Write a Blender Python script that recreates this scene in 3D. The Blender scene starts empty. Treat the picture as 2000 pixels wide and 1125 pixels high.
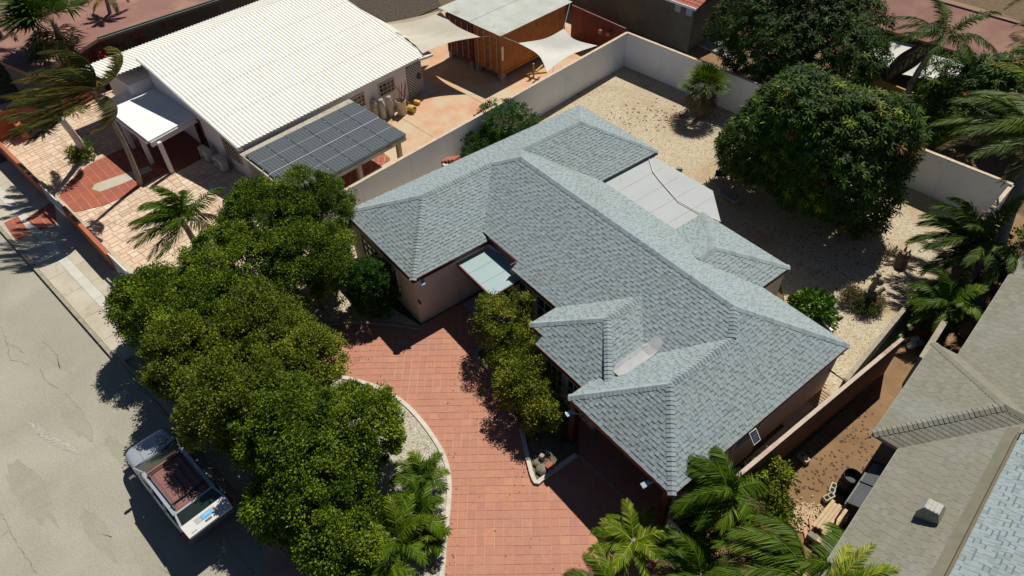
import bpy, math, random, zlib
import numpy as np
from mathutils import Vector, Matrix
SC = bpy.context.scene
COL = SC.collection
R = math.radians
# ---------------------------------------------------------------- camera
F_PX, YAW, PITCH, ROLL, CAMH = 1357.76, 2.48244457, 0.784604443, -0.0201968233, 22.0
def _basis():
    cp, sp = math.cos(PITCH), math.sin(PITCH)
    f = Vector((math.cos(YAW)*cp, math.sin(YAW)*cp, -sp))
    r = Vector((math.sin(YAW), -math.cos(YAW), 0))
    u = r.cross(f)
    c, s = math.cos(ROLL), math.sin(ROLL)
    return c*r+s*u, -s*r+c*u, f
CR, CU, CF = _basis()
cam_d = bpy.data.cameras.new('camera'); cam = bpy.data.objects.new('camera', cam_d); COL.objects.link(cam)
cam_d.sensor_width = 36; cam_d.lens = F_PX*36/2000; cam_d.clip_start = 0.5; cam_d.clip_end = 600
cam.matrix_world = Matrix(((CR.x, CU.x, -CF.x, 0), (CR.y, CU.y, -CF.y, 0), (CR.z, CU.z, -CF.z, CAMH), (0, 0, 0, 1)))
SC.camera = cam
SC.render.resolution_x, SC.render.resolution_y = 1024, 576
# ---------------------------------------------------------------- light
SUN_EL, SUN_AZ = R(56), R(114)
w = bpy.data.worlds.new('World'); SC.world = w; w.use_nodes = True
nt = w.node_tree; bg = nt.nodes['Background']
sky = nt.nodes.new('ShaderNodeTexSky'); sky.sky_type = 'NISHITA'; sky.sun_disc = False
sky.sun_elevation = SUN_EL; sky.sun_rotation = R(90)-SUN_AZ; sky.altitude = 1500; sky.air_density = 0.55; sky.dust_density = 0.4; sky.ozone_density = 0.6
nt.links.new(sky.outputs[0], bg.inputs[0]); bg.inputs[1].default_value = 0.062
sd = bpy.data.lights.new('sun', 'SUN'); sd.energy = 5.0; sd.angle = R(0.5); sd.color = (1, 0.945, 0.84)
so = bpy.data.objects.new('sun', sd); COL.objects.link(so)
sdir = Vector((math.cos(SUN_AZ)*math.cos(SUN_EL), math.sin(SUN_AZ)*math.cos(SUN_EL), math.sin(SUN_EL)))
so.rotation_euler = sdir.to_track_quat('Z', 'Y').to_euler(); so.location = (0, 0, 40)
SC.view_settings.view_transform = 'Standard'; SC.view_settings.look = 'None'
SC.view_settings.exposure = 0.0; SC.view_settings.gamma = 1.0; SC.view_settings.use_curve_mapping = False
SC.cycles.max_bounces = 6; SC.cycles.diffuse_bounces = 3; SC.cycles.glossy_bounces = 3
SC.cycles.transparent_max_bounces = 8; SC.cycles.use_denoising = True

def P(px, py, z=0.0):
    """world point of a surveyed photo point (2000 x 1125) at height z"""
    d = CF + CR*((px-1000)/F_PX) - CU*((py-562.5)/F_PX)
    t = (z-CAMH)/d.z
    return Vector((0, 0, CAMH)) + d*t
def proj(p):
    v = Vector(p)-Vector((0, 0, CAMH)); d = v.dot(CF)
    return 1000+F_PX*v.dot(CR)/d, 562.5-F_PX*v.dot(CU)/d, d
def vz(base, top, zb=0.0):
    """height of the point above base that shows at top"""
    q = P(*base, zb); best = (9e9, 0)
    for i in range(0, 1000):
        z = zb+i*0.012
        p = P(*top, z); e = (p-q).xy.length
        if e < best[0]: best = (e, z)
    return best[1]
# ---------------------------------------------------------------- materials
def lin(c):
    return tuple(((x/12.92) if x <= 0.04045 else ((x+0.055)/1.055)**2.4) for x in c)
MATS = {}
def mat(name, c1, c2=None, scale=2.0, detail=6.0, rough=0.8, bump=0.0, bscale=30.0, metal=0.0, spec=0.5,
        fine=0.0, fscale=40.0, c3=None, s3=0.5, lo=0.35, hi=0.65, lo3=0.5, hi3=0.7, transl=0.0, attr=None, emit=None, dist=0.0):
    if name in MATS: return MATS[name]
    m = bpy.data.materials.new(name); m.use_nodes = True; MATS[name] = m
    n = m.node_tree.nodes; l = m.node_tree.links; b = n['Principled BSDF']
    b.inputs['Roughness'].default_value = rough; b.inputs['Metallic'].default_value = metal
    b.inputs['Specular IOR Level'].default_value = spec
    geo = n.new('ShaderNodeNewGeometry')
    def noise(s, d=detail, ds=0.0):
        t = n.new('ShaderNodeTexNoise'); t.inputs['Scale'].default_value = s; t.inputs['Detail'].default_value = d
        t.inputs['Roughness'].default_value = 0.62; t.inputs['Distortion'].default_value = ds
        l.new(geo.outputs['Position'], t.inputs['Vector']); return t
    def ramp(src, a, z):
        r = n.new('ShaderNodeMapRange'); r.inputs[1].default_value = a; r.inputs[2].default_value = z
        l.new(src, r.inputs[0]); return r.outputs[0]
    def mix(fac, a, bb, mode='MIX'):
        x = n.new('ShaderNodeMix'); x.data_type = 'RGBA'; x.blend_type = mode
        if isinstance(fac, (int, float)): x.inputs[0].default_value = fac
        else: l.new(fac, x.inputs[0])
        for s, v in ((6, a), (7, bb)):
            if isinstance(v, tuple): x.inputs[s].default_value = (*v, 1)
            else: l.new(v, x.inputs[s])
        return x.outputs[2]
    col = c1
    if attr:
        a = n.new('ShaderNodeAttribute'); a.attribute_name = attr
        col = mix(a.outputs['Fac'], c1, c2)
        if c3:
            col = mix(ramp(a.outputs['Fac'], lo3, hi3), col, c3)
    elif c2:
        col = mix(ramp(noise(scale, detail, dist).outputs[0], lo, hi), c1, c2)
    if c3 and not attr:
        col = mix(ramp(noise(s3, 5).outputs[0], lo3, hi3), col, c3)
    if fine:
        f = ramp(noise(fscale, 3).outputs[0], 0.3, 0.7)
        mr = n.new('ShaderNodeMapRange'); mr.inputs[3].default_value = 1-fine; mr.inputs[4].default_value = 1+fine
        l.new(f, mr.inputs[0])
        vm = n.new('ShaderNodeVectorMath'); vm.operation = 'SCALE'
        if isinstance(col, tuple):
            vm.inputs[0].default_value = col
        else: l.new(col, vm.inputs[0])
        l.new(mr.outputs[0], vm.inputs['Scale']); col = vm.outputs[0]
    if isinstance(col, tuple): b.inputs['Base Color'].default_value = (*col, 1)
    else: l.new(col, b.inputs['Base Color'])
    if bump:
        bn = n.new('ShaderNodeBump'); bn.inputs['Strength'].default_value = bump; bn.inputs['Distance'].default_value = 0.02
        l.new(noise(bscale, 4).outputs[0], bn.inputs['Height']); l.new(bn.outputs[0], b.inputs['Normal'])
    if transl:
        tr = n.new('ShaderNodeBsdfTranslucent'); ms = n.new('ShaderNodeMixShader'); ms.inputs[0].default_value = transl
        if isinstance(col, tuple): tr.inputs[0].default_value = (*col, 1)
        else: l.new(col, tr.inputs[0])
        l.new(b.outputs[0], ms.inputs[1]); l.new(tr.outputs[0], ms.inputs[2])
        l.new(ms.outputs[0], n['Material Output'].inputs[0])
    return m
def pebbles(name, base, dark, light, soil, cell=22.0, soilscale=0.35, lo=0.55, hi=0.72):
    """gravel: small stones of varied tone, bare soil showing in patches"""
    if name in MATS: return MATS[name]
    m = bpy.data.materials.new(name); m.use_nodes = True; MATS[name] = m
    n = m.node_tree.nodes; l = m.node_tree.links; b = n['Principled BSDF']; b.inputs['Roughness'].default_value = 0.95
    b.inputs['Specular IOR Level'].default_value = 0.2
    geo = n.new('ShaderNodeNewGeometry')
    v = n.new('ShaderNodeTexVoronoi'); v.inputs['Scale'].default_value = cell; l.new(geo.outputs['Position'], v.inputs['Vector'])
    sep = n.new('ShaderNodeSeparateColor'); l.new(v.outputs['Color'], sep.inputs[0])
    cr = n.new('ShaderNodeValToRGB'); e = cr.color_ramp.elements
    e[0].position = 0.0; e[0].color = (*dark, 1); e[1].position = 1; e[1].color = (*light, 1)
    x = e.new(0.25); x.color = (*base, 1); x = e.new(0.75); x.color = (*[c*1.08 for c in base], 1)
    l.new(sep.outputs[0], cr.inputs[0])
    def nz(s, d=6):
        t = n.new('ShaderNodeTexNoise'); t.inputs['Scale'].default_value = s; t.inputs['Detail'].default_value = d
        t.inputs['Roughness'].default_value = 0.6; l.new(geo.outputs['Position'], t.inputs['Vector']); return t
    mr = n.new('ShaderNodeMapRange'); mr.inputs[1].default_value = lo; mr.inputs[2].default_value = hi
    l.new(nz(soilscale).outputs[0], mr.inputs[0])
    mx = n.new('ShaderNodeMix'); mx.data_type = 'RGBA'; l.new(mr.outputs[0], mx.inputs[0])
    l.new(cr.outputs[0], mx.inputs[6])
    sm = n.new('ShaderNodeMix'); sm.data_type = 'RGBA'; sm.inputs[0].default_value = 0.55
    l.new(cr.outputs[0], sm.inputs[6]); sm.inputs[7].default_value = (*soil, 1)
    l.new(sm.outputs[2], mx.inputs[7])
    # sparse dark litter
    mr2 = n.new('ShaderNodeMapRange'); mr2.inputs[1].default_value = 0.66; mr2.inputs[2].default_value = 0.74
    l.new(nz(5.5, 8).outputs[0], mr2.inputs[0])
    m2 = n.new('ShaderNodeMix'); m2.data_type = 'RGBA'; l.new(mr2.outputs[0], m2.inputs[0]); l.new(mx.outputs[2], m2.inputs[6])
    m2.inputs[7].default_value = (*[c*0.35 for c in soil], 1)
    l.new(m2.outputs[2], b.inputs['Base Color'])
    bn = n.new('ShaderNodeBump'); bn.inputs['Strength'].default_value = 0.7; bn.inputs['Distance'].default_value = 0.03
    bn.invert = True; l.new(v.outputs['Distance'], bn.inputs['Height']); l.new(bn.outputs[0], b.inputs['Normal'])
    return m
# ---------------------------------------------------------------- mesh helpers
ORG = {}
class MB:
    def __init__(self): self.v = []; self.f = []; self.m = []
    def add(self, vs, fs, m=0):
        o = len(self.v); self.v += [tuple(x) for x in vs]
        for f in fs: self.f.append(tuple(i+o for i in f)); self.m.append(m)
        return self
    def prism(self, poly, z0, z1, m=0, mtop=None):
        n = len(poly); a = sum(poly[i][0]*poly[(i+1) % n][1]-poly[(i+1) % n][0]*poly[i][1] for i in range(n))
        if a < 0: poly = poly[::-1]
        vs = [(p[0], p[1], z0) for p in poly]+[(p[0], p[1], z1) for p in poly]
        self.add(vs, [tuple(range(n-1, -1, -1))]+[(i, (i+1) % n, (i+1) % n+n, i+n) for i in range(n)], m)
        self.add(vs[n:], [tuple(range(n))], m if mtop is None else mtop); return self
    def slab(self, pts, t, m=0):
        """planar polygon given by its top face, thickened downwards along its normal"""
        pts = [Vector(p) for p in pts]; nrm = (pts[1]-pts[0]).cross(pts[2]-pts[1]).normalized()
        if nrm.z < 0: pts = pts[::-1]; nrm = -nrm
        n = len(pts); vs = pts+[p-nrm*t for p in pts]
        return self.add(vs, [tuple(range(n)), tuple(range(2*n-1, n-1, -1))]+[(i, i+n, (i+1) % n+n, (i+1) % n) for i in range(n)], m)
    def box(self, c, s, rz=0.0, m=0, M=None):
        c = Vector(c); h = Vector(s)/2; q = M or Matrix.Rotation(rz, 3, 'Z')
        vs = [c+q@Vector((x*h.x, y*h.y, z*h.z)) for z in (-1, 1) for (x, y) in ((-1, -1), (1, -1), (1, 1), (-1, 1))]
        return self.add(vs, [(3, 2, 1, 0), (4, 5, 6, 7), (0, 1, 5, 4), (1, 2, 6, 5), (2, 3, 7, 6), (3, 0, 4, 7)], m)
    def beam(self, a, b, w, h, m=0, up=(0, 0, 1)):
        a = Vector(a); b = Vector(b); d = (b-a); L = d.length
        if L < 1e-6: return self
        d.normalize(); s = d.cross(Vector(up))
        if s.length < 1e-3: s = d.cross(Vector((1, 0, 0)))
        s.normalize(); u = s.cross(d)
        return self.box((a+b)/2, (L, w, h), M=Matrix((d, s, u)).transposed(), m=m)
    def wall(self, path, z0, z1, t, closed=False, m=0):
        n = len(path); rng = range(n if closed else n-1)
        for i in rng:
            a = Vector((*path[i][:2], 0)); b = Vector((*path[(i+1) % n][:2], 0)); d = (b-a).normalized()
            self.beam(a+Vector((0, 0, (z0+z1)/2))-d*(t/2-0.002*(i % 3)), b+Vector((0, 0, (z0+z1)/2))+d*(t/2-0.002*(i % 3)), t-0.003*(i % 2), z1-z0-0.004*(i % 2), m)
        return self
    def tube(self, path, rad, n=8, m=0, cap=True, seg=None):
        pts = [Vector(p) for p in path]; k = len(pts)
        if isinstance(rad, (int, float)): rad = [rad]*k
        vs = []; side = None
        for i, p in enumerate(pts):
            d = (pts[min(i+1, k-1)]-pts[max(i-1, 0)]).normalized()
            if side is None:
                side = d.cross(Vector((0, 0, 1)))
                if side.length < 1e-3: side = Vector((1, 0, 0))
            side = (side-d*side.dot(d)).normalized(); up = side.cross(d)
            for j in range(n):
                a = 2*math.pi*j/n; vs.append(p+(side*math.cos(a)+up*math.sin(a))*rad[i])
        fs = [(i*n+j, (i+1)*n+j, (i+1)*n+(j+1) % n, i*n+(j+1) % n) for i in range(k-1) for j in range(n)]
        if cap: fs += [tuple(range(n)), tuple(range(k*n-1, (k-1)*n-1, -1))]
        return self.add(vs, fs, m)
    def lathe(self, c, prof, n=14, m=0):
        c = Vector(c); vs = []; k = len(prof)
        for r, z in prof:
            for j in range(n): a = 2*math.pi*j/n; vs.append(c+Vector((r*math.cos(a), r*math.sin(a), z)))
        fs = [(i*n+j, i*n+(j+1) % n, (i+1)*n+(j+1) % n, (i+1)*n+j) for i in range(k-1) for j in range(n)]
        fs += [tuple(range(n-1, -1, -1)), tuple(range((k-1)*n, k*n))]
        return self.add(vs, fs, m)
    def grid(self, fn, nu, nv, m=0, thick=0.0):
        top = [Vector(fn(i/nu, j/nv)) for j in range(nv+1) for i in range(nu+1)]
        fs = [(j*(nu+1)+i, j*(nu+1)+i+1, (j+1)*(nu+1)+i+1, (j+1)*(nu+1)+i) for j in range(nv) for i in range(nu)]
        self.add(top, fs, m)
        if thick:
            self.add([p-Vector((0, 0, thick)) for p in top], [f[::-1] for f in fs], m)
        return self
    def build(self, name, mats, parent=None, label=None, cat=None, group=None, kind=None, smooth=False, bevel=0.0):
        me = bpy.data.meshes.new(name); mats = mats if isinstance(mats, (list, tuple)) else [mats]
        o = bpy.data.objects.new(name, me)
        if parent is not None: org = ORG[parent]
        else:
            a = np.array(self.v); org = Vector(((a[:, 0].min()+a[:, 0].max())/2, (a[:, 1].min()+a[:, 1].max())/2, a[:, 2].min()))
        ORG[o] = org
        me.from_pydata([(x-org[0], y-org[1], z-org[2]) for x, y, z in self.v], [], self.f)
        for mt in mats: me.materials.append(mt)
        if len(mats) > 1: me.polygons.foreach_set('material_index', self.m)
        if smooth: me.polygons.foreach_set('use_smooth', [True]*len(me.polygons))
        me.update(); COL.objects.link(o)
        if parent is not None: o.parent = parent
        else: o.location = org
        if bevel:
            b = o.modifiers.new('bevel', 'BEVEL'); b.width = bevel; b.segments = 2; b.limit_method = 'ANGLE'
        tag(o, label, cat, group, kind); return o
def tag(o, label=None, cat=None, group=None, kind=None):
    if label: o['label'] = label
    if cat: o['category'] = cat
    if group: o['group'] = group
    if kind: o['kind'] = kind
    return o
def thing(name, label, cat, loc=(0, 0, 0), group=None):
    o = bpy.data.objects.new(name, None); COL.objects.link(o); o.location = loc; ORG[o] = Vector(loc)
    o.empty_display_size = 0.3; return tag(o, label, cat, group)
def copy_thing(root, loc, rz, label, scale=1.0):
    r = root.copy(); COL.objects.link(r); r.location = loc; r.rotation_euler = (0, 0, rz); r.scale = (scale,)*3; r['label'] = label
    for ch in list(root.children):
        c = ch.copy(); COL.objects.link(c); c.parent = r
        for g in list(ch.children):
            d = g.copy(); COL.objects.link(d); d.parent = c
    return r
def clip(poly, cl):
    """clip polygon by a convex ccw polygon (both 2d)"""
    out = list(poly); n = len(cl)
    for i in range(n):
        a = cl[i]; b = cl[(i+1) % n]; inp = out; out = []
        if not inp: return []
        def side(p): return (b[0]-a[0])*(p[1]-a[1])-(b[1]-a[1])*(p[0]-a[0])
        for j in range(len(inp)):
            p = inp[j]; q = inp[(j+1) % len(inp)]; sp, sq = side(p), side(q)
            if sp >= 0: out.append(p)
            if (sp > 1e-9 and sq < -1e-9) or (sp < -1e-9 and sq > 1e-9):
                t = sp/(sp-sq); out.append((p[0]+(q[0]-p[0])*t, p[1]+(q[1]-p[1])*t))
    return out
def area(p): return 0.5*sum(p[i][0]*p[(i+1) % len(p)][1]-p[(i+1) % len(p)][0]*p[i][1] for i in range(len(p)))
def ccw(p): return list(p) if area(p) > 0 else list(p)[::-1]
def inpoly(x, y, poly):
    c = False; n = len(poly); j = n-1
    for i in range(n):
        if ((poly[i][1] > y) != (poly[j][1] > y)) and x < (poly[j][0]-poly[i][0])*(y-poly[i][1])/(poly[j][1]-poly[i][1])+poly[i][0]: c = not c
        j = i
    return c
def pieces(parent, name, items, mats, nmax=300, plural=None):
    """items: (verts, faces, material index). The ones that show largest become parts, the rest one stuff part."""
    sc = []
    for k, (vs, fs, m) in enumerate(items):
        c = [sum(v[i] for v in vs)/len(vs) for i in range(3)]; x, y, d = proj(c)
        e = max((Vector(v)-Vector(c)).length for v in vs)
        vis = 1.0 if (-10 < x < 2010 and -10 < y < 1135) else 0.02
        sc.append((-vis*e/d, k))
    sc.sort(); keep = {k for _, k in sc[:nmax]}; rest = MB(); org = ORG[parent]; cache = {}
    for k, (vs, fs, m) in enumerate(items):
        if k in keep:
            c = Vector(vs[0]); key = (m, tuple(round(x, 3) for v in vs for x in (Vector(v)-c)))
            me = cache.get(key)
            if me is None:
                me = bpy.data.meshes.new(name); me.from_pydata([tuple(Vector(v)-c) for v in vs], [], fs); me.materials.append(mats[m]); cache[key] = me
            o = bpy.data.objects.new(name, me); COL.objects.link(o); o.parent = parent; o.location = c-org
        else: rest.add(vs, fs, m)
    if rest.v: rest.build(plural or name+'_field', mats, parent, kind='stuff')
def prism_item(poly, z0, z1, m):
    b = MB(); b.prism(poly, z0, z1); return (b.v, b.f, m)
def rotgrid(u, v, o, a):
    return (o[0]+u*math.cos(a)-v*math.sin(a), o[1]+u*math.sin(a)+v*math.cos(a))
def xy(*pts, z=0.0): return [tuple(P(x, y, z).xy) for x, y in pts]
AX = R(98)        # direction of the property lines
# ================================================================ GROUND, STREET, PAVINGS
M_dirt = mat('soil', (0.20, 0.115, 0.055), (0.27, 0.165, 0.085), scale=0.8, fine=0.16, fscale=25, rough=0.95, bump=0.5, bscale=20, c3=(0.12, 0.085, 0.05), s3=2.0, lo3=0.6, hi3=0.75)
M_litter = mat('leaf_litter', (0.10, 0.065, 0.035), (0.17, 0.11, 0.06), scale=6, fine=0.3, fscale=30, rough=0.95, bump=0.8, bscale=25)
b = MB(); b.add([(-400, -400, -0.06), (400, -400, -0.06), (400, 400, -0.06), (-400, 400, -0.06)], [(0, 1, 2, 3)])
b.build('ground', M_litter, label='brown soil with dry leaf litter under and around the gardens', kind='structure')
M_road = mat('road', (0.305, 0.292, 0.235), (0.345, 0.328, 0.268), scale=0.45, fine=0.15, fscale=16, rough=0.92, bump=0.35, bscale=60, dist=0.8, c3=(0.40, 0.385, 0.325), s3=0.22, lo3=0.5, hi3=0.75)
K0 = P(0, 451).xy; K1 = P(587, 1120).xy; kd = (K1-K0).normalized(); kn = Vector((-kd.y, kd.x))
KD = Vector((kd.x, kd.y, 0)); KN = Vector((kn.x, kn.y, 0)); KO = Vector((K0.x, K0.y, 0))
def K(s, t, z=0.0): return KO+KD*s+KN*t+Vector((0, 0, z))
b = MB(); b.prism([K(-60, -16).xy[:], K(90, -16).xy[:], K(90, 0).xy[:], K(-60, 0).xy[:]], -0.05, 0.0)
road = b.build('road', M_road, label='pale sun-bleached street with thin cracks along the kerb', kind='structure')
# cracks and stains as thin filled seams in the road
M_crack = mat('road_crack', (0.17, 0.13, 0.09), (0.22, 0.17, 0.11), rough=1)
M_paint = mat('white_scuff', (0.44, 0.43, 0.38), (0.37, 0.355, 0.30), scale=9, lo=0.45, hi=0.55, rough=0.9)
rn = random.Random(5)
def seam(pts, w0, w1, z, jit, bb):
    path = []
    for i in range(len(pts)-1):
        a = P(*pts[i]); c = P(*pts[i+1]); n = max(3, int((c-a).length/0.12))
        for k in range(n): path.append(a.lerp(c, k/n)+Vector((rn.gauss(0, jit), rn.gauss(0, jit), 0)))
    for i in range(len(path)-1):
        a, c = path[i], path[i+1]; s = Vector((-(c-a).y, (c-a).x, 0)).normalized(); u = rn.uniform(w0, w1)
        bb.add([a-s*u+Vector((0, 0, z)), c-s*u+Vector((0, 0, z)), c+s*u+Vector((0, 0, z)), a+s*u+Vector((0, 0, z))], [(0, 1, 2, 3)])
b = MB()
for pts in ([(0, 630), (12, 668), (50, 690)], [(12, 668), (18, 700), (60, 715)], [(85, 665), (115, 700)], [(80, 720), (88, 742), (118, 760)], [(125, 768), (140, 782), (160, 800)],
            [(0, 1003), (20, 1035), (45, 1080), (75, 1125)], [(20, 1035), (0, 1050)], [(435, 1040), (470, 1090), (500, 1125)]):
    seam(pts, 0.003, 0.012, 0.0045, 0.03, b)
b.build('road_crack', M_crack, road, label='thin branching brown cracks')
b = MB(); [seam([(50+k*3, 822+k*2), (90, 843+k*3), (130, 868+k*2), (158, 888)], 0.004, 0.03, 0.004+0.0008*k, 0.05, b) for k in range(6)]
b.build('scuff_mark', M_paint, road, label='worn whitish drag mark on the asphalt')
st_ = random.Random(14); b = MB()
for cx, cy, r_, n_ in ((150, 820, 0.55, 9), (60, 960, 0.8, 8), (190, 1040, 0.5, 7), (230, 880, 0.4, 6), (110, 690, 0.6, 8), (300, 1100, 0.6, 8)):
    c_ = P(cx, cy); k_ = 22; ph = st_.random()*6; pts_ = [c_+KD*(r_*2.2*math.cos(2*math.pi*i/k_)*(1+0.25*math.sin(3*i+ph)+st_.uniform(-.12, .12)))+KN*(r_*0.6*math.sin(2*math.pi*i/k_)*(1+st_.uniform(-.2, .2)))+Vector((0, 0, 0.002+0.0003*n_)) for i in range(k_)]
    b.add(pts_+[c_+Vector((0, 0, 0.002+0.0003*n_))], [(i, (i+1) % k_, k_) for i in range(k_)])
b.build('faint_stain', mat('road_stain', (0.285, 0.272, 0.215), (0.325, 0.308, 0.25), scale=1.5, fine=0.15, fscale=16, rough=0.9), road, kind='stuff')
M_conc = mat('concrete', (0.42, 0.38, 0.29), (0.50, 0.46, 0.37), scale=0.7, fine=0.1, fscale=20, rough=0.9, bump=0.2, bscale=40, c3=(0.22, 0.18, 0.12), s3=1.3, lo3=0.58, hi3=0.8)
M_kerb = mat('kerb_concrete', (0.37, 0.33, 0.25), (0.27, 0.24, 0.18), scale=2.5, rough=0.9, fine=0.12, bump=0.3)
M_cpale = mat('pale_concrete', (0.58, 0.56, 0.50), (0.50, 0.48, 0.42), scale=1.5, rough=0.85, fine=0.06)
kerb = thing('kerb', 'low concrete street kerb split into short blocks', None, tuple(K(12, 0))); tag(kerb, kind='structure')
it = []
for i in range(40):
    s = -8+i*1.0; bb = MB(); bb.box(K(s+0.49, 0.07, 0.05), (0.985, 0.15, 0.13+0.006*rn.random()), math.atan2(kd.y, kd.x)); it.append((bb.v, bb.f, 0))
pieces(kerb, 'kerb_stone', it, [M_kerb])
# sidewalk slabs between kerb and front walls
walk = thing('sidewalk', 'concrete sidewalk of large weathered slabs beside the street', None, tuple(K(12, 1))); tag(walk, kind='structure')
it = []; s = -6.0
while s < 30:
    L = rn.uniform(1.5, 2.4); g = 0.015
    it.append(prism_item([K(s, 0.16).xy[:], K(s+L-g, 0.16).xy[:], K(s+L-g, 0.98).xy[:], K(s, 0.98).xy[:]], -0.04, 0.085, 0))
    if s < 14: it.append(prism_item([K(s, 1.42).xy[:], K(s+L-g, 1.42).xy[:], K(s+L-g, 3.1).xy[:], K(s, 3.1).xy[:]], -0.04, 0.085, 0))
    s += L
pieces(walk, 'slab', it, [M_conc])
it = []
s = -6
while s < 14:
    it.append(prism_item([K(s, 0.99).xy[:], K(s+1.79, 0.99).xy[:], K(s+1.79, 1.41).xy[:], K(s, 1.41).xy[:]], -0.04, 0.09, 0)); s += 1.8
pieces(walk, 'gutter_strip', it, [M_cpale])
# tiles
TT = [mat('tile_%d' % i, c, c2, scale=1.3, fine=0.09, fscale=14, rough=0.75, bump=0.08, c3=(0.35, 0.18, 0.135), s3=0.5, lo3=0.6, hi3=0.8) for i, (c, c2) in enumerate([
    ((0.43, 0.19, 0.122), (0.405, 0.174, 0.112)), ((0.445, 0.203, 0.13), (0.42, 0.182, 0.12)), ((0.415, 0.175, 0.117), (0.43, 0.187, 0.125)),
    ((0.395, 0.165, 0.118), (0.41, 0.178, 0.124)), ((0.48, 0.22, 0.13), (0.45, 0.195, 0.12))])]
TR = [mat('redtile_%d' % i, c, c2, scale=3.0, fine=0.08, rough=0.7) for i, (c, c2) in enumerate([((0.34, 0.085, 0.045), (0.38, 0.10, 0.055)), ((0.31, 0.075, 0.045), (0.35, 0.09, 0.05)), ((0.29, 0.08, 0.06), (0.33, 0.09, 0.06))])]
M_grout = mat('grout', (0.58, 0.39, 0.28), (0.38, 0.20, 0.14), scale=0.6, rough=0.95, fine=0.1)
M_groutB = mat('pale_grout', (0.50, 0.34, 0.22), (0.42, 0.25, 0.16), scale=1.2, rough=0.95)
def tile_field(parent, region, size, ang, z0, z1, mats, weights, gap=0.012, off=0.0, name='tile', seed=1, jit=0.0):
    region = ccw(region); rr = random.Random(seed); o = region[0]
    ca, sa = math.cos(ang), math.sin(ang)
    us = [(p[0]-o[0])*ca+(p[1]-o[1])*sa for p in region]; vs = [-(p[0]-o[0])*sa+(p[1]-o[1])*ca for p in region]
    it = []
    for j in range(int(min(vs)//size)-1, int(max(vs)//size)+2):
        sh = off*(j % 2)*size
        for i in range(int(min(us)//size)-2, int(max(us)//size)+2):
            g = gap*rr.uniform(0.5, 1.4); q = [(i*size+g+sh, j*size+g), ((i+1)*size-g+sh, j*size+g), ((i+1)*size-g+sh, (j+1)*size-g), (i*size+g+sh, (j+1)*size-g)]
            c = clip(region, [rotgrid(u, v, o, ang) for u, v in q])
            if len(c) < 3 or abs(area(c)) < 0.006: continue
            it.append(prism_item(c, z0, z1+rr.uniform(-jit, jit), rr.choices(range(len(mats)), weights)[0]))
    pieces(parent, name, it, mats)
# apron tiles on the sidewalk
for reg, nm in ((((52, 431), (108, 393), (112, 437), (80, 453)), 'inner'), (((10, 438), (37, 425), (61, 460), (34, 474)), 'outer')):
    pts = xy(*reg); c = Vector((sum(p[0] for p in pts)/4, sum(p[1] for p in pts)/4, 0.085))
    t = thing('tiled_apron', 'red square tiles laid in the sidewalk '+('before the white driveway gate' if nm == 'inner' else 'in a small patch against the kerb'), None, tuple(c)); tag(t, kind='structure')
    b = MB(); b.prism(pts, 0.02, 0.095); b.build('grout_bed', M_groutB, t)
    tile_field(t, pts, 0.40, AX+R(-2), 0.08, 0.102, TR, (5, 3, 2), gap=0.014, seed=3)
# neighbour front yard: stone paving with a red tile driveway set in it
YB = xy((0, 205), (60, 190), (165, 150), (330, 250), (420, 260), (500, 330), (640, 400), (680, 420), (560, 560), (258, 548), (130, 440), (5, 300), (-60, 240))
M_stone = [mat('flagstone_%d' % i, c, c2, scale=1.6, fine=0.14, fscale=14, rough=0.85, bump=0.2, bscale=18, c3=(0.40, 0.25, 0.16), s3=0.8, lo3=0.56, hi3=0.72) for i, (c, c2) in enumerate([
    ((0.66, 0.53, 0.40), (0.60, 0.46, 0.34)), ((0.69, 0.57, 0.44), (0.62, 0.49, 0.36)), ((0.62, 0.48, 0.35), (0.56, 0.42, 0.30)), ((0.56, 0.40, 0.29), (0.60, 0.45, 0.33))])]
M_joint = mat('stone_joint', (0.54, 0.40, 0.29), (0.46, 0.33, 0.23), scale=2, rough=0.95)
yb = thing('paved_yard', 'beige crazy stone paving of the front yard behind the terracotta wall', None, tuple(P(150, 380))); tag(yb, kind='structure')
b = MB(); b.prism(YB, -0.05, 0.015); b.build('mortar_bed', M_joint, yb)
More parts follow.
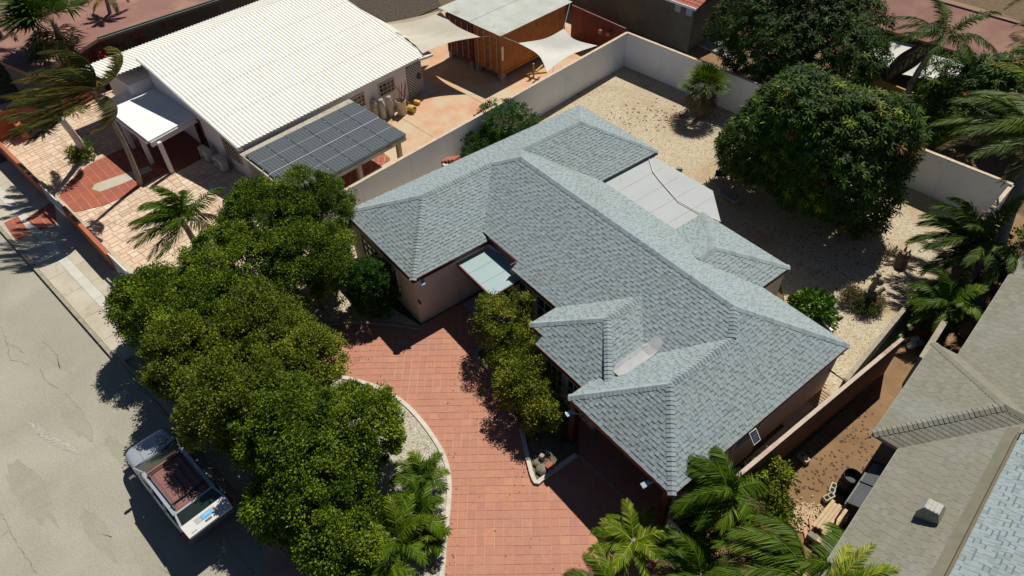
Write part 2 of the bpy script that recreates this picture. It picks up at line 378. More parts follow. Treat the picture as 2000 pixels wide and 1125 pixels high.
# red drive inside the yard, S shaped
DR = xy((113, 388), (140, 352), (175, 322), (225, 298), (300, 258), (390, 225), (400, 290), (345, 335), (300, 350), (245, 385), (205, 402), (150, 415), (118, 412))
def flags(parent, region, hole, size, ang, z0, z1, mats, seed):
    rr = random.Random(seed); region = ccw(region); o = region[0]; ca, sa = math.cos(ang), math.sin(ang)
    us = [(p[0]-o[0])*ca+(p[1]-o[1])*sa for p in region]; vs = [-(p[0]-o[0])*sa+(p[1]-o[1])*ca for p in region]
    it = []; v = min(vs); off = {}
    rows = []
    while v < max(vs): h = rr.uniform(0.7, 1.3)*size; rows.append((v, v+h)); v += h
    for (v0, v1) in rows:
        u = min(us)-rr.random()*size
        while u < max(us):
            L = rr.uniform(0.6, 1.7)*size; g = 0.010
            splits = [(v0, v1)] if rr.random() < 0.65 or v1-v0 < size else [(v0, (v0+v1)/2), ((v0+v1)/2, v1)]
            for a, bb in splits:
                J = lambda: rr.uniform(0, 0.022)
                q = [(u+g+J(), a+g+J()), (u+L-g-J(), a+g+J()), (u+L-g-J(), bb-g-J()), (u+g+J(), bb-g-J())]
                q = [rotgrid(x, y, o, ang) for x, y in q]; cx = sum(p[0] for p in q)/4; cy = sum(p[1] for p in q)/4
                if hole and inpoly(cx, cy, hole) and all(inpoly(*p, hole) for p in q): continue
                if not inpoly(cx, cy, region): continue
                it.append(prism_item(q, z0, z1+rr.uniform(-0.004, 0.004), rr.choices(range(len(mats)), (4, 4, 3, 2)[:len(mats)])[0]))
            u += L
    pieces(parent, 'paving_stone', it, mats)
flags(yb, YB, DR, 0.38, AX+R(4), 0.0, 0.032, M_stone, 8)
dv = thing('tiled_drive', 'curved red tiled drive running through the stone yard to the porch', None, tuple(P(200, 370))); tag(dv, kind='structure')
b = MB(); b.prism(DR, 0.0, 0.042); b.build('grout_bed', M_groutB, dv)
tile_field(dv, DR, 0.42, AX+R(-3), 0.03, 0.050, TR, (5, 3, 2), gap=0.013, seed=4)
b = MB(); b.prism(xy((180, 371), (196, 376), (236, 362), (300, 334), (290, 326), (222, 348), (186, 361)), 0.03, 0.056)
b.build('concrete_strip', M_conc, dv, label='rounded grey concrete strip set in the tiles')
b = MB(); b.prism(xy((196, 311), (228, 300), (213, 288), (380, 320), (300, 350)), 0.0, 0.036)
# main house driveway
DW = xy((560, 610), (700, 622), (822, 640), (935, 585), (1010, 640), (1130, 770), (1130, 880), (1300, 1042), (1330, 1200), (560, 1200), (500, 900), (540, 700))
dw = thing('driveway', 'terracotta tiled driveway curving round the planted island to the carport', None, tuple(P(950, 850))); tag(dw, kind='structure')
b = MB(); b.prism([(-22, 3), (-6, -3), (-2, 6), (-5.5, 10.3), (-5.5, 15), (-9.3, 15), (-9.3, 10.2), (-10, 12.5), (-15.5, 12.8), (-18.1, 12.8), (-18.1, 8.9), (-21, 7)], -0.05, 0.020)
b.build('grout_bed', M_grout, dw)
dreg = [(-21.5, 4.0), (-17.8, 4.2), (-8.0, 2.2), (-5.3, 5.5), (-5.45, 15), (-9.6, 15), (-10.0, 12.5), (-15.5, 12.8), (-18.1, 12.8), (-18.1, 8.9), (-20.5, 6.5)]
tile_field(dw, dreg, 0.31, R(52), 0.0, 0.030, TT, (6, 5, 4, 2, 1), gap=0.009, off=0.0, seed=9, jit=0.0015)
b = MB(); b.beam(P(1128, 888, 0.033), P(1292, 1040, 0.033), 0.10, 0.01); b.build('expansion_strip', M_kerb, dw)
# gravel garden behind and beside the house
M_gravel = pebbles('gravel', (0.46, 0.395, 0.285), (0.24, 0.195, 0.13), (0.62, 0.55, 0.42), (0.37, 0.235, 0.125), cell=20, lo=0.48, hi=0.66)
M_gravel2 = pebbles('grey_gravel', (0.42, 0.39, 0.31), (0.20, 0.18, 0.14), (0.60, 0.56, 0.48), (0.28, 0.22, 0.15), soilscale=0.5)
GR = [(-29.2, 32.3), (-6.3, 34.3), (-5.0, 20.5), (-4.72, 12.5), (-5.3, 12.4), (-5.3, 18), (-10, 23), (-18, 22.5), (-23.6, 22.8), (-24.0, 8.9), (-25.6, 8.9)]
b = MB(); b.prism(GR, -0.05, -0.006); b.build('gravel_yard', M_gravel, label='pale gravel yard behind the grey shingled house', kind='structure')
b = MB(); b.prism(xy((655, 385), (1000, 240), (1140, 204), (1100, 300), (700, 560), (570, 610), (500, 560)), -0.05, -0.014)
b.build('gravel_strip', M_gravel, label='narrow gravel strip between the white wall and the house', kind='structure')
b = MB(); b.prism(xy((560, 590), (640, 560), (700, 560), (824, 640), (770, 631), (700, 627), (625, 632), (560, 650)), -0.05, 0.06)
b.build('gravel_bed', M_gravel, label='gravel bed round the clipped bush at the house corner', kind='structure')
# island with gravel and the kerbs
IS = xy((480, 740), (560, 725), (640, 725), (675, 737), (718, 748), (760, 765), (798, 793), (830, 830), (853, 863), (870, 895), (877, 928), (878, 960), (874, 1010), (868, 1060), (862, 1135), (700, 1150), (560, 1030), (450, 900), (380, 800), (400, 760), z=0.1)
b = MB(); b.prism(IS, -0.05, 0.09); b.build('gravel_island', M_gravel2, label='grey gravel island between the hedge and the driveway', kind='structure')
M_wkerb = mat('whitewashed_kerb', (0.62, 0.58, 0.50), (0.50, 0.46, 0.38), scale=3, rough=0.9, fine=0.12, fscale=20, bump=0.3)
def kerbline(name, pts, w, h, m, label, closed=False, smooth=3):
    path = [P(x, y, h) for x, y in pts]
    for _ in range(smooth):
        q = [path[0]]
        for i in range(len(path)-1): q += [path[i].lerp(path[i+1], 0.25), path[i].lerp(path[i+1], 0.75)]
        q.append(path[-1]); path = q
        if len(path) > 60: break
    b = MB(); n = len(path); vs = []
    for i, p in enumerate(path):
        d = (path[min(i+1, n-1)]-path[max(i-1, 0)]).normalized(); s = Vector((-d.y, d.x, 0))
        vs += [p-s*w/2-Vector((0, 0, h+0.04)), p-s*w/2, p+s*w/2, p+s*w/2-Vector((0, 0, h+0.04))]
    fs = []
    for i in range(n-1):
        for k in range(3): fs.append((i*4+k, i*4+k+1, i*4+k+5, i*4+k+4))
    fs += [(0, 1, 2, 3), tuple(range((n-1)*4+3, (n-1)*4-1, -1))]
    b.add(vs, fs); o = b.build(name, m, label=label, kind='structure'); return o
kerbline('island_kerb', [(610, 738), (640, 730), (675, 737), (718, 748), (760, 765), (798, 793), (830, 830), (853, 863), (870, 895), (877, 928), (878, 960), (874, 1010), (868, 1060), (862, 1140)], 0.16, 0.13, M_wkerb, 'whitewashed curved kerb edging the gravel island')
kerbline('bed_kerb', [(600, 640), (625, 634), (665, 629), (700, 628), (770, 632), (822, 643), (826, 636)], 0.12, 0.12, M_kerb, 'curved kerb of the gravel bed at the house corner')
PL = xy((925, 690), (947, 674), (985, 655), (1130, 770), (1130, 884), (1045, 943), (1036, 900), (1020, 850), (1000, 790), (985, 745), (950, 715), z=0.1)
M_bed = mat('planter_soil', (0.11, 0.09, 0.055), (0.17, 0.14, 0.085), scale=5, fine=0.35, fscale=25, rough=0.95, bump=0.9, bscale=20)
b = MB(); b.prism(PL, -0.05, 0.07); b.build('planter_bed', M_bed, label='dark soil bed below the shrubs by the house front', kind='structure')
kerbline('planter_kerb', [(975, 660), (947, 674), (925, 690), (950, 715), (975, 742), (990, 765)], 0.13, 0.13, M_kerb, 'grey kerb bending round the upper tip of the shrub bed')
kerbline('planter_kerb', [(1018, 835), (1024, 862), (1032, 900), (1040, 930), (1048, 944), (1060, 933), (1125, 887)], 0.15, 0.13, M_wkerb, 'white kerb corner at the lower tip of the shrub bed', smooth=1)
# neighbour side patio (salmon concrete), dirt lane on the right
M_patio = mat('salmon_concrete', (0.52, 0.27, 0.155), (0.55, 0.38, 0.24), scale=0.7, fine=0.06, rough=0.8, c3=(0.52, 0.42, 0.28), s3=0.45, lo3=0.45, hi3=0.6)
b = MB(); b.prism(xy((640, 380), (700, 180), (850, 30), (1000, -60), (1230, 40), (1222, 130), (1180, 160), (900, 260), (660, 390)), -0.05, 0.0)
pt = b.build('patio', M_patio, label='salmon stained concrete patio beside the white roofed house', kind='structure')
b = MB()
for a, c in (((788, 233), (846, 268)), ((915, 186), (960, 212))): b.beam(P(*a, 0.001), P(*c, 0.001), 0.03, 0.006)
b.build('joint', M_crack, pt)
b = MB(); b.prism(xy((823, 190), (860, 176), (828, 155), (800, 165)), 0.0, 0.05); b.build('threshold_slab', mat('grey_slab', (0.36, 0.36, 0.37), (0.42, 0.42, 0.42), rough=0.9, fine=0.05), pt, label='grey concrete slab by the lattice screen')
b = MB(); b.prism([(-4.3, 5), (-0.5, 5), (-2.5, 24), (-5.2, 36), (-6.6, 36), (-4.4, 22)], -0.05, -0.005)
lane = b.build('dirt_lane', M_dirt, label='orange brown bare earth lane between the boundary wall and the right neighbour', kind='structure')
b = MB(); b.prism([(-5.32, 10.2), (-4.72, 10.2), (-4.72, 17.3), (-5.32, 17.0)], -0.05, 0.02)
b.prism(xy((1512, 817), (1580, 748), (1612, 772), (1540, 838)), -0.05, 0.024)
b.build('side_path', M_conc, label='concrete side path below the right gable wall', kind='structure')

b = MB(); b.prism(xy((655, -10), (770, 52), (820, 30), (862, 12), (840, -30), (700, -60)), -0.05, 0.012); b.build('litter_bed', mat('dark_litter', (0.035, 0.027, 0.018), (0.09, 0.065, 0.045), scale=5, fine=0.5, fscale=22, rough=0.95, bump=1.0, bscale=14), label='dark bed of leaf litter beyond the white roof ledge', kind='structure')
# ================================================================ MAIN HOUSE
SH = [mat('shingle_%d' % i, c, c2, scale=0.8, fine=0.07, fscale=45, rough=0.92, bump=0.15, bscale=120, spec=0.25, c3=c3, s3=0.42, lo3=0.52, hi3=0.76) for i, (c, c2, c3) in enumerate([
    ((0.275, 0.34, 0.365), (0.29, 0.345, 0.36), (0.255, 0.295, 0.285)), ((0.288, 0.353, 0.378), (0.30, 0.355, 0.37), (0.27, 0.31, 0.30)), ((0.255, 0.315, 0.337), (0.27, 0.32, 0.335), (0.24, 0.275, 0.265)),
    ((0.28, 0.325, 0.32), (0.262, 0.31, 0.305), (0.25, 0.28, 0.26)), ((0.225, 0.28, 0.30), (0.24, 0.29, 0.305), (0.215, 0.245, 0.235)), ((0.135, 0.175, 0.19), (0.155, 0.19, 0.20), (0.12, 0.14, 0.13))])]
M_deck = mat('roof_felt', (0.07, 0.08, 0.08), rough=1)
M_fascia = mat('maroon_fascia', (0.075, 0.012, 0.010), (0.10, 0.02, 0.016), scale=3, rough=0.5)
M_fgrey = mat('grey_fascia', (0.06, 0.07, 0.075), (0.085, 0.09, 0.095), scale=3, rough=0.6)
M_wallc = mat('cream_wall', (0.64, 0.57, 0.48), (0.58, 0.51, 0.43), scale=0.8, rough=0.9, fine=0.04, bump=0.1, c3=(0.36, 0.31, 0.25), s3=1.4, lo3=0.6, hi3=0.8)
M_glass = mat('dark_glass', (0.012, 0.014, 0.016), rough=0.08, spec=0.6)
M_wframe = mat('window_frame', (0.55, 0.53, 0.48), rough=0.5)
M_memb = mat('roof_membrane', (0.385, 0.41, 0.425), (0.36, 0.385, 0.40), scale=0.7, rough=0.7, fine=0.02, c3=(0.29, 0.31, 0.335), s3=1.5, lo3=0.62, hi3=0.8)
def zplane(p3):
    a, b_, c = [Vector(p) for p in p3[:3]]; n = (b_-a).cross(c-a); n.normalize()
    if n.z < 0: n = -n
    return n, a
def roof_shingles(faces, items, cover, exposure=0.143, tab=(0.10, 0.21), seed=1, tones=(6, 6, 3, 2, 1), thick=(0.006, 0.018), band=True):
    """faces: (polygon 3d [first two points on the eave, horizontal], extra convex polygons in the same plane)"""
    rr = random.Random(seed)
    for fc in faces:
        n, a = zplane(fc['plane']); e = Vector(fc['plane'][1])-Vector(fc['plane'][0]); e.z = 0; e.normalize(); up = n.cross(e)
        if up.z < 0: up = -up; e = -e
        for poly in fc['polys']:
            p3 = []
            for q in poly:
                z = a.z-(n.x*(q[0]-a.x)+n.y*(q[1]-a.y))/n.z; p3.append(Vector((q[0], q[1], z)))
            loc = ccw([((p-a).dot(e), (p-a).dot(up)) for p in p3])
            y0 = math.floor(min(p[1] for p in loc)/exposure+1e-6); y1 = max(p[1] for p in loc)
            j = y0
            while j*exposure < y1:
                ya = j*exposure; r2 = random.Random(seed*1000+j*17+int(abs(a.x)*10)); x = min(p[0] for p in loc)-r2.random()*0.3; xe = max(p[0] for p in loc); hi = r2.random() < 0.5
                x = math.floor(x/0.4)*0.4-r2.random()*0.4
                k = 0
                while x < xe:
                    wd = r2.uniform(*tab); g = 0.004
                    c = clip([(x+g, ya), (x+wd-g, ya), (x+wd-g, ya+exposure*1.06), (x+g, ya+exposure*1.06)], loc)
                    tone = r2.choices(range(len(tones)), tones)[0]
                    th = thick[1]*r2.uniform(0.85, 1.15) if hi else thick[0]
                    low = (not hi) and r2.random() < 0.72; x0, x1 = x, x+wd
                    hi = not hi if r2.random() < 0.88 else hi
                    x += wd; k += 1
                    if len(c) < 3 or abs(area(c)) < 0.0008: continue
                    cx = sum(q[0] for q in c)/len(c); cy = sum(q[1] for q in c)/len(c); w3 = a+e*cx+up*cy
                    if cover and cover(w3.x, w3.y) > w3.z+0.03: continue
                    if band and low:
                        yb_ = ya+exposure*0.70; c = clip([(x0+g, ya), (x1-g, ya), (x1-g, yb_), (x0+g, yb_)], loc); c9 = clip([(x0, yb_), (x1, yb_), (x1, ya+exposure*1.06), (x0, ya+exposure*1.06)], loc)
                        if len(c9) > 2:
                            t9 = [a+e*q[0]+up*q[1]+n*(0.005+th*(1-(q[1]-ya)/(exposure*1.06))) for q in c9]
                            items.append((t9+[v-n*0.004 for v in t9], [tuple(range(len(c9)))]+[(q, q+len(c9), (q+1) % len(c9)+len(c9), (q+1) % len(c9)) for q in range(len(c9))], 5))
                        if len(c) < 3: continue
                    top = [a+e*q[0]+up*q[1]+n*(0.005+th*(1-(q[1]-ya)/(exposure*1.06))) for q in c]
                    bot = [a+e*q[0]+up*q[1]-n*0.001 for q in c]; m = len(c)
                    items.append((top+bot, [tuple(range(m))]+[(q, q+m, (q+1) % m+m, (q+1) % m) for q in range(m)], tone))
                j += 1
def ridge_caps(lines, items, wd=0.15, stepl=0.145, seed=3, tones=(4, 5, 3, 1, 3), lift=0.012):
    rr = random.Random(seed)
    for a, b_, n1, n2 in lines:
        a = Vector(a); b_ = Vector(b_); d = b_-a; L = d.length; d.normalize(); k = int(L/stepl)
        s1 = n1.cross(d).normalized(); s2 = n2.cross(d).normalized()
        # s1 runs down the first face, s2 down the second
        if s1.z > 0: s1 = -s1
        if s2.z > 0: s2 = -s2
        for i in range(k+1):
            p = a+d*(i*stepl); q = a+d*min(L, (i+1)*stepl+0.012); th = rr.uniform(0.030, 0.040); u = ((n1+n2)/2).normalized()
            w1 = wd*rr.uniform(0.95, 1.05); w2 = wd*rr.uniform(0.95, 1.05)
            vs = [p+s1*w1+u*(th), p+u*(th+lift), p+s2*w2+u*th, q+s1*w1+u*0.012, q+u*(0.014+lift), q+s2*w2+u*0.012]
            vs += [v-u*0.03 for v in vs]
            items.append((vs, [(0, 1, 4, 3), (1, 2, 5, 4), (0, 6, 7, 1), (1, 7, 8, 2), (0, 3, 9, 6), (2, 8, 11, 5)], rr.choices(range(len(tones)), tones)[0]))
ZE = 2.7
def fz(fc, x, y):
    n, a = fc['n'], fc['a']; return a.z-(n.x*(x-a.x)+n.y*(y-a.y))/n.z
RG = 4.46
xA, xB, xM = -23.75, -18.13, -20.95
FACES = [
 dict(plane=[(xA, 23.2, ZE), (xA, 9.05, ZE), (xM, 11.55, 4.03)], polys=[[(xA, 23.2), (xA, 9.05), (xM, 11.55), (xM, 20.6)], [(xM, 15.24), (-20.0, 16.12), (xM, 16.92)]]),
 dict(plane=[(xA, 9.05, ZE), (xB, 9.05, ZE), (xM, 11.55, 4.03)], polys=[[(xA, 9.05), (xB, 9.05), (xM, 11.55)]]),
 dict(plane=[(xB, 9.05, ZE), (xB, 23.2, ZE), (xM, 20.6, 4.03)], polys=[[(xB, 9.05), (xB, 23.2), (xM, 20.6), (xM, 11.55)]]),
 dict(plane=[(xB, 23.2, ZE), (xA, 23.2, ZE), (xM, 20.6, 4.03)], polys=[[(xB, 23.2), (xA, 23.2), (xM, 20.6)]]),
 dict(plane=[(-16.2, 12.5, ZE), (-5.3, 12.5, ZE), (-8.3, 16.12, RG)], polys=[[(-20.95, 12.88), (-16.2, 12.88), (-16.2, 16.12), (-20.0, 16.12), (-20.95, 15.24)], [(-16.2, 12.5), (-5.3, 12.5), (-8.3, 16.12), (-16.2, 16.12)]]),
 dict(plane=[(-5.3, 19.4, ZE), (-20.95, 19.4, ZE), (-20, 16.12, RG)], polys=[[(-5.3, 19.4), (-20.95, 19.4), (-20.95, 16.92), (-20.0, 16.12), (-8.3, 16.12)]]),
 dict(plane=[(-5.3, 10.05, ZE), (-5.3, 19.4, ZE), (-8.3, 16.12, RG)], polys=[[(-5.3, 10.05), (-5.3, 19.4), (-7.6, 16.885), (-7.6, 12.2)], [(-7.6, 15.28), (-7.6, 16.885), (-8.3, 16.12)]]),
 dict(plane=[(-9.98, 15.3, ZE), (-9.98, 10.05, ZE), (-7.6, 12.2, 4.05)], polys=[[(-9.98, 15.5), (-9.98, 10.05), (-7.6, 12.2), (-7.6, 15.35)]]),
 dict(plane=[(-9.98, 10.05, ZE), (-5.3, 10.05, ZE), (-7.6, 12.2, 4.05)], polys=[[(-9.98, 10.05), (-5.3, 10.05), (-7.6, 12.2)]]),
 dict(plane=[(-13.37, 15, ZE), (-13.37, 11.17, ZE), (-11.12, 12.87, 3.72)], polys=[[(-13.37, 14.0), (-13.37, 11.17), (-11.12, 12.87), (-11.12, 14.7), (-12.5, 14.7)]]),
 dict(plane=[(-13.37, 11.17, ZE), (-9.4, 11.17, ZE), (-11.12, 12.87, 3.72)], polys=[[(-13.37, 11.17), (-9.2, 11.17), (-11.12, 12.87)], [(-12.62, 10.82), (-9.2, 10.82), (-9.2, 11.17), (-12.62, 11.17)]]),
 dict(plane=[(-8.7, 11.0, ZE), (-8.7, 15, ZE), (-11.12, 12.87, 3.72)], polys=[[(-9.2, 11.3), (-9.2, 15.0), (-11.12, 14.9), (-11.12, 12.87), (-9.4, 11.36)]]),
 dict(plane=[(-13.6, 21.2, ZE), (-13.6, 19.4, ZE), (-11.3, 19.0, 3.5)], polys=[[(-13.6, 21.2), (-13.6, 19.0), (-11.3, 17.6), (-11.3, 19.0)]]),
 dict(plane=[(-9.12, 21.2, ZE), (-13.6, 21.2, ZE), (-11.3, 19.0, 3.5)], polys=[[(-9.12, 21.2), (-13.6, 21.2), (-11.3, 19.0)]]),
 dict(plane=[(-9.12, 19.0, ZE), (-9.12, 21.2, ZE), (-11.3, 19.0, 3.5)], polys=[[(-9.12, 19.0), (-9.12, 21.2), (-11.3, 19.0), (-11.3, 17.6)]]),
]
for fc in FACES: fc['n'], fc['a'] = zplane(fc['plane'])
def cover_main(x, y):
    best = -9
    for fc in FACES:
        for pl in fc['polys']:
            if inpoly(x, y, pl): best = max(best, fz(fc, x, y))
    return best
house = thing('bungalow', 'long low house with grey-green shingled hip roofs and maroon eaves', 'house', (-14.5, 15.5, 0))
b = MB()
for fc in FACES:
    for pl in fc['polys']: b.slab([(q[0], q[1], fz(fc, *q)) for q in pl], 0.05)
b.build('roof_deck', M_deck, house)
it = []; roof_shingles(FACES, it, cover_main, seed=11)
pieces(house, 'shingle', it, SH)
N = [fc['n'] for fc in FACES]
LN = [((xB, 9.05, ZE), (xM, 11.55, 4.03), N[1], N[2]), ((xA, 9.05, ZE), (xM, 11.55, 4.03), N[0], N[1]), ((xM, 11.55, 4.03), (xM, 15.24, 4.03), N[0], N[2]),
      ((xM, 15.24, 4.035), (-20.0, 16.12, RG), N[0], N[4]), ((xM, 16.92, 4.035), (-20.0, 16.12, RG), N[0], N[5]), ((xM, 20.6, 4.03), (xM, 16.92, 4.03), N[0], N[2]),
      ((xA, 23.2, ZE), (xM, 20.6, 4.03), N[0], N[3]), ((xB, 23.2, ZE), (xM, 20.6, 4.03), N[2], N[3]),
      ((-20.0, 16.12, RG), (-8.3, 16.12, RG), N[4], N[5]), ((-5.3, 19.4, ZE), (-8.3, 16.12, RG), N[5], N[6]), ((-7.6, 15.3, 4.07), (-8.3, 16.12, RG), N[4], N[6]),
      ((-7.6, 12.2, 4.05), (-7.6, 15.3, 4.05), N[6], N[7]), ((-9.98, 10.05, ZE), (-7.6, 12.2, 4.05), N[7], N[8]), ((-5.3, 10.05, ZE), (-7.6, 12.2, 4.05), N[6], N[8]),
      ((-13.37, 11.17, ZE), (-11.12, 12.87, 3.72), N[9], N[10]), ((-11.12, 12.87, 3.72), (-11.12, 14.55, 3.72), N[9], N[11]), ((-9.42, 11.36, 3.0), (-11.12, 12.87, 3.72), N[10], N[11]),
      ((-11.3, 19.0, 3.5), (-11.3, 17.95, 3.5), N[12], N[14]), ((-13.6, 21.2, ZE), (-11.3, 19.0, 3.5), N[12], N[13]), ((-9.12, 21.2, ZE), (-11.3, 19.0, 3.5), N[13], N[14])]
it = []; ridge_caps(LN, it); pieces(house, 'ridge_cap', it, SH)
# membrane patch in the valley between the middle hip and the carport roof
b = MB()
def zr(x, y): return cover_main(x, y)+0.03
def vp3(x, y, dz=0.022): return (x, y, max(cover_main(x, y)+dz, 3.10))
rows_ = [(11.75, -9.60, -9.32), (12.0, -9.74, -9.22), (12.6, -9.76, -9.20), (13.2, -9.76, -9.18), (13.5, -9.72, -9.20)]
for i in range(len(rows_)-1):
    (ya, l0_, r0_), (yb2, l1_, r1_) = rows_[i], rows_[i+1]
    for k in range(4):
        u0, u1 = k/4, (k+1)/4; q4 = [vp3(l0_+(r0_-l0_)*u0, ya), vp3(l0_+(r0_-l0_)*u1, ya), vp3(l1_+(r1_-l1_)*u1, yb2), vp3(l1_+(r1_-l1_)*u0, yb2)]
        b.add(q4, [(0, 1, 2), (0, 2, 3)])
b.add([vp3(-9.72, 13.5), vp3(-9.46, 13.5), vp3(-9.20, 13.5), vp3(-9.24, 13.85, 0.035), vp3(-9.45, 13.9, 0.035), vp3(-9.65, 13.85, 0.035)], [(0, 1, 4), (0, 4, 5), (1, 2, 3), (1, 3, 4)])
b.build('valley_patch', mat('patch_felt', (0.42, 0.44, 0.455), (0.36, 0.375, 0.38), scale=3, rough=0.9, fine=0.08), house, label='flat grey membrane patch in the roof valley')
# fascias and soffits
FR = [((xA, 9.05), (xB, 9.05), 0), ((xB, 9.05), (xB, 12.89), 0), ((xB, 12.86), (-16.2, 12.86), 2), ((-16.2, 12.88), (-16.2, 12.5), 2), ((-16.2, 12.5), (-13.2, 12.5), 0),
      ((-13.37, 14.0), (-13.37, 11.17), 0), ((-13.37, 11.17), (-12.62, 11.17), 0), ((-12.62, 11.17), (-12.62, 10.82), 0), ((-12.62, 10.82), (-9.9, 10.82), 0),
      ((-9.98, 11.5), (-9.98, 10.05), 0), ((-9.98, 10.05), (-5.3, 10.05), 0), ((-5.3, 10.05), (-5.3, 19.4), 0), ((-5.3, 19.4), (-9.2, 19.4), 0), ((-9.12, 19.4), (-9.12, 21.2), 0), ((-9.12, 21.2), (-13.6, 21.2), 0),
      ((xA, 9.05), (xA, 23.2), 1), ((xA, 23.2), (xB, 23.2), 1), ((xB, 23.2), (xB, 19.4), 1), ((xB, 19.4), (-13.6, 19.4), 1)]
for a, c, k in FR:
    dz = -0.2 if a[1] == 10.82 or c[1] == 10.82 else 0
    b = MB(); hh = 0.37 if k == 2 else 0.19; b.beam((*a, ZE-0.18+hh/2+dz), (*c, ZE-0.18+hh/2+dz), 0.045, hh); b.build('fascia', M_fgrey if k == 1 else M_fascia, house)
b = MB()
for i, c in enumerate([[(xA+0.03, 9.08), (xB-0.03, 9.08), (xB-0.03, 23.17), (xA+0.03, 23.17)], [(-18.12, 12.9), (-16.2, 12.9), (-16.2, 19.37), (-18.12, 19.37)], [(-16.18, 12.53), (-9.99, 12.53), (-9.99, 19.37), (-16.18, 19.37)], [(-9.95, 10.08), (-5.33, 10.08), (-5.33, 19.37), (-9.95, 19.37)], [(-13.34, 11.2), (-10.0, 11.2), (-10, 12.51), (-13.34, 12.51)], [(-13.57, 19.39), (-9.15, 19.39), (-9.15, 21.17), (-13.57, 21.17)]]):
    b.prism(c, 2.50-0.002*i, 2.515-0.002*i)
b.build('soffit', M_fascia, house)
WP = [(xA+0.15, 9.2), (-18.24, 9.2), (-18.24, 12.85), (-17.5, 13.0), (-16.3, 13.0), (-16.3, 12.75), (-13.2, 12.75), (-13.2, 11.4), (-12.5, 11.4), (-12.5, 11.2), (-9.75, 11.2), (-9.75, 15.0), (-5.55, 15.0), (-5.5, 19.25), (-9.25, 19.25), (-9.25, 21.05), (-13.45, 21.05), (-13.45, 19.3), (-18.25, 19.3), (-18.25, 23.05), (xA+0.15, 23.05)]
for i in range(len(WP)):
    a = Vector((*WP[i], 0)); c = Vector((*WP[(i+1) % len(WP)], 0)); d = (c-a).normalized()
    b = MB(); b.beam(a+Vector((0, 0, 1.25))-d*0.055, c+Vector((0, 0, 1.25))+d*0.055, 0.12, 2.5-0.004*(i % 2)); b.build('wall', M_wallc, house)
# carport: side wall with two dark openings, post and inner walls
b = MB(); b.beam((-5.47, 10.25, 0.8), (-5.47, 14.95, 0.8), 0.14, 1.6); b.beam((-5.47, 10.25, 2.42), (-5.47, 14.95, 2.42), 0.14, 0.16)
for y in (10.35, 11.9, 13.0, 13.35, 14.85): b.beam((-5.47, y, 1.6), (-5.47, y, 2.34), 0.13, 0.22, up=(0, 1, 0))
b.build('carport_wall', M_wallc, house)
M_redp = mat('red_post', (0.065, 0.012, 0.009), (0.055, 0.011, 0.009), scale=4, rough=0.6)
for p in ((-9.80, 10.22), (-5.52, 10.2)):
    b = MB(); b.box((p[0], p[1], 1.25), (0.24, 0.24, 2.5)); b.build('carport_post', M_redp, house)
b = MB(); b.box((-7.6, 14.9, 1.25), (4.1, 0.05, 2.46)); b.build('carport_back_panel', mat('dark_red_wall', (0.10, 0.03, 0.022), rough=0.8), house)
def window(parent, a, c, z0, z1, nx, nz_, out, mf=None, mg=None, name='window', bar=0.035, fr=0.07):
    """window on a wall from ground point a to c, proud of the wall by out (2d vector)"""
    a = Vector((*a[:2], 0)); c = Vector((*c[:2], 0)); o = Vector((*out[:2], 0)); d = (c-a).normalized(); L = (c-a).length; zz = Vector((0, 0, 1)); mf = mf or M_wframe; mg = mg or M_glass
    b = MB()
    for (p, q) in ((a+zz*(z0+fr/2), c+zz*(z0+fr/2)), (a+zz*(z1-fr/2), c+zz*(z1-fr/2))): b.beam(p+o*0.03, q+o*0.03, 0.07, fr)
    for s in (fr/2, L-fr/2): b.beam(a+d*s+zz*(z0+fr)+o*0.03, a+d*s+zz*(z1-fr)+o*0.03, 0.065, fr, up=tuple(d))
    f = b.build(name, mf, parent)
    b = MB()
    b.beam(a+d*fr+zz*((z0+z1)/2)+o*0.008, c-d*fr+zz*((z0+z1)/2)+o*0.008, 0.016, z1-z0-2*fr); b.build('pane', mg, f)
    b = MB()
    for i in range(1, nx): s = L*i/nx; b.beam(a+d*s+zz*(z0+fr)+o*0.035, a+d*s+zz*(z1-fr)+o*0.035, 0.03, bar, up=tuple(d))
    for i in range(1, nz_): z = z0+(z1-z0)*i/nz_; b.beam(a+d*fr+zz*z+o*0.04, c-d*fr+zz*z+o*0.04, 0.03, bar)
    if b.v: b.build('glazing_bar', mf, f)
    return f
for (a, c, z0, z1, nx, nz_, o) in (((-15.9, 12.69), (-14.9, 12.69), 0.5, 2.3, 2, 3, (0, -1)), ((-14.75, 12.69), (-13.75, 12.69), 0.5, 2.3, 2, 3, (0, -1)), ((-12.35, 11.14), (-11.35, 11.14), 0.3, 2.2, 3, 4, (0, -1)), ((-11.15, 11.14), (-10.05, 11.14), 0.3, 2.2, 3, 4, (0, -1)),
                                   ((-22.6, 9.14), (-21.3, 9.14), 0.9, 2.1, 3, 3, (0, -1)), ((-20.7, 9.14), (-19.6, 9.14), 0.9, 2.1, 3, 3, (0, -1))):
    window(house, a, c, z0, z1, nx, nz_, o)
b = MB(); b.box((-17.0, 12.9, 1.05), (0.95, 0.06, 2.1)); d_ = b.build('door', mat('dark_door', (0.05, 0.03, 0.022), rough=0.5), house)
b = MB(); b.tube([(-16.66, 12.85, 1.0), (-16.66, 12.80, 1.0)], 0.03); b.build('handle', M_wframe, d_)
b = MB(); b.box((-17.95, 9.115, 1.55), (0.22, 0.05, 0.14)); b.build('house_number_plaque', mat('bronze', (0.08, 0.06, 0.04), rough=0.4), house)
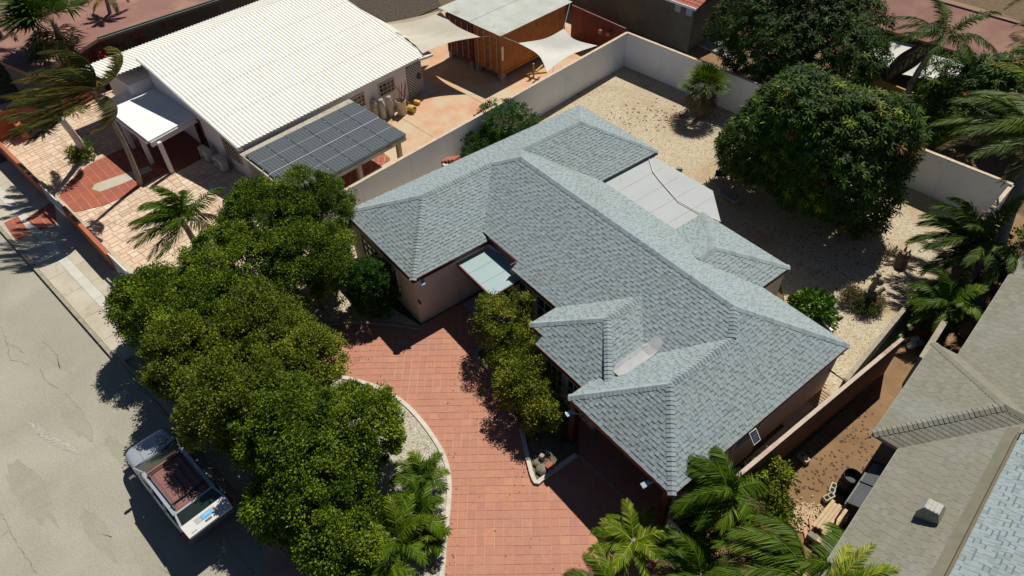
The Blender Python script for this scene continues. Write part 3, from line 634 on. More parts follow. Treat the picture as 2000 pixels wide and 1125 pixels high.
# porch canopy
M_teal = mat('teal_sheet', (0.27, 0.375, 0.395), (0.30, 0.40, 0.415), scale=1.5, rough=0.6, fine=0.015)
cn = []
b = MB(); b.prism([(-18.10, 11.22), (-15.72, 11.17), (-15.76, 12.68), (-16.35, 12.7), (-16.35, 12.95), (-18.10, 12.95)], 2.22, 2.32); can = b.build('porch_roof', M_teal, house)
for x in (-17.35, -16.55):
    b = MB(); b.beam((x, 11.24, 2.323), (x, 12.93, 2.323), 0.018, 0.008); b.build('roof_seam', mat('seam', (0.22, 0.30, 0.30), rough=0.8), can)
b = MB(); b.beam((-18.13, 11.19, 2.27), (-15.69, 11.14, 2.27), 0.05, 0.16); b.beam((-15.69, 11.14, 2.275), (-15.73, 12.7, 2.275), 0.05, 0.14); b.build('porch_fascia', M_fascia, can)
b = MB(); b.prism([(-17.9, 11.2), (-15.75, 11.15), (-15.75, 12.68), (-16.3, 12.7), (-16.3, 12.9), (-17.9, 12.9)], 0.0, 0.14); b.build('porch_step', mat('porch_floor', (0.30, 0.34, 0.37), rough=0.7), house)
# flat patio roof behind
f1, f2, f3, f4, f5 = P(1274, 306, 2.5), P(1392, 374, 2.5), P(1407, 433, 2.5), Vector((-13.5, 21.0, 2.5)), Vector((-13.6, 19.42, 2.5))
poly = [(-18.12, 19.45), (f1.x, f1.y), (f2.x, f2.y), (f3.x, f3.y), (-12.9, 21.25), (-13.62, 21.25), (-13.62, 19.45)]
b = MB(); b.prism(poly, 2.44, 2.54); fl = b.build('flat_roof', M_memb, house, label='flat pale grey membrane roof over the back patio')
b = MB()
for k in range(4):
    x0 = -18.1+0.9+k*1.0; b.beam((x0, 19.5, 2.545), (x0+0.0, 22.5, 2.545), 0.008, 0.006)
b.build('membrane_seam', mat('seam_grey', (0.30, 0.32, 0.335), rough=0.8), fl)
b = MB(); pth = [P(1268, 311, 2.58), P(1275, 335, 2.58), P(1288, 352, 2.58), P(1308, 375, 2.58), P(1325, 393, 2.6), P(1350, 407, 2.6), P(1375, 420, 2.62), P(1408, 433, 2.6)]
b.tube(pth, 0.022, 6); b.build('cable_conduit', mat('cable', (0.62, 0.60, 0.55), rough=0.6), fl)
b = MB()
for p in ((f1.x, f1.y), (f2.x, f2.y), (f3.x, f3.y)): b.box((p[0]*0.985-0.25, p[1]*0.985+0.25, 1.22), (0.12, 0.12, 2.44))
b.build('patio_post', M_fgrey, house)
# solar flood lamps on the eaves
M_steel = mat('steel', (0.35, 0.36, 0.37), rough=0.35, metal=0.7)
M_pvs = mat('small_cell', (0.30, 0.42, 0.58), (0.34, 0.45, 0.60), scale=10, rough=0.2)
def solar_lamp(px, z, wallpt, label, rz):
    p = P(*px, z); t = thing('solar_lamp', label, 'lamp', tuple(p), 'small solar flood lamps on arms below the maroon eaves')
    M = Matrix.Rotation(rz, 3, 'Z')@Matrix.Rotation(R(12), 3, 'X')
    b = MB(); b.box(p, (0.34, 0.17, 0.035), M=M); b.build('lamp_body', M_steel, t)
    b = MB(); b.box(p+M@Vector((0, 0, 0.021)), (0.31, 0.14, 0.006), M=M); b.build('solar_cell', M_pvs, t)
    b = MB(); b.tube([p-Vector((0, 0, 0.02)), Vector(wallpt)], 0.016, 6); b.build('arm', M_steel, t)
solar_lamp((826, 552), 2.35, (-17.95, 9.2, 2.5), 'small solar lamp at the corner above the curved gravel bed', R(-20))
solar_lamp((1114, 806), 2.3, (-9.2, 10.1, 2.5), 'small solar lamp by the red post above the shrub planter', R(80))
solar_lamp((1262, 945), 2.4, (-6.0, 10.05, 2.55), 'small solar lamp over the dark carport opening', R(80))
# solar panel on the gable wall
pp = P(1474, 853, 2.5)
t = thing('wall_solar_panel', 'small white framed solar panel tilted out from the right side wall', 'solar panel', tuple(pp))
M_pv = mat('pv_cell', (0.030, 0.042, 0.06), (0.035, 0.05, 0.07), scale=4, rough=0.16, spec=0.6)
M_wht = mat('white_metal', (0.75, 0.75, 0.73), rough=0.4)
c0, c1, c2, c3 = P(1463, 846, 2.62), P(1477, 836, 2.62), P(1486, 859, 2.35), P(1473, 870, 2.35)
b = MB(); b.slab([c0, c1, c2, c3], 0.03); b.build('frame', M_wht, t)
def bl(u, v): return c0.lerp(c1, u).lerp(c3.lerp(c2, u), v)
nn = (c1-c0).cross(c3-c0).normalized(); nn = nn if nn.z > 0 else -nn
for i in range(3):
    for j in range(5):
        b = MB(); b.slab([bl(0.07+i*0.29, 0.05+j*0.18)+nn*0.006, bl(0.34+i*0.29, 0.05+j*0.18)+nn*0.006, bl(0.34+i*0.29, 0.21+j*0.18)+nn*0.006, bl(0.07+i*0.29, 0.21+j*0.18)+nn*0.006], 0.004); b.build('cell', M_pv, t)
b = MB(); b.tube([(c0+c2)/2, Vector((-5.45, ((c0+c2)/2).y, 2.3))], 0.02, 6); b.build('bracket', M_steel, t)
# ================================================================ WALLS, NEIGHBOURS
M_white = mat('white_plaster', (0.82, 0.87, 0.94), (0.76, 0.81, 0.88), scale=0.7, rough=0.9, fine=0.03, bump=0.1, c3=(0.62, 0.62, 0.62), s3=0.9, lo3=0.6, hi3=0.85)
M_coping = mat('worn_coping', (0.62, 0.52, 0.40), (0.50, 0.40, 0.30), scale=6, rough=0.95, fine=0.2, bump=0.6)
def panel_wall(name, label, a, c, h, t, m, mc, step=2.9, z0=0.0, part='wall_panel', capw=0.03, caph=0.04):
    a = Vector((*a[:2], 0)); c = Vector((*c[:2], 0)); d = (c-a).normalized(); L = (c-a).length; n = max(1, round(L/step)); zz = Vector((0, 0, 1))
    th = thing(name, label, 'wall', tuple(a.lerp(c, 0.5)+zz*z0))
    for i in range(n):
        b = MB(); b.beam(a+d*(L*i/n+0.006)+zz*(z0+(h-z0)/2), a+d*(L*(i+1)/n-0.006)+zz*(z0+(h-z0)/2), t-0.004*(i % 2), h-z0); b.build(part, m, th)
    b = MB(); rr = random.Random(int(L*10)); s = 0.0
    while s < L:
        u = min(L-s, rr.uniform(0.3, 0.9)); b.beam(a+d*s+zz*(h+caph/2), a+d*(s+u-0.004)+zz*(h+caph/2+rr.uniform(-0.006, 0.006)), t+capw*rr.uniform(0.6, 1.4), caph); s += u
    b.build('coping', mc, th, kind='stuff'); return th
W0 = P(600, 413, 2.2).xy; W1 = P(1225, 64, 2.2).xy; W2 = P(1978, 361, 2.2).xy
panel_wall('boundary_wall', 'long white plastered wall between the salmon patio and the shingled house', W0, W1, 2.2, 0.16, M_white, M_coping)
panel_wall('boundary_wall', 'white plastered wall along the back of the gravel yard', W1, W2, 2.2, 0.16, M_white, M_coping)
M_brownw = mat('brown_wall', (0.15, 0.075, 0.05), (0.20, 0.11, 0.075), scale=1.5, rough=0.95, fine=0.1)
M_pinkcap = mat('pinkish_coping', (0.50, 0.42, 0.34), (0.40, 0.26, 0.20), scale=1.2, rough=0.9, fine=0.2, lo=0.5, hi=0.68)
panel_wall('boundary_wall', 'brown wall with pale pinkish top along the dirt lane', P(1436, 934, 2.0), P(1762, 662, 2.0), 2.0, 0.13, M_brownw, M_pinkcap, capw=0.01)
panel_wall('boundary_wall', 'whitish wall with streaked coping beneath the large palm at the right edge', P(1905, 447, 2.1), P(1976, 362, 2.1), 2.1, 0.17, M_white, M_coping, capw=0.01)
M_greyw = mat('grey_block', (0.27, 0.285, 0.275), (0.20, 0.215, 0.21), scale=2, rough=0.9, fine=0.08)
panel_wall('low_wall', 'low grey block wall beside the green slimed strip', P(1652, 742, 1.2), P(1800, 562, 1.2), 1.2, 0.16, M_greyw, M_kerb, capw=0.01)
panel_wall('block_wall', 'tall grey block wall under the palms beside the earth lane', P(1800, 700, 1.6), P(1925, 500, 1.6), 1.6, 0.2, M_greyw, M_kerb, capw=0.01)
b = MB(); b.prism([tuple(P(*q, 0).xy) for q in ((1668, 760), (1690, 765), (1790, 620), (1760, 600))], -0.04, 0.03); b.build('algae_strip', mat('algae', (0.16, 0.20, 0.08), (0.22, 0.25, 0.12), scale=2, rough=0.8), label='damp green strip between the low grey wall and the brown wall', kind='structure')
M_wood = mat('weathered_wood', (0.42, 0.30, 0.19), (0.33, 0.23, 0.15), scale=4, rough=0.85, fine=0.15)
b = MB(); b.tube([P(1617, 721, 1.9), P(1659, 749, 1.9)], 0.035, 6); b.build('pole', M_wood, label='horizontal wooden pole between the house corner and the brown wall', cat='pole')
b = MB(); b.tube([P(1602, 743, 0.1), P(1615, 753, 0.1)], 0.03, 6); b.build('pipe', mat('red_pipe', (0.55, 0.07, 0.03), rough=0.5), label='short red pipe lying by the right house corner', cat='pipe')
sp = thing('plank_pile', 'loose wooden planks lying on the ground behind the right house corner', 'planks', tuple(P(1585, 770, 0.03)))
for i in range(7):
    b = MB(); b.beam(P(1560+i*3, 768-i*4.5, 0.05+0.004*(i % 3)), P(1606+i*3, 800-i*4.5, 0.05+0.004*(i % 2)), 0.10, 0.03); b.build('plank', M_wood, sp)

# ---- white roofed neighbour
ZL, ZH = 2.35, 4.1
A = P(465, 289, ZL); Bq = P(831, 107, ZL); C = P(265, 111, ZH); D = C+(Bq-A); D = Vector((D.x, D.y, ZH))
nb = thing('white_roofed_house', 'white walled house with a large corrugated white roof', 'house', tuple(((A+D)/2).xy)+(0,))
M_cor = mat('white_sheet', (0.86, 0.86, 0.80), (0.82, 0.82, 0.75), scale=0.6, rough=0.75, fine=0.03, c3=(0.72, 0.72, 0.64), s3=1.5, lo3=0.6, hi3=0.85, spec=0.3)
ex = (Bq-A); LX = ex.length; ex.normalize(); ey = (C-A); LY = ey.length; ey.normalize(); en = ex.cross(ey).normalized(); en = en if en.z > 0 else -en
def corr_sheet(parent, o, ex, ey, en, x0, x1, y0, y1, pitch, amp, m, name='roof_sheet', lift=0.0, seg=6, tilt=0.014):
    """one corrugated sheet, waves across ex, resting on the one below"""
    n = max(1, round((x1-x0)/pitch))*seg; top = []; 
    for j, y in enumerate((y0, y1)):
        for i in range(n+1):
            x = x0+(x1-x0)*i/n; h = amp*math.cos(2*math.pi*x/pitch)+lift+(tilt if j == 0 else 0)
            top.append(o+ex*x+ey*y+en*h)
    b = MB(); k = n+1; vs = top+[p-en*0.012 for p in top]
    fs = [(i, i+1, k+i+1, k+i) for i in range(n)]+[(2*k+i+1, 2*k+i, 3*k+i, 3*k+i+1) for i in range(n)]
    fs += [(2*k+i, 2*k+i+1, i+1, i) for i in range(n)]+[(k+i, k+i+1, 3*k+i+1, 3*k+i) for i in range(n)]
    b.add(vs, fs); return b.build(name, m, parent, smooth=False)
pitch = 0.235; cols = 12; W = 5*pitch; cols = int(math.ceil(LX/W)); pitch = LX/cols/5; W = pitch*5
rows = 4
for j in range(rows):
    y0 = LY*j/rows; y1 = LY*(j+1)/rows+(0.12 if j < rows-1 else 0)
    for i in range(cols):
        corr_sheet(nb, A, ex, ey, en, i*W, (i+1)*W, y0, y1, pitch, 0.028, M_cor)
# lower sheets beyond the ridge
S0 = P(223, 149, 3.3); S1 = P(160, 131, 3.05); 
c0 = C-ex*1.2-Vector((0, 0, 0.55)); e2 = (S1-c0); e2 = e2-ex*e2.dot(ex); L2 = e2.length; e2.normalize(); n2 = ex.cross(e2).normalized(); n2 = n2 if n2.z > 0 else -n2
for i in range(-1, cols):
    corr_sheet(nb, c0, ex, e2, n2, i*W+0.3, (i+1)*W+0.3, 0.0, L2, pitch, 0.028, M_cor)
# body under the roofs
ins = 0.3
def dn(p, z): return Vector((p.x, p.y, z))
exh = Vector((ex.x, ex.y, 0)).normalized(); eyh = Vector((-exh.y, exh.x, 0))
if eyh.dot(ey) < 0: eyh = -eyh
q = [A+exh*ins+eyh*0.18, Bq-exh*0.35+eyh*0.18, D-exh*0.35-eyh*0.1, C+exh*ins-eyh*0.1]
tz = [ZL-0.02, ZL-0.02, ZH-0.12, ZH-0.12]
M_bw = mat('pinkish_white_wall', (0.72, 0.68, 0.70), (0.66, 0.62, 0.64), scale=0.8, rough=0.9, fine=0.03, bump=0.1)
b = MB(); vs = [dn(p, 0) for p in q]+[dn(p, z) for p, z in zip(q, tz)]
b.add(vs, [(0, 1, 5, 4), (1, 2, 6, 5), (2, 3, 7, 6), (3, 0, 4, 7), (4, 5, 6, 7)]); b.build('wall', M_bw, nb)
b = MB(); r2 = [C+exh*0.2-eyh*0.0, C+exh*(LX-0.6), C+exh*(LX-0.6)+eyh*(L2*0.8), C-exh*1.0+eyh*(L2*0.85), C-exh*1.0]
b.prism([p.xy[:] for p in r2], 0, 2.75); b.build('side_wall', M_bw, nb)
b = MB(); b.beam(A-ex*0.03+en*0.0-Vector((0, 0, 0.09)), C-ex*0.03-Vector((0, 0, 0.09)), 0.05, 0.20); b.build('barge_board', M_wht, nb)
# flat white ledge along the far right edge
lp = [P(*t) for t in ((634, 0, 3.4), (690, 41, 3.0), (816, 115, 2.4), (842, 107, 2.4), (762, 49, 2.95), (657, -2, 3.4))]
b = MB(); b.slab([P(634, -3, 3.42), P(830, 112, 2.33), P(846, 106, 2.33), P(762, 49, 2.80), P(657, -8, 3.36)], 0.12); b.build('ledge', mat('white_ledge', (0.70, 0.70, 0.64), (0.62, 0.62, 0.56), scale=1, rough=0.85), nb)
b = MB(); b.beam(P(818, 117, 2.25), P(843, 108, 2.25), 0.10, 0.16); b.build('end_beam', M_wht, nb)
# windows on the long wall facing us
def onwall(px, z): # point of the front wall plane for the photo point
    a0 = q[0]; n = eyh; d = P(*px, 0)-Vector((0, 0, CAMH)); t = (a0-Vector((0, 0, CAMH))).dot(n)/d.dot(n); return Vector((0, 0, CAMH))+d*t
M_bars = mat('beige_grille', (0.48, 0.42, 0.33), rough=0.6)
for pa, pb in (((739, 175), (768, 150)), ((684, 212), (712, 190))):
    u = onwall(pa, 0); v = onwall(pb, 0); window(nb, u, v, 1.05, 1.85, 4, 3, (-eyh).xy, mf=M_bars, bar=0.045)
# gable window with grille and the air conditioners
ga = lambda s: q[0]+(q[3]-q[0])*s
gw = -exh
window(nb, ga(0.06), ga(0.24), 0.75, 2.0, 6, 6, gw.xy, mf=M_bars, bar=0.04)
window(nb, ga(0.47), ga(0.57), 0.05, 1.95, 1, 1, gw.xy, mf=mat('brown_frame', (0.12, 0.06, 0.03), rough=0.6), name='door')
M_ac = mat('ac_white', (0.60, 0.58, 0.54), (0.52, 0.50, 0.46), scale=3, rough=0.55); M_dk = mat('dark_plastic', (0.025, 0.025, 0.025), rough=0.5)
def ac(px, lab):
    p = P(*px, 0.0); t = thing('air_conditioner', lab, 'air conditioner', tuple(p), 'air conditioner units at the gable wall'); M = Matrix((exh, eyh, Vector((0, 0, 1)))).transposed()
    b = MB(); b.box(p+Vector((0, 0, 0.42)), (0.36, 0.85, 0.66), M=M); b.build('casing', M_ac, t, bevel=0.015)
    b = MB(); c = p+gw*0.19+Vector((0, 0, 0.42))+eyh*0.1
    for r in (0.06, 0.12, 0.18, 0.24):
        b.tube([c+gw*0.01+eyh*r*math.cos(a)+Vector((0, 0, r*math.sin(a))) for a in [2*math.pi*k/16 for k in range(17)]], 0.008, 4)
    b.build('fan_guard', M_wht, t)
    b = MB(); b.tube([c-gw*0.0, c+gw*0.008], 0.26, 20); b.build('fan', M_dk, t)
    b = MB(); b.box(p+Vector((0, 0, 0.045))+eyh*0.3, (0.4, 0.06, 0.09), M=M); b.box(p+Vector((0, 0, 0.045))-eyh*0.3, (0.4, 0.06, 0.09), M=M); b.build('foot', M_dk, t)
    b = MB(); b.tube([p-eyh*0.3-gw*0.17+Vector((0, 0, 0.3)), p-eyh*0.5-gw*0.2+Vector((0, 0, 0.15)), p-eyh*0.55-gw*0.3+Vector((0, 0, 0.2))], 0.03, 6); b.build('hose', M_dk, t)
ac((407, 312), 'white air conditioner unit nearer the dark porch opening'); ac((436, 331), 'white air conditioner unit nearer the wall corner under the roof')
# porch
ZP = 2.1
pa, pb_, pc, pd = P(195, 203, ZP), P(290, 276, ZP), P(392, 220, ZP), P(295, 150, ZP)
b = MB(); b.slab([pa, pb_, pc, pd], 0.10); b.build('porch_roof', mat('porch_paint', (0.80, 0.81, 0.82), (0.75, 0.76, 0.77), scale=1.1, rough=0.7, fine=0.02, c3=(0.66, 0.68, 0.66), s3=0.8, lo3=0.6, hi3=0.75), nb, label='flat white painted porch roof')
b = MB(); b.beam(pb_.lerp(pc, 0.02)-Vector((0, 0, 0.24)), pb_.lerp(pc, 0.95)-Vector((0, 0, 0.24)), 0.12, 0.28); b.beam(pa.lerp(pb_, 0.08)-Vector((0, 0, 0.2))+eyh*0.1, pa.lerp(pb_, 0.96)-Vector((0, 0, 0.2))+eyh*0.1, 0.12, 0.2); b.build('porch_beam', M_bw, nb)
b = MB(); b.box(P(262, 140, 2.7)-Vector((0, 0, 0.6)), (0.9, 0.14, 1.5), math.atan2(eyh.y, eyh.x)); b.build('parapet', mat('pale_blue_white', (0.60, 0.64, 0.67), rough=0.8), nb)
for px in ((262, 290), (298, 320), (337, 338)):
    p = P(*px, 0); b = MB(); b.box((p.x, p.y, 0.98), (0.2, 0.2, 1.96), AX); b.build('porch_post', M_bw, nb)
b = MB(); b.prism(xy((262, 292), (337, 342), (405, 305), (345, 225)), 0.0, 0.061); b.build('porch_floor', mat('dark_red_floor', (0.16, 0.045, 0.03), (0.2, 0.06, 0.04), rough=0.6), nb)
# ---- carport with solar panels
TL, TR_, BR = P(478, 303, 2.12), P(691, 198, 2.12), P(792, 262, 1.98); BL = TL+(BR-TR_)
cp = thing('solar_carport', 'open carport roof slab carrying two rows of solar panels', 'carport', tuple(((TL+BR)/2).xy)+(0,))
ux = (TR_-TL); LU = ux.length; ux.normalize(); uy = (BL-TL); LV = uy.length; uy.normalize(); un = ux.cross(uy).normalized(); un = un if un.z > 0 else -un
M_slabc = mat('carport_slab', (0.45, 0.42, 0.34), (0.36, 0.34, 0.28), scale=1.5, rough=0.9, fine=0.08, c3=(0.16, 0.15, 0.13), s3=2.5, lo3=0.58, hi3=0.7)
b = MB(); b.slab([TL-ux*0.1-uy*0.55-un*0.09, TR_-uy*0.55+ux*0.05-un*0.09, BR+ux*0.05-uy*0.06-un*0.09, BL-ux*0.1-uy*0.06-un*0.09], 0.10); b.build('carport_roof', M_slabc, cp)
b = MB(); b.beam(BL-un*0.30-uy*0.1, BR-un*0.30-uy*0.1+ux*0.03, 0.16, 0.20); b.build('edge_beam', M_slabc, cp)
for s in (0.12, 0.55, 0.93):
    p = BL.lerp(BR, s)-uy*0.12; b = MB(); b.box((p.x, p.y, 0.83), (0.22, 0.22, 1.66), AX); b.build('post', mat('tan_post', (0.40, 0.30, 0.22), rough=0.8), cp)
def pvmat():
    m = mat('pv_glass', (0.045, 0.06, 0.075), rough=0.22, spec=0.6); n = m.node_tree.nodes; l = m.node_tree.links; b_ = n['Principled BSDF']
    tc = n.new('ShaderNodeTexCoord'); s = n.new('ShaderNodeSeparateXYZ'); l.new(tc.outputs['Object'], s.inputs[0])
    def line(out, per, wd, ph=0.0):
        a = n.new('ShaderNodeMath'); a.operation = 'ADD'; a.inputs[1].default_value = ph; l.new(out, a.inputs[0])
        a2 = n.new('ShaderNodeMath'); a2.operation = 'PINGPONG'; a2.inputs[1].default_value = per/2; l.new(a.outputs[0], a2.inputs[0])
        c = n.new('ShaderNodeMath'); c.operation = 'LESS_THAN'; c.inputs[1].default_value = wd; l.new(a2.outputs[0], c.inputs[0]); return c.outputs[0]
    def mixc(f, a, c, k):
        mu = n.new('ShaderNodeMath'); mu.operation = 'MULTIPLY'; mu.inputs[1].default_value = k; l.new(f, mu.inputs[0])
        x = n.new('ShaderNodeMix'); x.data_type = 'RGBA'; l.new(mu.outputs[0], x.inputs[0])
        if isinstance(a, tuple): x.inputs[6].default_value = (*a, 1)
        else: l.new(a, x.inputs[6])
        x.inputs[7].default_value = (*c, 1); return x.outputs[2]
    c = mixc(line(s.outputs[0], 0.182, 0.005), (0.085, 0.10, 0.108), (0.42, 0.45, 0.47), 0.75)
    c = mixc(line(s.outputs[1], 0.09, 0.003), c, (0.25, 0.28, 0.30), 0.35)
    l.new(c, b_.inputs['Base Color']); return m
M_pvg = pvmat(); M_pvf = mat('pv_frame', (0.10, 0.11, 0.12), rough=0.4, metal=0.5); M_al = mat('aluminium', (0.62, 0.63, 0.64), rough=0.35, metal=0.4)
cw = LU/6; rh = (LV-0.06)/2; Mp = Matrix((ux, uy, un)).transposed().to_4x4()
pme = None
for j in range(2):
    for i in range(6):
        o0 = TL+ux*(i*cw)+uy*(j*(rh+0.06))
        root = bpy.data.objects.new('solar_panel', None)
        b = MB(); b.box((cw/2, rh/2, -0.012), (cw-0.02, rh-0.01, 0.024))
        me = bpy.data.meshes.new('solar_panel'); me.from_pydata(b.v, [], b.f); me.materials.append(M_pvf)
        f = bpy.data.objects.new('solar_panel', me); COL.objects.link(f); f.parent = cp; M4 = Mp.copy(); M4.translation = o0-ORG[cp]; f.matrix_local = M4; ORG[f] = Vector((0, 0, 0))
        for k in range(2):
            b = MB(); b.box((cw/2, rh*(0.255 if k == 0 else 0.745), 0.002), (cw-0.045, rh*0.475, 0.006)); b.build('panel_glass', M_pvg, f)
        b = MB(); b.box((cw/2, rh/2, 0.001), (cw-0.04, 0.022, 0.008)); b.build('centre_strip', M_al, f)
b = MB(); b.beam(TL+uy*(rh+0.03)+un*0.004, TR_+uy*(rh+0.03)+un*0.004, 0.05, 0.01)
for i in range(7):
    for v in (0.22, 0.78, 1.25, 1.80): b.box(TL+ux*(i*cw)+uy*(rh*v)+un*0.008, (0.05, 0.05, 0.018), AX)
b.build('clamp', M_al, cp, kind='stuff')
# floor tiles visible under its edge
t_ = thing('patio_tiles', 'red diagonal floor tiles under the solar carport', None, tuple(P(735, 312))); tag(t_, kind='structure')
tile_field(t_, xy((600, 420), (700, 300), (742, 292), (765, 312), (700, 350), (650, 390)), 0.33, AX+R(45), -0.002, 0.012, TR, (5, 3, 2), gap=0.012, seed=13)
# ---- terracotta street wall, gates
M_ter = mat('terracotta_paint', (0.42, 0.135, 0.06), (0.36, 0.115, 0.055), scale=1.2, rough=0.85, fine=0.05, bump=0.1, c3=(0.45, 0.17, 0.09), s3=1.2)
M_gate = mat('white_gate', (0.66, 0.66, 0.66), rough=0.5)
def gate(a, c, h, label):
    t = thing('gate', label, 'gate', tuple(a.lerp(c, 0.5))); zz = Vector((0, 0, 1)); d = (c-a).normalized(); L = (c-a).length
    b = MB(); b.beam(a+zz*h, c+zz*h, 0.06, 0.07); b.beam(a+zz*0.18, c+zz*0.18, 0.05, 0.06); b.build('rail', M_gate, t)
    n = int(L/0.15)
    for i in range(n+1):
        b = MB(); b.beam(a+d*(L*i/n)+zz*0.2, a+d*(L*i/n)+zz*(h-0.03), 0.025, 0.025, up=tuple(d)); b.build('bar', M_gate, t)
    b = MB(); n2 = Vector((-d.y, d.x, 0)); b.beam(a+n2*0.03+zz*(h*0.55), c+n2*0.03+zz*(h*0.55), 0.02, h*0.62); b.build('sheet_panel', M_gate, t)
def tw(a, c, h, lab, th=0.17):
    return panel_wall('garden_wall', lab, a, c, h, th, M_ter, M_ter, step=2.6, capw=0.02, caph=0.05)
TB = 1.05
g0, g1, g2, g3 = P(76, 358, TB), P(128, 424, TB), P(208, 478, TB), P(262, 545, TB)
s_dir = (P(75, 358, TB)-P(0, 283, TB)).normalized()
g0 = dn(g0, 0); g1 = dn(P(124, 405, TB), 0); g2 = dn(P(212, 497, TB), 0)
tw(P(-60, 222, TB), g0, TB, 'terracotta street wall left of the first white gate')
tw(g1, g2, TB, 'terracotta street wall between the two white gates')
gate(g0+Vector((0.1, 0, 0)), g1, 1.1, 'white barred driveway gate facing the red apron tiles'); gate(g2, dn(P(268, 552, TB), 0), 1.1, 'white barred gate at the edge of the big hedge')
tw(P(-60, 245, 1.5), P(172, 146, 1.5), 1.5, 'terracotta side wall behind the windblown palm')
b = MB(); p = P(8, 292, 0); b.box((p.x-0.9, p.y+1.2, 0.5), (0.35, 1.4, 1.0), AX); b.build('garden_pier', M_ter, label='terracotta stub wall at the left edge inside the stone yard', cat='wall')
# ---- containers
zt = 3.0
k0 = P(977, 72, zt+0.02); la = R(97.7); lx = Vector((math.cos(la), math.sin(la), 0)); wx = Vector((-lx.y, lx.x, 0))
def cont(c0, m, label, doors=True):
    t = thing('shipping_container', label, 'container', tuple(c0+lx*3.03+wx*1.22)); zz = Vector((0, 0, 1)); z0, z1 = 0.42, 3.0
    fr = 0.06
    b = MB()
    for s, u in ((0, 0), (6.06, 0), (0, 2.44), (6.06, 2.44)):
        b.box(dn(c0, (z0+z1)/2)+lx*(s+(0.06 if s == 0 else -0.06))+wx*(u+(0.06 if u == 0 else -0.06)), (0.12, 0.12, z1-z0), la)
    for z in (z0+0.06, z1-0.05):
        for u in (0.05, 2.39): b.beam(dn(c0, z)+lx*0.12+wx*u, dn(c0, z)+lx*5.94+wx*u, 0.09, 0.11)
        for s in (0.05, 6.01): b.beam(dn(c0, z)+lx*s+wx*0.12, dn(c0, z)+lx*s+wx*2.32, 0.09, 0.11)
    b.build('corner_frame', m, t)
    for side, u in (('a', 0.04), ('b', 2.40)):
        b = MB(); n = 22; pr = []
        sgn = 1 if u < 1 else -1
        for i in range(n):
            s = 0.12+5.82*i/n; w_ = 5.82/n
            for f, dpt in ((0, 0), (0.3, 0), (0.5, 0.04), (0.8, 0.04)): pr.append((s+w_*f, u+sgn*dpt))
        pr.append((5.94, u)); vs = [dn(c0, z)+lx*a+wx*c for z in (z0+0.1, z1-0.1) for a, c in pr]; k = len(pr)
        b.add(vs, [(i, i+1, k+i+1, k+i) for i in range(k-1)]); b.build('side_wall', m, t)
    b = MB(); b.prism([(dn(c0, 0)+lx*a+wx*c).xy[:] for a, c in ((0.05, 0.05), (6.0, 0.05), (6.0, 2.39), (0.05, 2.39))], z1-0.06, z1-0.02); b.build('roof_sheet', m, t)
    b = MB(); b.beam(dn(c0, 1.7)+lx*6.0+wx*0.1, dn(c0, 1.7)+lx*6.0+wx*2.34, 0.03, 2.5); b.build('end_wall', m, t)
    for k in range(2):
        u0 = 0.13+k*1.10; b = MB(); b.beam(dn(c0, 1.7)+lx*0.05+wx*u0, dn(c0, 1.7)+lx*0.05+wx*(u0+1.07), 0.05, 2.36); dr = b.build('door', m, t)
        for z in (0.85, 1.25, 1.65, 2.05, 2.45):
            b = MB(); b.beam(dn(c0, z)+lx*0.012+wx*(u0+0.08), dn(c0, z)+lx*0.012+wx*(u0+0.99), 0.025, 0.24); b.build('door_panel', m, dr)
        for s in (0.25, 0.80):
            b = MB(); b.tube([dn(c0, 0.55)-lx*0.02+wx*(u0+s), dn(c0, 2.9)-lx*0.02+wx*(u0+s)], 0.022, 6); b.build('locking_bar', M_bars, dr)
    for s in (0.2, 5.86):
        for u in (0.2, 2.24): b = MB(); b.box(dn(c0, 0.21)+lx*s+wx*u, (0.4, 0.3, 0.42), la); b.build('support_block', M_greyw, t)
    return t
M_or = mat('orange_rust_paint', (0.45, 0.165, 0.035), (0.36, 0.12, 0.03), scale=1.3, rough=0.7, fine=0.1, c3=(0.15, 0.055, 0.02), s3=2.2, lo3=0.55, hi3=0.75)
M_dr = mat('dark_red_paint', (0.13, 0.025, 0.018), (0.17, 0.035, 0.022), scale=1.3, rough=0.7, fine=0.1, c3=(0.07, 0.02, 0.015), s3=2.2, lo3=0.55, hi3=0.75)
o1 = cont(k0+lx*0.1+wx*0.05, M_or, 'orange rusty shipping container with closed double doors'); cont(k0+lx*0.1+wx*2.62, M_dr, 'dark red shipping container standing left of the orange one')
b = MB(); b.beam(dn(k0, 1.4)+lx*0.2+wx*0.035, dn(k0, 2.3)+lx*0.2+wx*0.035, 0.02, 0.16, up=tuple(lx)); b.build('grey_strip', M_al, o1)
M_zinc = mat('zinc_sheet', (0.60, 0.62, 0.58), (0.50, 0.52, 0.48), scale=1.0, rough=0.7, fine=0.05, c3=(0.36, 0.33, 0.24), s3=0.8, lo3=0.6, hi3=0.75, spec=0.3)
cr_ = thing('container_roof', 'pale corrugated metal roof sheets laid over the two containers', 'roof', tuple(dn(k0, 3.02)+lx*3.3+wx*2.7))
e0 = k0+Vector((0, 0, 0.06)); 
ey2 = (wx+Vector((0, 0, 0.03))).normalized(); n22 = lx.cross(ey2); n22 = n22 if n22.z > 0 else -n22
for i in range(7):
    for j in range(2):
        corr_sheet(cr_, e0-lx*0.1-wx*0.1, lx, ey2, n22, i*0.96, (i+1)*0.96, j*2.75, (j+1)*2.75+0.1, 0.12, 0.012, M_zinc, seg=4, tilt=0.02, lift=0.02)
panel_wall('red_fence', 'dark red sheet fence behind the orange container', P(1118, 12, 2.2), P(1222, 58, 2.2), 2.25, 0.08, M_dr, M_dr, step=1.2, part='fence_panel')
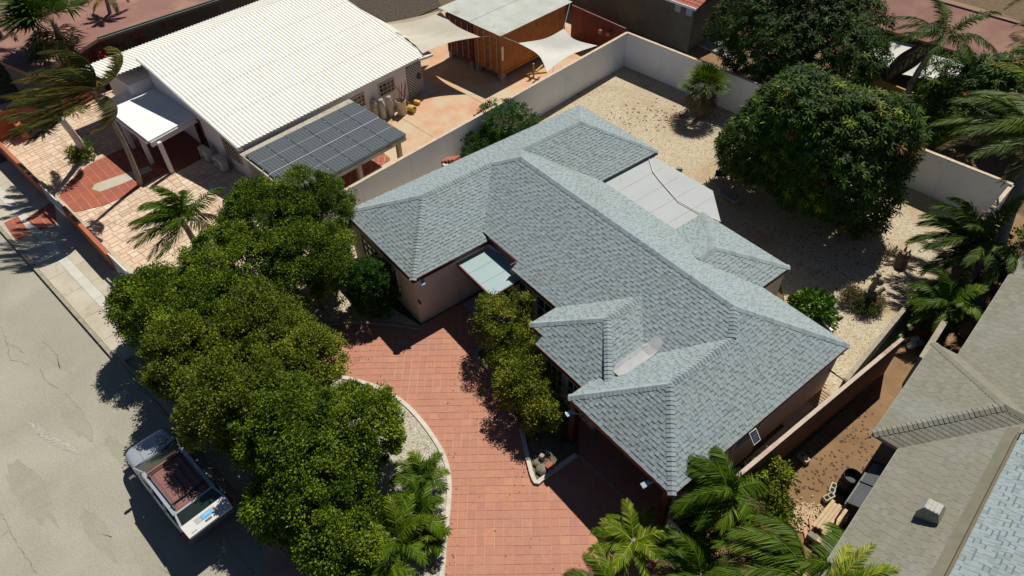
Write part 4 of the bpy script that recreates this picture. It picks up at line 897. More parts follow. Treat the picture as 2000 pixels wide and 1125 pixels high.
# ---- shade sails
def sail(name, label, cs, inward, m, sag=0.25, n=14, folds=0.0):
    cs = [P(*c) for c in cs]; ce = sum(cs, Vector())/len(cs)
    def edge(a, c, t): p = a.lerp(c, t); return p.lerp(ce, inward*4*t*(1-t))
    tri = len(cs) == 3
    def fn(u, v):
        if tri:
            # degenerate quad: cs[2] doubled
            c2 = [cs[0], cs[1], cs[2], cs[2]]
        else: c2 = cs
        b0 = edge(c2[0], c2[1], u); b1 = edge(c2[3], c2[2], u) if not tri else cs[2]
        l0 = edge(c2[0], c2[3], v); l1 = edge(c2[1], c2[2], v)
        bil = c2[0]*(1-u)*(1-v)+c2[1]*u*(1-v)+c2[2]*u*v+c2[3]*(1-u)*v
        p = b0*(1-v)+b1*v+l0*(1-u)+l1*u-bil
        p = p-Vector((0, 0, sag*16*u*(1-u)*v*(1-v)))
        if folds: p = p+Vector((0, 0, folds*math.sin(v*26+u*3)*(1-u)*math.sin(math.pi*v)))
        return p
    b = MB(); b.grid(fn, n, n, thick=0.006); o = b.build(name, m, label=label, cat='shade sail', smooth=True); return o, cs
M_sail = mat('sail_cloth', (0.62, 0.58, 0.48), (0.58, 0.54, 0.44), scale=2, rough=0.9, transl=0.12)
M_sail2 = mat('beige_sail_cloth', (0.52, 0.43, 0.31), (0.48, 0.40, 0.29), scale=2, rough=0.9, transl=0.12)
M_sailw = mat('white_sail_cloth', (0.68, 0.68, 0.63), (0.63, 0.63, 0.58), scale=2, rough=0.9, transl=0.12)
sail('shade_sail', 'cream shade sail with soft folds tied to the white roof and the red container', [(742, 50, 2.75), (862, 24, 2.95), (938, 72, 2.9), (826, 104, 2.5)], 0.16, M_sail, folds=0.05)
sail('shade_sail', 'beige shade sail half hidden above the cream one', [(738, 47, 2.6), (861, 20, 2.9), (812, 96, 2.3)], 0.12, M_sail2)
_, cs = sail('shade_sail', 'white four cornered shade sail stretched over the boundary wall', [(1012, 84, 2.85), (1101, 56, 2.9), (1167, 89, 2.35), (1068, 141, 2.3)], 0.24, M_sailw)
b = MB(); b.tube([cs[0], P(979, 71, 3.0)], 0.012, 5); b.build('rope', M_bars, label='rope from the orange container corner to the white sail', cat='rope')
b = MB(); b.tube([cs[1], P(1114, 4, 3.1)], 0.012, 5); b.build('rope', M_bars, label='rope from the far container roof corner to the white sail', cat='rope')
b = MB(); b.tube([P(938, 72, 2.9), P(976, 69, 3.0)], 0.012, 5); b.build('rope', M_bars, label='rope tying the cream sail to the orange container', cat='rope')
sail('shade_sail', 'pale shade sail beside the dark mango tree', [(1690, 60, 2.6), (1790, 88, 2.6), (1734, 131, 2.3), (1680, 100, 2.4)], 0.14, M_sailw)
sail('shade_sail', 'pale shade sail behind the leaning coconut palm trunk', [(1812, 104, 2.6), (1906, 120, 2.6), (1850, 172, 2.3), (1762, 145, 2.3)], 0.14, M_sailw)
b = MB(); b.tube([P(1734, 131, 2.3), P(1731, 165, 0)], 0.03, 6); b.build('sail_pole', M_steel, label='thin pole under the lower tip of the left pale sail', cat='pole')
# ---- grey building behind, other far roofs
M_stucco = mat('mottled_stucco', (0.13, 0.13, 0.10), (0.095, 0.10, 0.08), scale=0.9, rough=0.95, fine=0.1, c3=(0.17, 0.155, 0.10), s3=0.6, lo3=0.5, hi3=0.7)
gc = P(1342, 103, 0); gh = 3.9; gd = R(186); ga_ = Vector((math.cos(gd), math.sin(gd), 0)); gb_ = Vector((math.sin(gd), -math.cos(gd), 0))
gh = vz((1342, 103), (1354, 17))
gt = thing('grey_building', 'tall grey stucco building with a red tiled roof behind the white wall', 'building', tuple(gc+ga_*5+gb_*4))
b = MB(); b.prism([(gc).xy[:], (gc+ga_*14).xy[:], (gc+ga_*14+gb_*9).xy[:], (gc+gb_*9).xy[:]], 0, gh); b.build('wall', M_stucco, gt)
M_rt = mat('red_roof_tile', (0.42, 0.13, 0.085), (0.36, 0.10, 0.065), scale=3, rough=0.8, fine=0.1)
r0 = dn(gc, gh+0.1)-ga_*0.25-gb_*0.2; e_r = ga_; up_r = (gb_+Vector((0, 0, 0.3))).normalized(); it = []
for j in range(16):
    for i in range(22):
        p = r0+e_r*(i*0.30)+up_r*(j*0.34); bb = MB(); nn_ = e_r.cross(up_r); nn_ = nn_ if nn_.z > 0 else -nn_
        pts = [p+e_r*(0.29*k/4)+nn_*(0.045*math.sin(math.pi*k/4)) for k in range(5)]; p2 = [v+up_r*0.38-nn_*0.025 for v in pts]
        bb.add(pts+p2+[v-nn_*0.02 for v in pts], [(k, k+1, k+6, k+5) for k in range(4)]+[(k+10, k+11, k+1, k) for k in range(4)]); it.append((bb.v, bb.f, 0))
pieces(gt, 'roof_tile', it, [M_rt], nmax=200)
b = MB(); b.slab([r0-Vector((0, 0, .02)), r0+e_r*14.5-Vector((0, 0, .02)), r0+e_r*14.5+up_r*5.5-Vector((0, 0, .02)), r0+up_r*5.5-Vector((0, 0, .02))], 0.08); b.build('roof_base', mat('brick_red', (0.25, 0.07, 0.045), rough=0.9), gt)
b = MB(); b.beam(r0-up_r*0.02+Vector((0, 0, -0.02)), r0+e_r*5+Vector((0, 0, -0.02)), 0.06, 0.14); b.build('white_edge', M_white, gt)
for s in (0.35, 1.25):
    b = MB(); b.box(gc+ga_*s-gb_*0.012+Vector((0, 0, gh-0.3)), (0.45, 0.02, 0.5), gd); b.build('filler_patch', mat('filler', (0.34, 0.37, 0.42), rough=0.9), gt)
b = MB(); b.prism(xy((1366, 90), (1386, 76), (1448, 103), (1430, 120)), -0.03, 0.10); b.build('concrete_slab', mat('grey_slab2', (0.28, 0.28, 0.26), (0.2, 0.2, 0.18), scale=3, rough=0.9), label='grey concrete slab on the ground beside the grey building', kind='structure')
b = MB(); b.prism(xy((1340, 104), (1366, 88), (1440, 122), (1430, 140)), -0.05, -0.02); b.build('soil_patch', M_dirt, label='strip of bare soil between the white wall and the concrete slab', kind='structure')
b = MB(); b.prism(xy((1650, 150), (1700, 130), (1850, 190), (1830, 250), (1700, 230)), -0.05, -0.02); b.build('bare_yard', M_dirt, label='bare orange soil below the pale shade sails', kind='structure')
b = MB(); b.beam(P(1668, 146, 0.35), P(1812, 205, 0.35), 0.14, 0.7); b.build('low_wall', mat('yellow_kerb', (0.36, 0.25, 0.10), rough=0.9), label='low ochre wall crossing the soil below the shade sails', cat='wall')
M_pinkr = mat('pink_roof', (0.27, 0.135, 0.11), (0.235, 0.115, 0.095), scale=0.9, rough=0.9, fine=0.05, c3=(0.33, 0.19, 0.14), s3=0.4, lo3=0.5, hi3=0.7)
M_brownr = mat('brown_roof', (0.20, 0.12, 0.065), (0.23, 0.14, 0.08), scale=0.9, rough=0.9, fine=0.05)
ft = thing('pink_roofed_house', 'distant house with a wide flat pink brown roof', 'house', tuple(P(1900, 60, 0)))
E0, E1 = P(1690, 45, 3.0), P(2080, 165, 3.0); R0_, R1_ = P(1740, -24, 4.1), P(2080, 72, 4.1)
b = MB(); b.slab([E0, E1, R1_, R0_], 0.15); b.build('roof', M_pinkr, ft)
b = MB(); b.beam(R0_, R1_, 0.12, 0.10); b.build('ridge_strip', M_fascia, ft)
bk = (R0_-E0); bk = Vector((bk.x, bk.y, -bk.z)); b = MB(); b.slab([R0_-Vector((0, 0, .06)), R1_-Vector((0, 0, .06)), R1_+bk*2, R0_+bk*2], 0.15); b.build('rear_roof', M_brownr, ft)
b = MB(); v1 = (E1-E0).normalized(); v2 = Vector((-v1.y, v1.x, 0)); b.prism([(E0+v1*0.3+v2*0.5).xy[:], (E1+v2*0.5).xy[:], (E1+v2*5).xy[:], (E0+v1*0.3+v2*5).xy[:]], 0, 2.84); b.build('wall', M_stucco, ft)
lt = thing('flat_roofed_house', 'house with flat pink roof and greenish fascia behind the palms', 'house', tuple(P(200, 20, 0)))
b = MB(); b.prism([P(*q_, 3.0).xy[:] for q_ in ((-80, 30), (60, -60), (520, -60), (440, -8), (190, 76), (70, 150), (0, 120))], 2.8, 3.0, 0); b.build('roof', M_pinkr, lt)
b = MB(); b.beam(P(192, 77, 2.92), P(470, -14, 2.92), 0.12, 0.3); b.build('fascia', mat('greenish_fascia', (0.16, 0.17, 0.12), (0.12, 0.13, 0.09), rough=0.8), lt)
b = MB(); b.beam(P(192, 77, 3.05), P(470, -14, 3.05), 0.05, 0.04); b.build('gutter', M_greyw, lt)
b = MB(); b.prism([P(*q_, 3.0).xy[:] for q_ in ((-60, 20), (60, -60), (500, -60), (420, -14), (180, 66), (70, 138), (0, 110))], 0, 2.79); b.build('wall', mat('dim_wall', (0.13, 0.12, 0.10), rough=0.9), lt)
b = MB(); b.beam(P(138, -2, 3.12), P(150, 8, 3.12), 0.15, 0.2); b.beam(P(150, 8, 3.12), P(172, 0, 3.12), 0.15, 0.2); b.build('roof_upstand', M_fascia, lt)
# planter wall with flowers behind the white roof
panel_wall('brown_wall', 'low brown wall with red flowers behind it beyond the white roof', P(183, 113, 1.3), P(505, -12, 1.3), 1.3, 0.16, M_brownw, M_brownw, step=2.5)
# ---- right neighbour
RA = P(1705, 846, 2.6); ra = R(98.0); rt = Vector((math.cos(ra), math.sin(ra), 0)); rs = Vector((rt.y, -rt.x, 0))
def RV(s, t, z): return dn(RA, z)+rs*s+rt*t
M_rsh = [mat('aged_shingle_%d' % i, c, c2, scale=0.9, fine=0.09, fscale=50, rough=0.95, spec=0.2, c3=(0.25, 0.275, 0.26), s3=0.35, lo3=0.5, hi3=0.72) for i, (c, c2) in enumerate([
    ((0.225, 0.22, 0.178), (0.208, 0.205, 0.166)), ((0.236, 0.23, 0.188), (0.22, 0.214, 0.175)), ((0.213, 0.208, 0.168), (0.222, 0.214, 0.173)), ((0.25, 0.242, 0.198), (0.23, 0.226, 0.184)), ((0.197, 0.194, 0.158), (0.204, 0.199, 0.163)), ((0.07, 0.068, 0.058), (0.08, 0.077, 0.065))])]
sl = 0.5; z0 = 2.6
def st(s, t): v = RV(s, t, 0); return (v.x, v.y)
RF = [dict(plane=[RV(0, 0, z0), RV(0, 5.22, z0), RV(2.61, 2.61, z0+sl*2.61)], polys=[[st(0, 0), st(0, 5.22), st(2.61, 2.61)]]),
      dict(plane=[RV(0, 0, z0), RV(1, 0, z0), RV(2.61, 2.61, z0+sl*2.61)], polys=[[st(0, 0), st(0.83, 0), st(3.5, 2.61), st(2.61, 2.61)]]),
      dict(plane=[RV(0, 5.22, z0), RV(1, 5.22, z0), RV(2.61, 2.61, z0+sl*2.61)], polys=[[st(0, 5.22), st(0.83, 5.22), st(3.5, 2.61), st(2.61, 2.61)]]),
      dict(plane=[RV(0.83, -9, z0), RV(0.83, 16, z0), RV(3.0, 3, z0+sl*2.17)], polys=[[st(0.83, -9), st(0.83, 0.0), st(3.3, 2.45), st(3.3, -9)], [st(0.83, 5.22), st(0.83, 16), st(5.5, 16), st(5.5, 2.7), st(3.3, 2.7)], [st(3.3, 2.4), st(3.3, 2.8), st(3.44, 2.61)]])]
for fc in RF: fc['n'], fc['a'] = zplane(fc['plane'])
rh_ = thing('shingled_house', 'house with weathered olive grey shingle roof in the lower right corner', 'house', tuple(RV(3, 0, 0)))
b = MB()
for fc in RF:
    for pl in fc['polys']: b.slab([(q_[0], q_[1], fz(fc, *q_)) for q_ in pl], 0.06)
b.build('roof_deck', M_deck, rh_)
it = []; roof_shingles(RF, it, None, seed=21, tab=(0.24, 0.33), tones=(5, 4, 4, 2, 2), thick=(0.009, 0.010), band=False)
pieces(rh_, 'shingle', it, M_rsh)
it = []; Nr = [fc['n'] for fc in RF]
ridge_caps([(RV(0, 0, z0), RV(2.61, 2.61, 3.905), Nr[0], Nr[1]), (RV(0, 5.22, z0), RV(2.61, 2.61, 3.905), Nr[0], Nr[2]), (RV(2.61, 2.61, 3.905), RV(5.2, 2.61, 3.905), Nr[1], Nr[2])], it, wd=0.16, stepl=0.15, tones=(3, 4, 2, 4, 1))
pieces(rh_, 'ridge_cap', it, M_rsh)
UF = [dict(plane=[RV(3.26, -9, 4.02), RV(3.26, 1.7, 4.02), RV(7, 0, 4.02+3.74*0.42)], polys=[[st(3.26, -9), st(3.26, 1.7), st(6.5, 4.9), st(6.5, -9)]])]
for fc in UF: fc['n'], fc['a'] = zplane(fc['plane'])
b = MB(); pl = UF[0]['polys'][0]; b.slab([(q_[0], q_[1], fz(UF[0], *q_)) for q_ in pl], 0.08); b.build('upper_roof_deck', M_deck, rh_)
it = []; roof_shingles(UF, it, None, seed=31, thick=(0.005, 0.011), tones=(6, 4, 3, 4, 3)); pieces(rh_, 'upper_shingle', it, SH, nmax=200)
b = MB(); b.beam(RV(3.20, -9, 3.93), RV(3.20, 1.7, 3.93), 0.05, 0.16); b.beam(RV(3.2, 1.72, 3.93), RV(6.3, 4.9, 5.2), 0.05, 0.16); b.build('upper_fascia', mat('brown_fascia', (0.16, 0.12, 0.09), rough=0.8), rh_)
b = MB(); b.slab([RV(2.93, -9, 3.69), RV(3.2, -9, 3.82), RV(3.2, 2.2, 3.82), RV(2.93, 2.0, 3.69)], 0.03); b.build('flashing', mat('olive_flashing', (0.15, 0.145, 0.10), (0.19, 0.18, 0.13), scale=2, rough=0.9, fine=0.1), rh_)
b = MB(); b.prism([st(1.2, -9), st(1.2, 0.3), st(0.35, 0.3), st(0.35, 4.9), st(1.2, 4.9), st(1.2, 16), st(8, 16), st(8, -9)], 0, 2.55); b.build('wall', mat('grey_green_wall', (0.16, 0.17, 0.165), (0.13, 0.14, 0.135), rough=0.9), rh_)
b = MB()
for a, c in ((RV(0.83, -9, 2.53), RV(0.83, 0, 2.53)), (RV(0, 0, 2.53), RV(0, 5.22, 2.53)), (RV(0.83, 5.22, 2.53), RV(0.83, 16, 2.53)), (RV(0, 0, 2.53), RV(0.83, 0, 2.53)), (RV(0, 5.22, 2.53), RV(0.83, 5.22, 2.53))): b.beam(a, c, 0.04, 0.13)
b.build('eave_board', mat('eave_grey', (0.30, 0.30, 0.26), rough=0.8), rh_)
for t0 in (-2.9, -1.9, -0.95):
    p0 = RV(0.62, t0, 0); window(rh_, RV(1.12, t0, 0), RV(1.12, t0+0.85, 0), 0.5, 1.9, 1, 2, (-rs).xy, mf=M_greyw)
# lean-to of dark glass sheets along this wall
lto = thing('lean_to', 'lean-to of dark sheets against the right house wall above the drum', 'lean-to', tuple(RV(0.5, -1.6, 0)))
for k in range(2):
    b = MB(); b.slab([RV(0.46, -0.15-k*1.0, 1.55), RV(0.46, -1.10-k*1.0, 1.55), RV(1.15, -1.10-k*1.0, 1.8), RV(1.15, -0.15-k*1.0, 1.8)], 0.02); b.build('dark_sheet', mat('smoked_sheet', (0.075, 0.085, 0.09), (0.06, 0.07, 0.075), rough=0.3), lto)
b = MB()
for k in range(3): b.beam(RV(0.44, -0.13-k*1.0, 1.56), RV(1.15, -0.13-k*1.0, 1.82), 0.04, 0.05)
b.beam(RV(0.44, -0.1, 1.52), RV(0.44, -2.2, 1.52), 0.05, 0.06)
for k in (0, 2): b.beam(RV(0.46, -0.13-k*1.0, 0.0), RV(0.46, -0.13-k*1.0, 1.49), 0.05, 0.05, up=(1, 0, 0))
b.build('frame', M_dk, lto)
# roof vent
vp_ = P(1815, 1000, 3.45); th_ = thing('roof_vent', 'square hooded grey metal vent standing on the olive shingle roof', 'vent', tuple(vp_))
def hexa(bot, top): b = MB(); b.add(bot+top, [(3, 2, 1, 0), (4, 5, 6, 7), (0, 1, 5, 4), (1, 2, 6, 5), (2, 3, 7, 6), (3, 0, 4, 7)]); return b
M_vent = mat('zinc_vent', (0.36, 0.36, 0.32), (0.28, 0.28, 0.25), scale=5, rough=0.6, fine=0.1)
S_ = RV(0, 0, 0)
def loc(ds, dt, z): v = vp_+rs*ds+rt*dt; return Vector((v.x, v.y, vp_.z+z))
hexa([loc(-.26, -.26, -.25), loc(.26, -.26, -.05), loc(.26, .26, -.05), loc(-.26, .26, -.25)], [loc(-.26, -.26, .05), loc(.26, -.26, .12), loc(.26, .26, .12), loc(-.26, .26, .05)]).build('skirt', M_vent, th_)
hexa([loc(-.30, -.30, .05), loc(.30, -.30, .13), loc(.30, .30, .13), loc(-.30, .30, .05)], [loc(-.19, -.19, .30), loc(.19, -.19, .36), loc(.19, .19, .36), loc(-.19, .19, .30)]).build('hood', M_vent, th_)
b = MB()
for k in range(4): b.beam(loc(-.16+k*.1, -.17, .305+k*.017+.008), loc(-.16+k*.1, .17, .305+k*.017+.008), 0.03, 0.02)
b.build('hood_rib', M_vent, th_)
# ================================================================ VEGETATION
WIND = Vector((-0.50, -0.86, 0)).normalized()
def leafmat(name, dark, mid, hot, lo3=0.72, hi3=0.95, rough=0.5, transl=0.22):
    return mat(name, dark, mid, attr='tone', c3=hot, lo3=lo3, hi3=hi3, rough=rough, transl=transl, spec=0.16)
L_fic = leafmat('ficus_leaf', (0.036, 0.072, 0.005), (0.125, 0.205, 0.012), (0.24, 0.31, 0.022), lo3=0.6)
L_olv = leafmat('olive_leaf', (0.052, 0.080, 0.006), (0.165, 0.215, 0.015), (0.29, 0.30, 0.032), lo3=0.6, hi3=0.95)
L_man = leafmat('mango_leaf', (0.016, 0.044, 0.006), (0.08, 0.15, 0.014), (0.22, 0.29, 0.03), rough=0.62)
L_org = leafmat('mango_flush', (0.20, 0.09, 0.02), (0.32, 0.17, 0.04), (0.36, 0.24, 0.06))
L_brt = leafmat('bright_leaf', (0.03, 0.085, 0.01), (0.09, 0.20, 0.02), (0.16, 0.26, 0.03))
L_plm = leafmat('palm_leaf', (0.022, 0.055, 0.006), (0.10, 0.165, 0.013), (0.30, 0.31, 0.03), transl=0.18)
L_plb = leafmat('bright_palm_leaf', (0.034, 0.078, 0.006), (0.155, 0.24, 0.012), (0.38, 0.38, 0.04), transl=0.18)
L_plg = leafmat('golden_palm_leaf', (0.03, 0.045, 0.010), (0.12, 0.13, 0.025), (0.34, 0.24, 0.06), lo3=0.5, transl=0.18)
L_plw = leafmat('dry_palm_leaf', (0.09, 0.08, 0.03), (0.20, 0.17, 0.07), (0.34, 0.26, 0.13), transl=0.15)
M_bark = mat('bark', (0.20, 0.165, 0.125), (0.13, 0.105, 0.08), scale=5, rough=0.95, fine=0.2, bump=0.6, bscale=25)
M_pbark = mat('palm_bark', (0.25, 0.225, 0.185), (0.17, 0.15, 0.12), scale=3, rough=0.95, fine=0.15, bump=0.5, bscale=30)
M_lime = mat('limewashed_bark', (0.60, 0.58, 0.55), (0.50, 0.48, 0.45), scale=4, rough=0.9, fine=0.1)
def raw(name, V, Fc, tone, m, parent=None, kind=None):
    """V (N,3) numpy, Fc list of index arrays (k faces x n verts), tone per vertex"""
    me = bpy.data.meshes.new(name); org = ORG[parent] if parent is not None else Vector((0, 0, 0))
    V = V-np.array(org[:])
    me.vertices.add(len(V)); me.vertices.foreach_set('co', V.astype(np.float32).ravel())
    li = np.concatenate([f.ravel() for f in Fc]).astype(np.int32); tot = np.concatenate([np.full(len(f), f.shape[1]) for f in Fc]).astype(np.int32)
    me.loops.add(len(li)); me.loops.foreach_set('vertex_index', li); me.polygons.add(len(tot))
    me.polygons.foreach_set('loop_start', np.concatenate([[0], np.cumsum(tot)[:-1]]).astype(np.int32))
    at = me.attributes.new('tone', 'FLOAT', 'POINT'); at.data.foreach_set('value', tone.astype(np.float32))
    me.materials.append(m); me.update(calc_edges=True)
    o = bpy.data.objects.new(name, me); COL.objects.link(o)
    if parent is not None: o.parent = parent
    ORG[o] = org
    if kind: o['kind'] = kind
    return o
def nrm(a): return a/np.maximum(np.linalg.norm(a, axis=1, keepdims=True), 1e-6)
def leaves(pos, dirs, rg, length, width, tone, m, name, parent, kind='stuff', face=None):
    n = len(pos); d = nrm(dirs); r = rg.normal(size=(n, 3))
    if face is not None: r = r*0.38+face*1.4
    s = nrm(np.cross(d, r)); L = (length*rg.uniform(0.7, 1.25, n))[:, None]; W = (width*rg.uniform(0.75, 1.2, n))[:, None]
    V = np.empty((n, 4, 3)); V[:, 0] = pos; V[:, 1] = pos+d*L*0.45+s*W*0.5; V[:, 2] = pos+d*L; V[:, 3] = pos+d*L*0.45-s*W*0.5
    idx = np.arange(n*4).reshape(n, 4); return raw(name, V.reshape(-1, 3), [idx], np.repeat(tone, 4), m, parent, kind)
def lump(D, seed, amp):
    g = np.random.default_rng(seed); out = np.zeros(len(D))
    for k in range(7):
        ax = g.normal(size=3); ax /= np.linalg.norm(ax); f = g.uniform(2.0, 5.5); out += np.sin(f*(D@ax)+g.uniform(0, 6.28))
    return 1+amp*out/2.6
def crown(parent, c, r, seed, nclump=420, nleaf=55, leaf=(0.075, 0.045), m=None, amp=0.16, cr=0.22, zmin=-0.55, tone=0.45, spread=0.22, flat=None, name='crown', inner=0.35, kind='stuff', scat=0.55):
    g = np.random.default_rng(seed); c = np.array(c[:]); r = np.array(r)
    D = nrm(g.normal(size=(nclump*3, 3))); D = D[D[:, 2] > zmin][:nclump]; n = len(D)
    f = lump(D, seed, amp); rad = f*np.where(g.random(n) < inner, g.uniform(0.45, 0.85, n), g.uniform(0.88, 1.04, n)); spr = g.random(n) < 0.16; rad = np.where(spr, rad+g.uniform(0.06, 0.20, n)*0.6/r.mean()*1.6, rad)
    C = c+D*r*rad[:, None]; ct = tone+g.normal(0, spread, n)+0.12*(f-1)/max(amp, 1e-3)
    k = nleaf; CC = np.repeat(C, k, axis=0); DD = np.repeat(D, k, axis=0); T = np.repeat(ct, k)
    off = g.normal(size=(n*k, 3)); off = nrm(off)*(g.random(n*k)**0.5)[:, None]; crr = cr*g.uniform(0.6, 1.35, n)*np.where(spr, 0.5, 1.0); off *= np.repeat(crr, k)[:, None]; off[:, 2] *= 0.75
    pos = CC+off; pos[:, 2] = np.maximum(pos[:, 2], 0.06)
    dirs = DD*0.5+off/np.repeat(crr, k)[:, None]*0.6+g.normal(size=(n*k, 3))*scat+np.array([0, 0, 0.15])
    tn = np.clip(T+g.normal(0, 0.16, n*k), 0, 1)
    return leaves(pos, dirs, g, leaf[0], leaf[1], tn, m or L_fic, name, parent, kind, face=nrm(DD*0.4+off/np.repeat(crr, k)[:, None]*0.7+np.array([0, 0, 0.55])))
def trunk(parent, base, top, r0, r1, seed=0, m=None, bend=0.1, n=8, name='trunk', limbs=()):
    rr = random.Random(seed); base = Vector(base); top = Vector(top); side = Vector((rr.uniform(-1, 1), rr.uniform(-1, 1), 0))*bend; pts = []; rad = []
    for i in range(n+1):
        t = i/n; pts.append(base.lerp(top, t)+side*math.sin(math.pi*t)); rad.append((r0*(1-t)+r1*t)*(1+0.25*math.exp(-t*9)))
    b = MB(); b.tube(pts, rad, 9)
    for l in limbs:
        a = pts[int(n*0.6)]; l = Vector(l); b.tube([a, a.lerp(l, 0.5)+Vector((0, 0, 0.15)), l], [r1*0.9, r1*0.6, r1*0.25], 6)
    return b.build(name, m or M_bark, parent, smooth=True)
def tree(name, label, px, zc, r, seed, m=None, cat='tree', group=None, **kw):
    c = P(*px, zc); base = Vector((c.x, c.y, 0.0)); t = thing(name, label, cat, tuple(base), group)
    rr = random.Random(seed); lim = [c+Vector((rr.uniform(-.55, .55)*r[0], rr.uniform(-.55, .55)*r[1], rr.uniform(0.0, 0.3)*r[2])) for _ in range(5)]
    trunk(t, base, c-Vector((0, 0, r[2]*0.3)), 0.05+0.03*r[0], 0.035+0.02*r[0], seed, limbs=lim); crown(t, c, r, seed, m=m, **kw); return t
G = 'rounded trees of the hedge between street and driveway'
HT = [((610, 412), 3.0, (1.7, 1.7, 1.4), L_fic, 'dark green rounded tree below the solar carport roof'),
      ((512, 432), 3.1, (2.0, 1.9, 1.5), L_fic, 'green rounded tree at the upper end of the street hedge beside the shaggy palm'),
      ((455, 520), 2.9, (1.8, 1.8, 1.4), L_fic, 'green hedge tree just below the upper end, left of centre'),
      ((602, 515), 2.7, (1.6, 1.7, 1.4), L_fic, 'dark hedge tree left of the clipped dome bush with white blossom'),
      ((300, 595), 2.2, (1.6, 1.4, 1.3), L_fic, 'green hedge tree reaching out over the sidewalk by the second white gate'),
      ((415, 612), 2.6, (1.8, 1.8, 1.4), L_fic, 'dark green hedge tree behind the one leaning over the sidewalk'),
      ((505, 640), 2.7, (1.7, 1.7, 1.4), L_olv, 'yellowish hedge tree in the middle of the hedge'),
      ((375, 700), 2.6, (1.7, 1.6, 1.5), L_olv, 'olive green hedge tree above the parked car bonnet'),
      ((582, 715), 2.2, (1.3, 1.3, 1.3), L_olv, 'olive hedge tree bulging towards the tip of the gravel island'),
      ((470, 775), 3.0, (1.8, 1.7, 1.6), L_olv, 'yellow green hedge tree facing the roof rack of the parked car'),
      ((575, 840), 3.0, (1.8, 1.7, 1.6), L_fic, 'green hedge tree between the yellow green one and the island tree'),
      ((692, 842), 2.3, (1.45, 1.4, 1.5), L_fic, 'dense green tree standing over the grey gravel island'),
      ((630, 948), 2.1, (1.65, 1.6, 1.6), L_fic, 'green hedge tree nearest the bottom, above the feathery island palms'),
      ((565, 985), 1.6, (1.15, 1.05, 1.15), L_fic, 'small low hedge tree squeezed against the pale street kerb wall'),
      ((660, 1055), 1.5, (1.2, 1.1, 1.1), L_fic, 'lowest small hedge tree beside the feathery palms at the bottom')]
for i, (px, z, r, m, lab) in enumerate(HT):
    tree('hedge_tree', lab, px, z, r, 100+i, m=m, group=G, nclump=165, nleaf=265, leaf=(0.09, 0.056), tone=0.50+0.07*(i % 3), amp=0.13, cr=0.38, spread=0.15, inner=0.22)
# low clipped hedge along the street wall
hc = thing('low_hedge', 'dark green low hedge at the foot of the trees along the street kerb', 'hedge', tuple(K(22.5, 1.7)))
g = np.random.default_rng(77); n = 95000; s = g.uniform(12.5, 27.0, n); u = g.uniform(1.05, 3.0, n); h = 1.15+0.45*(u-1.05)+0.2*np.sin(s*1.3)+0.1*np.sin(s*3.7)+0.1*np.sin(u*5+s)
u = np.where(g.random(n) < 0.3, 1.05+0.12*g.random(n)+0.08*np.sin(s*4), u); zz = np.where(g.random(n) < 0.6, h*g.uniform(0.82, 1.0, n), h*g.random(n)); pos = np.array(KO)+np.outer(s, np.array(KD))+np.outer(u, np.array(KN)); pos[:, 2] = zz
leaves(pos, g.normal(size=(n, 3))+np.array([0, 0, 0.6]), g, 0.09, 0.05, np.clip(0.25+0.2*np.sin(s*2)+g.normal(0, 0.2, n), 0, 1), L_fic, 'foliage', hc)
for s in np.arange(13, 27, 1.0):
    b = MB(); p = K(float(s), 1.7); b.tube([p, p+Vector((0, 0, 0.8))], 0.03, 6); b.build('stem', M_bark, hc)
w_ = thing('street_kerb_wall', 'low pale concrete wall at the foot of the hedge along the street', 'wall', tuple(K(22, 0.85)))
s = 15.7; rr = random.Random(4)
while s < 29: u = rr.uniform(1.0, 2.0); b = MB(); b.beam(K(s, 0.78+0.006*(s-15), 0.15), K(s+u-0.015, 0.78+0.006*(s-15), 0.15), 0.17, 0.34); b.build('wall_block', M_kerb, w_); s += u
b = MB(); b.beam(K(15.7, 0.8, 0.15), K(15.6, 1.35, 0.15), 0.17, 0.33); b.build('wall_return', M_kerb, w_)
b = MB(); p = [P(*q_, 0.12) for q_ in ((240, 706), (262, 697), (292, 722), (268, 730))]; b.wall([v.xy[:] for v in p], 0.0, 0.2, 0.10, closed=True); b.build('meter_pit', M_kerb, label='small rectangular concrete curbing on the sidewalk at the hedge foot', cat='kerb box')
# white blossom sprays
bs = thing('flowering_shrub', 'shrub with white blossom showing between the hedge trees and the dome bush', 'shrub', tuple(P(660, 560, 0)))
c = P(655, 545, 1.5); crown(bs, c, (0.9, 0.9, 1.0), 51, m=L_fic, nclump=90, nleaf=40, tone=0.3)
g = np.random.default_rng(5); D = nrm(g.normal(size=(90, 3))); D[:, 2] = abs(D[:, 2]); pos = np.repeat(np.array(P(645, 530, 1.9))+D*np.array([0.8, 0.8, 0.5]), 8, axis=0)+g.normal(0, 0.05, (720, 3))
leaves(pos, g.normal(size=(720, 3)), g, 0.07, 0.05, np.full(720, 0.5), mat('white_petal', (0.75, 0.75, 0.72), rough=0.6), 'blossom', bs); trunk(bs, P(660, 560, 0), c, 0.05, 0.03)
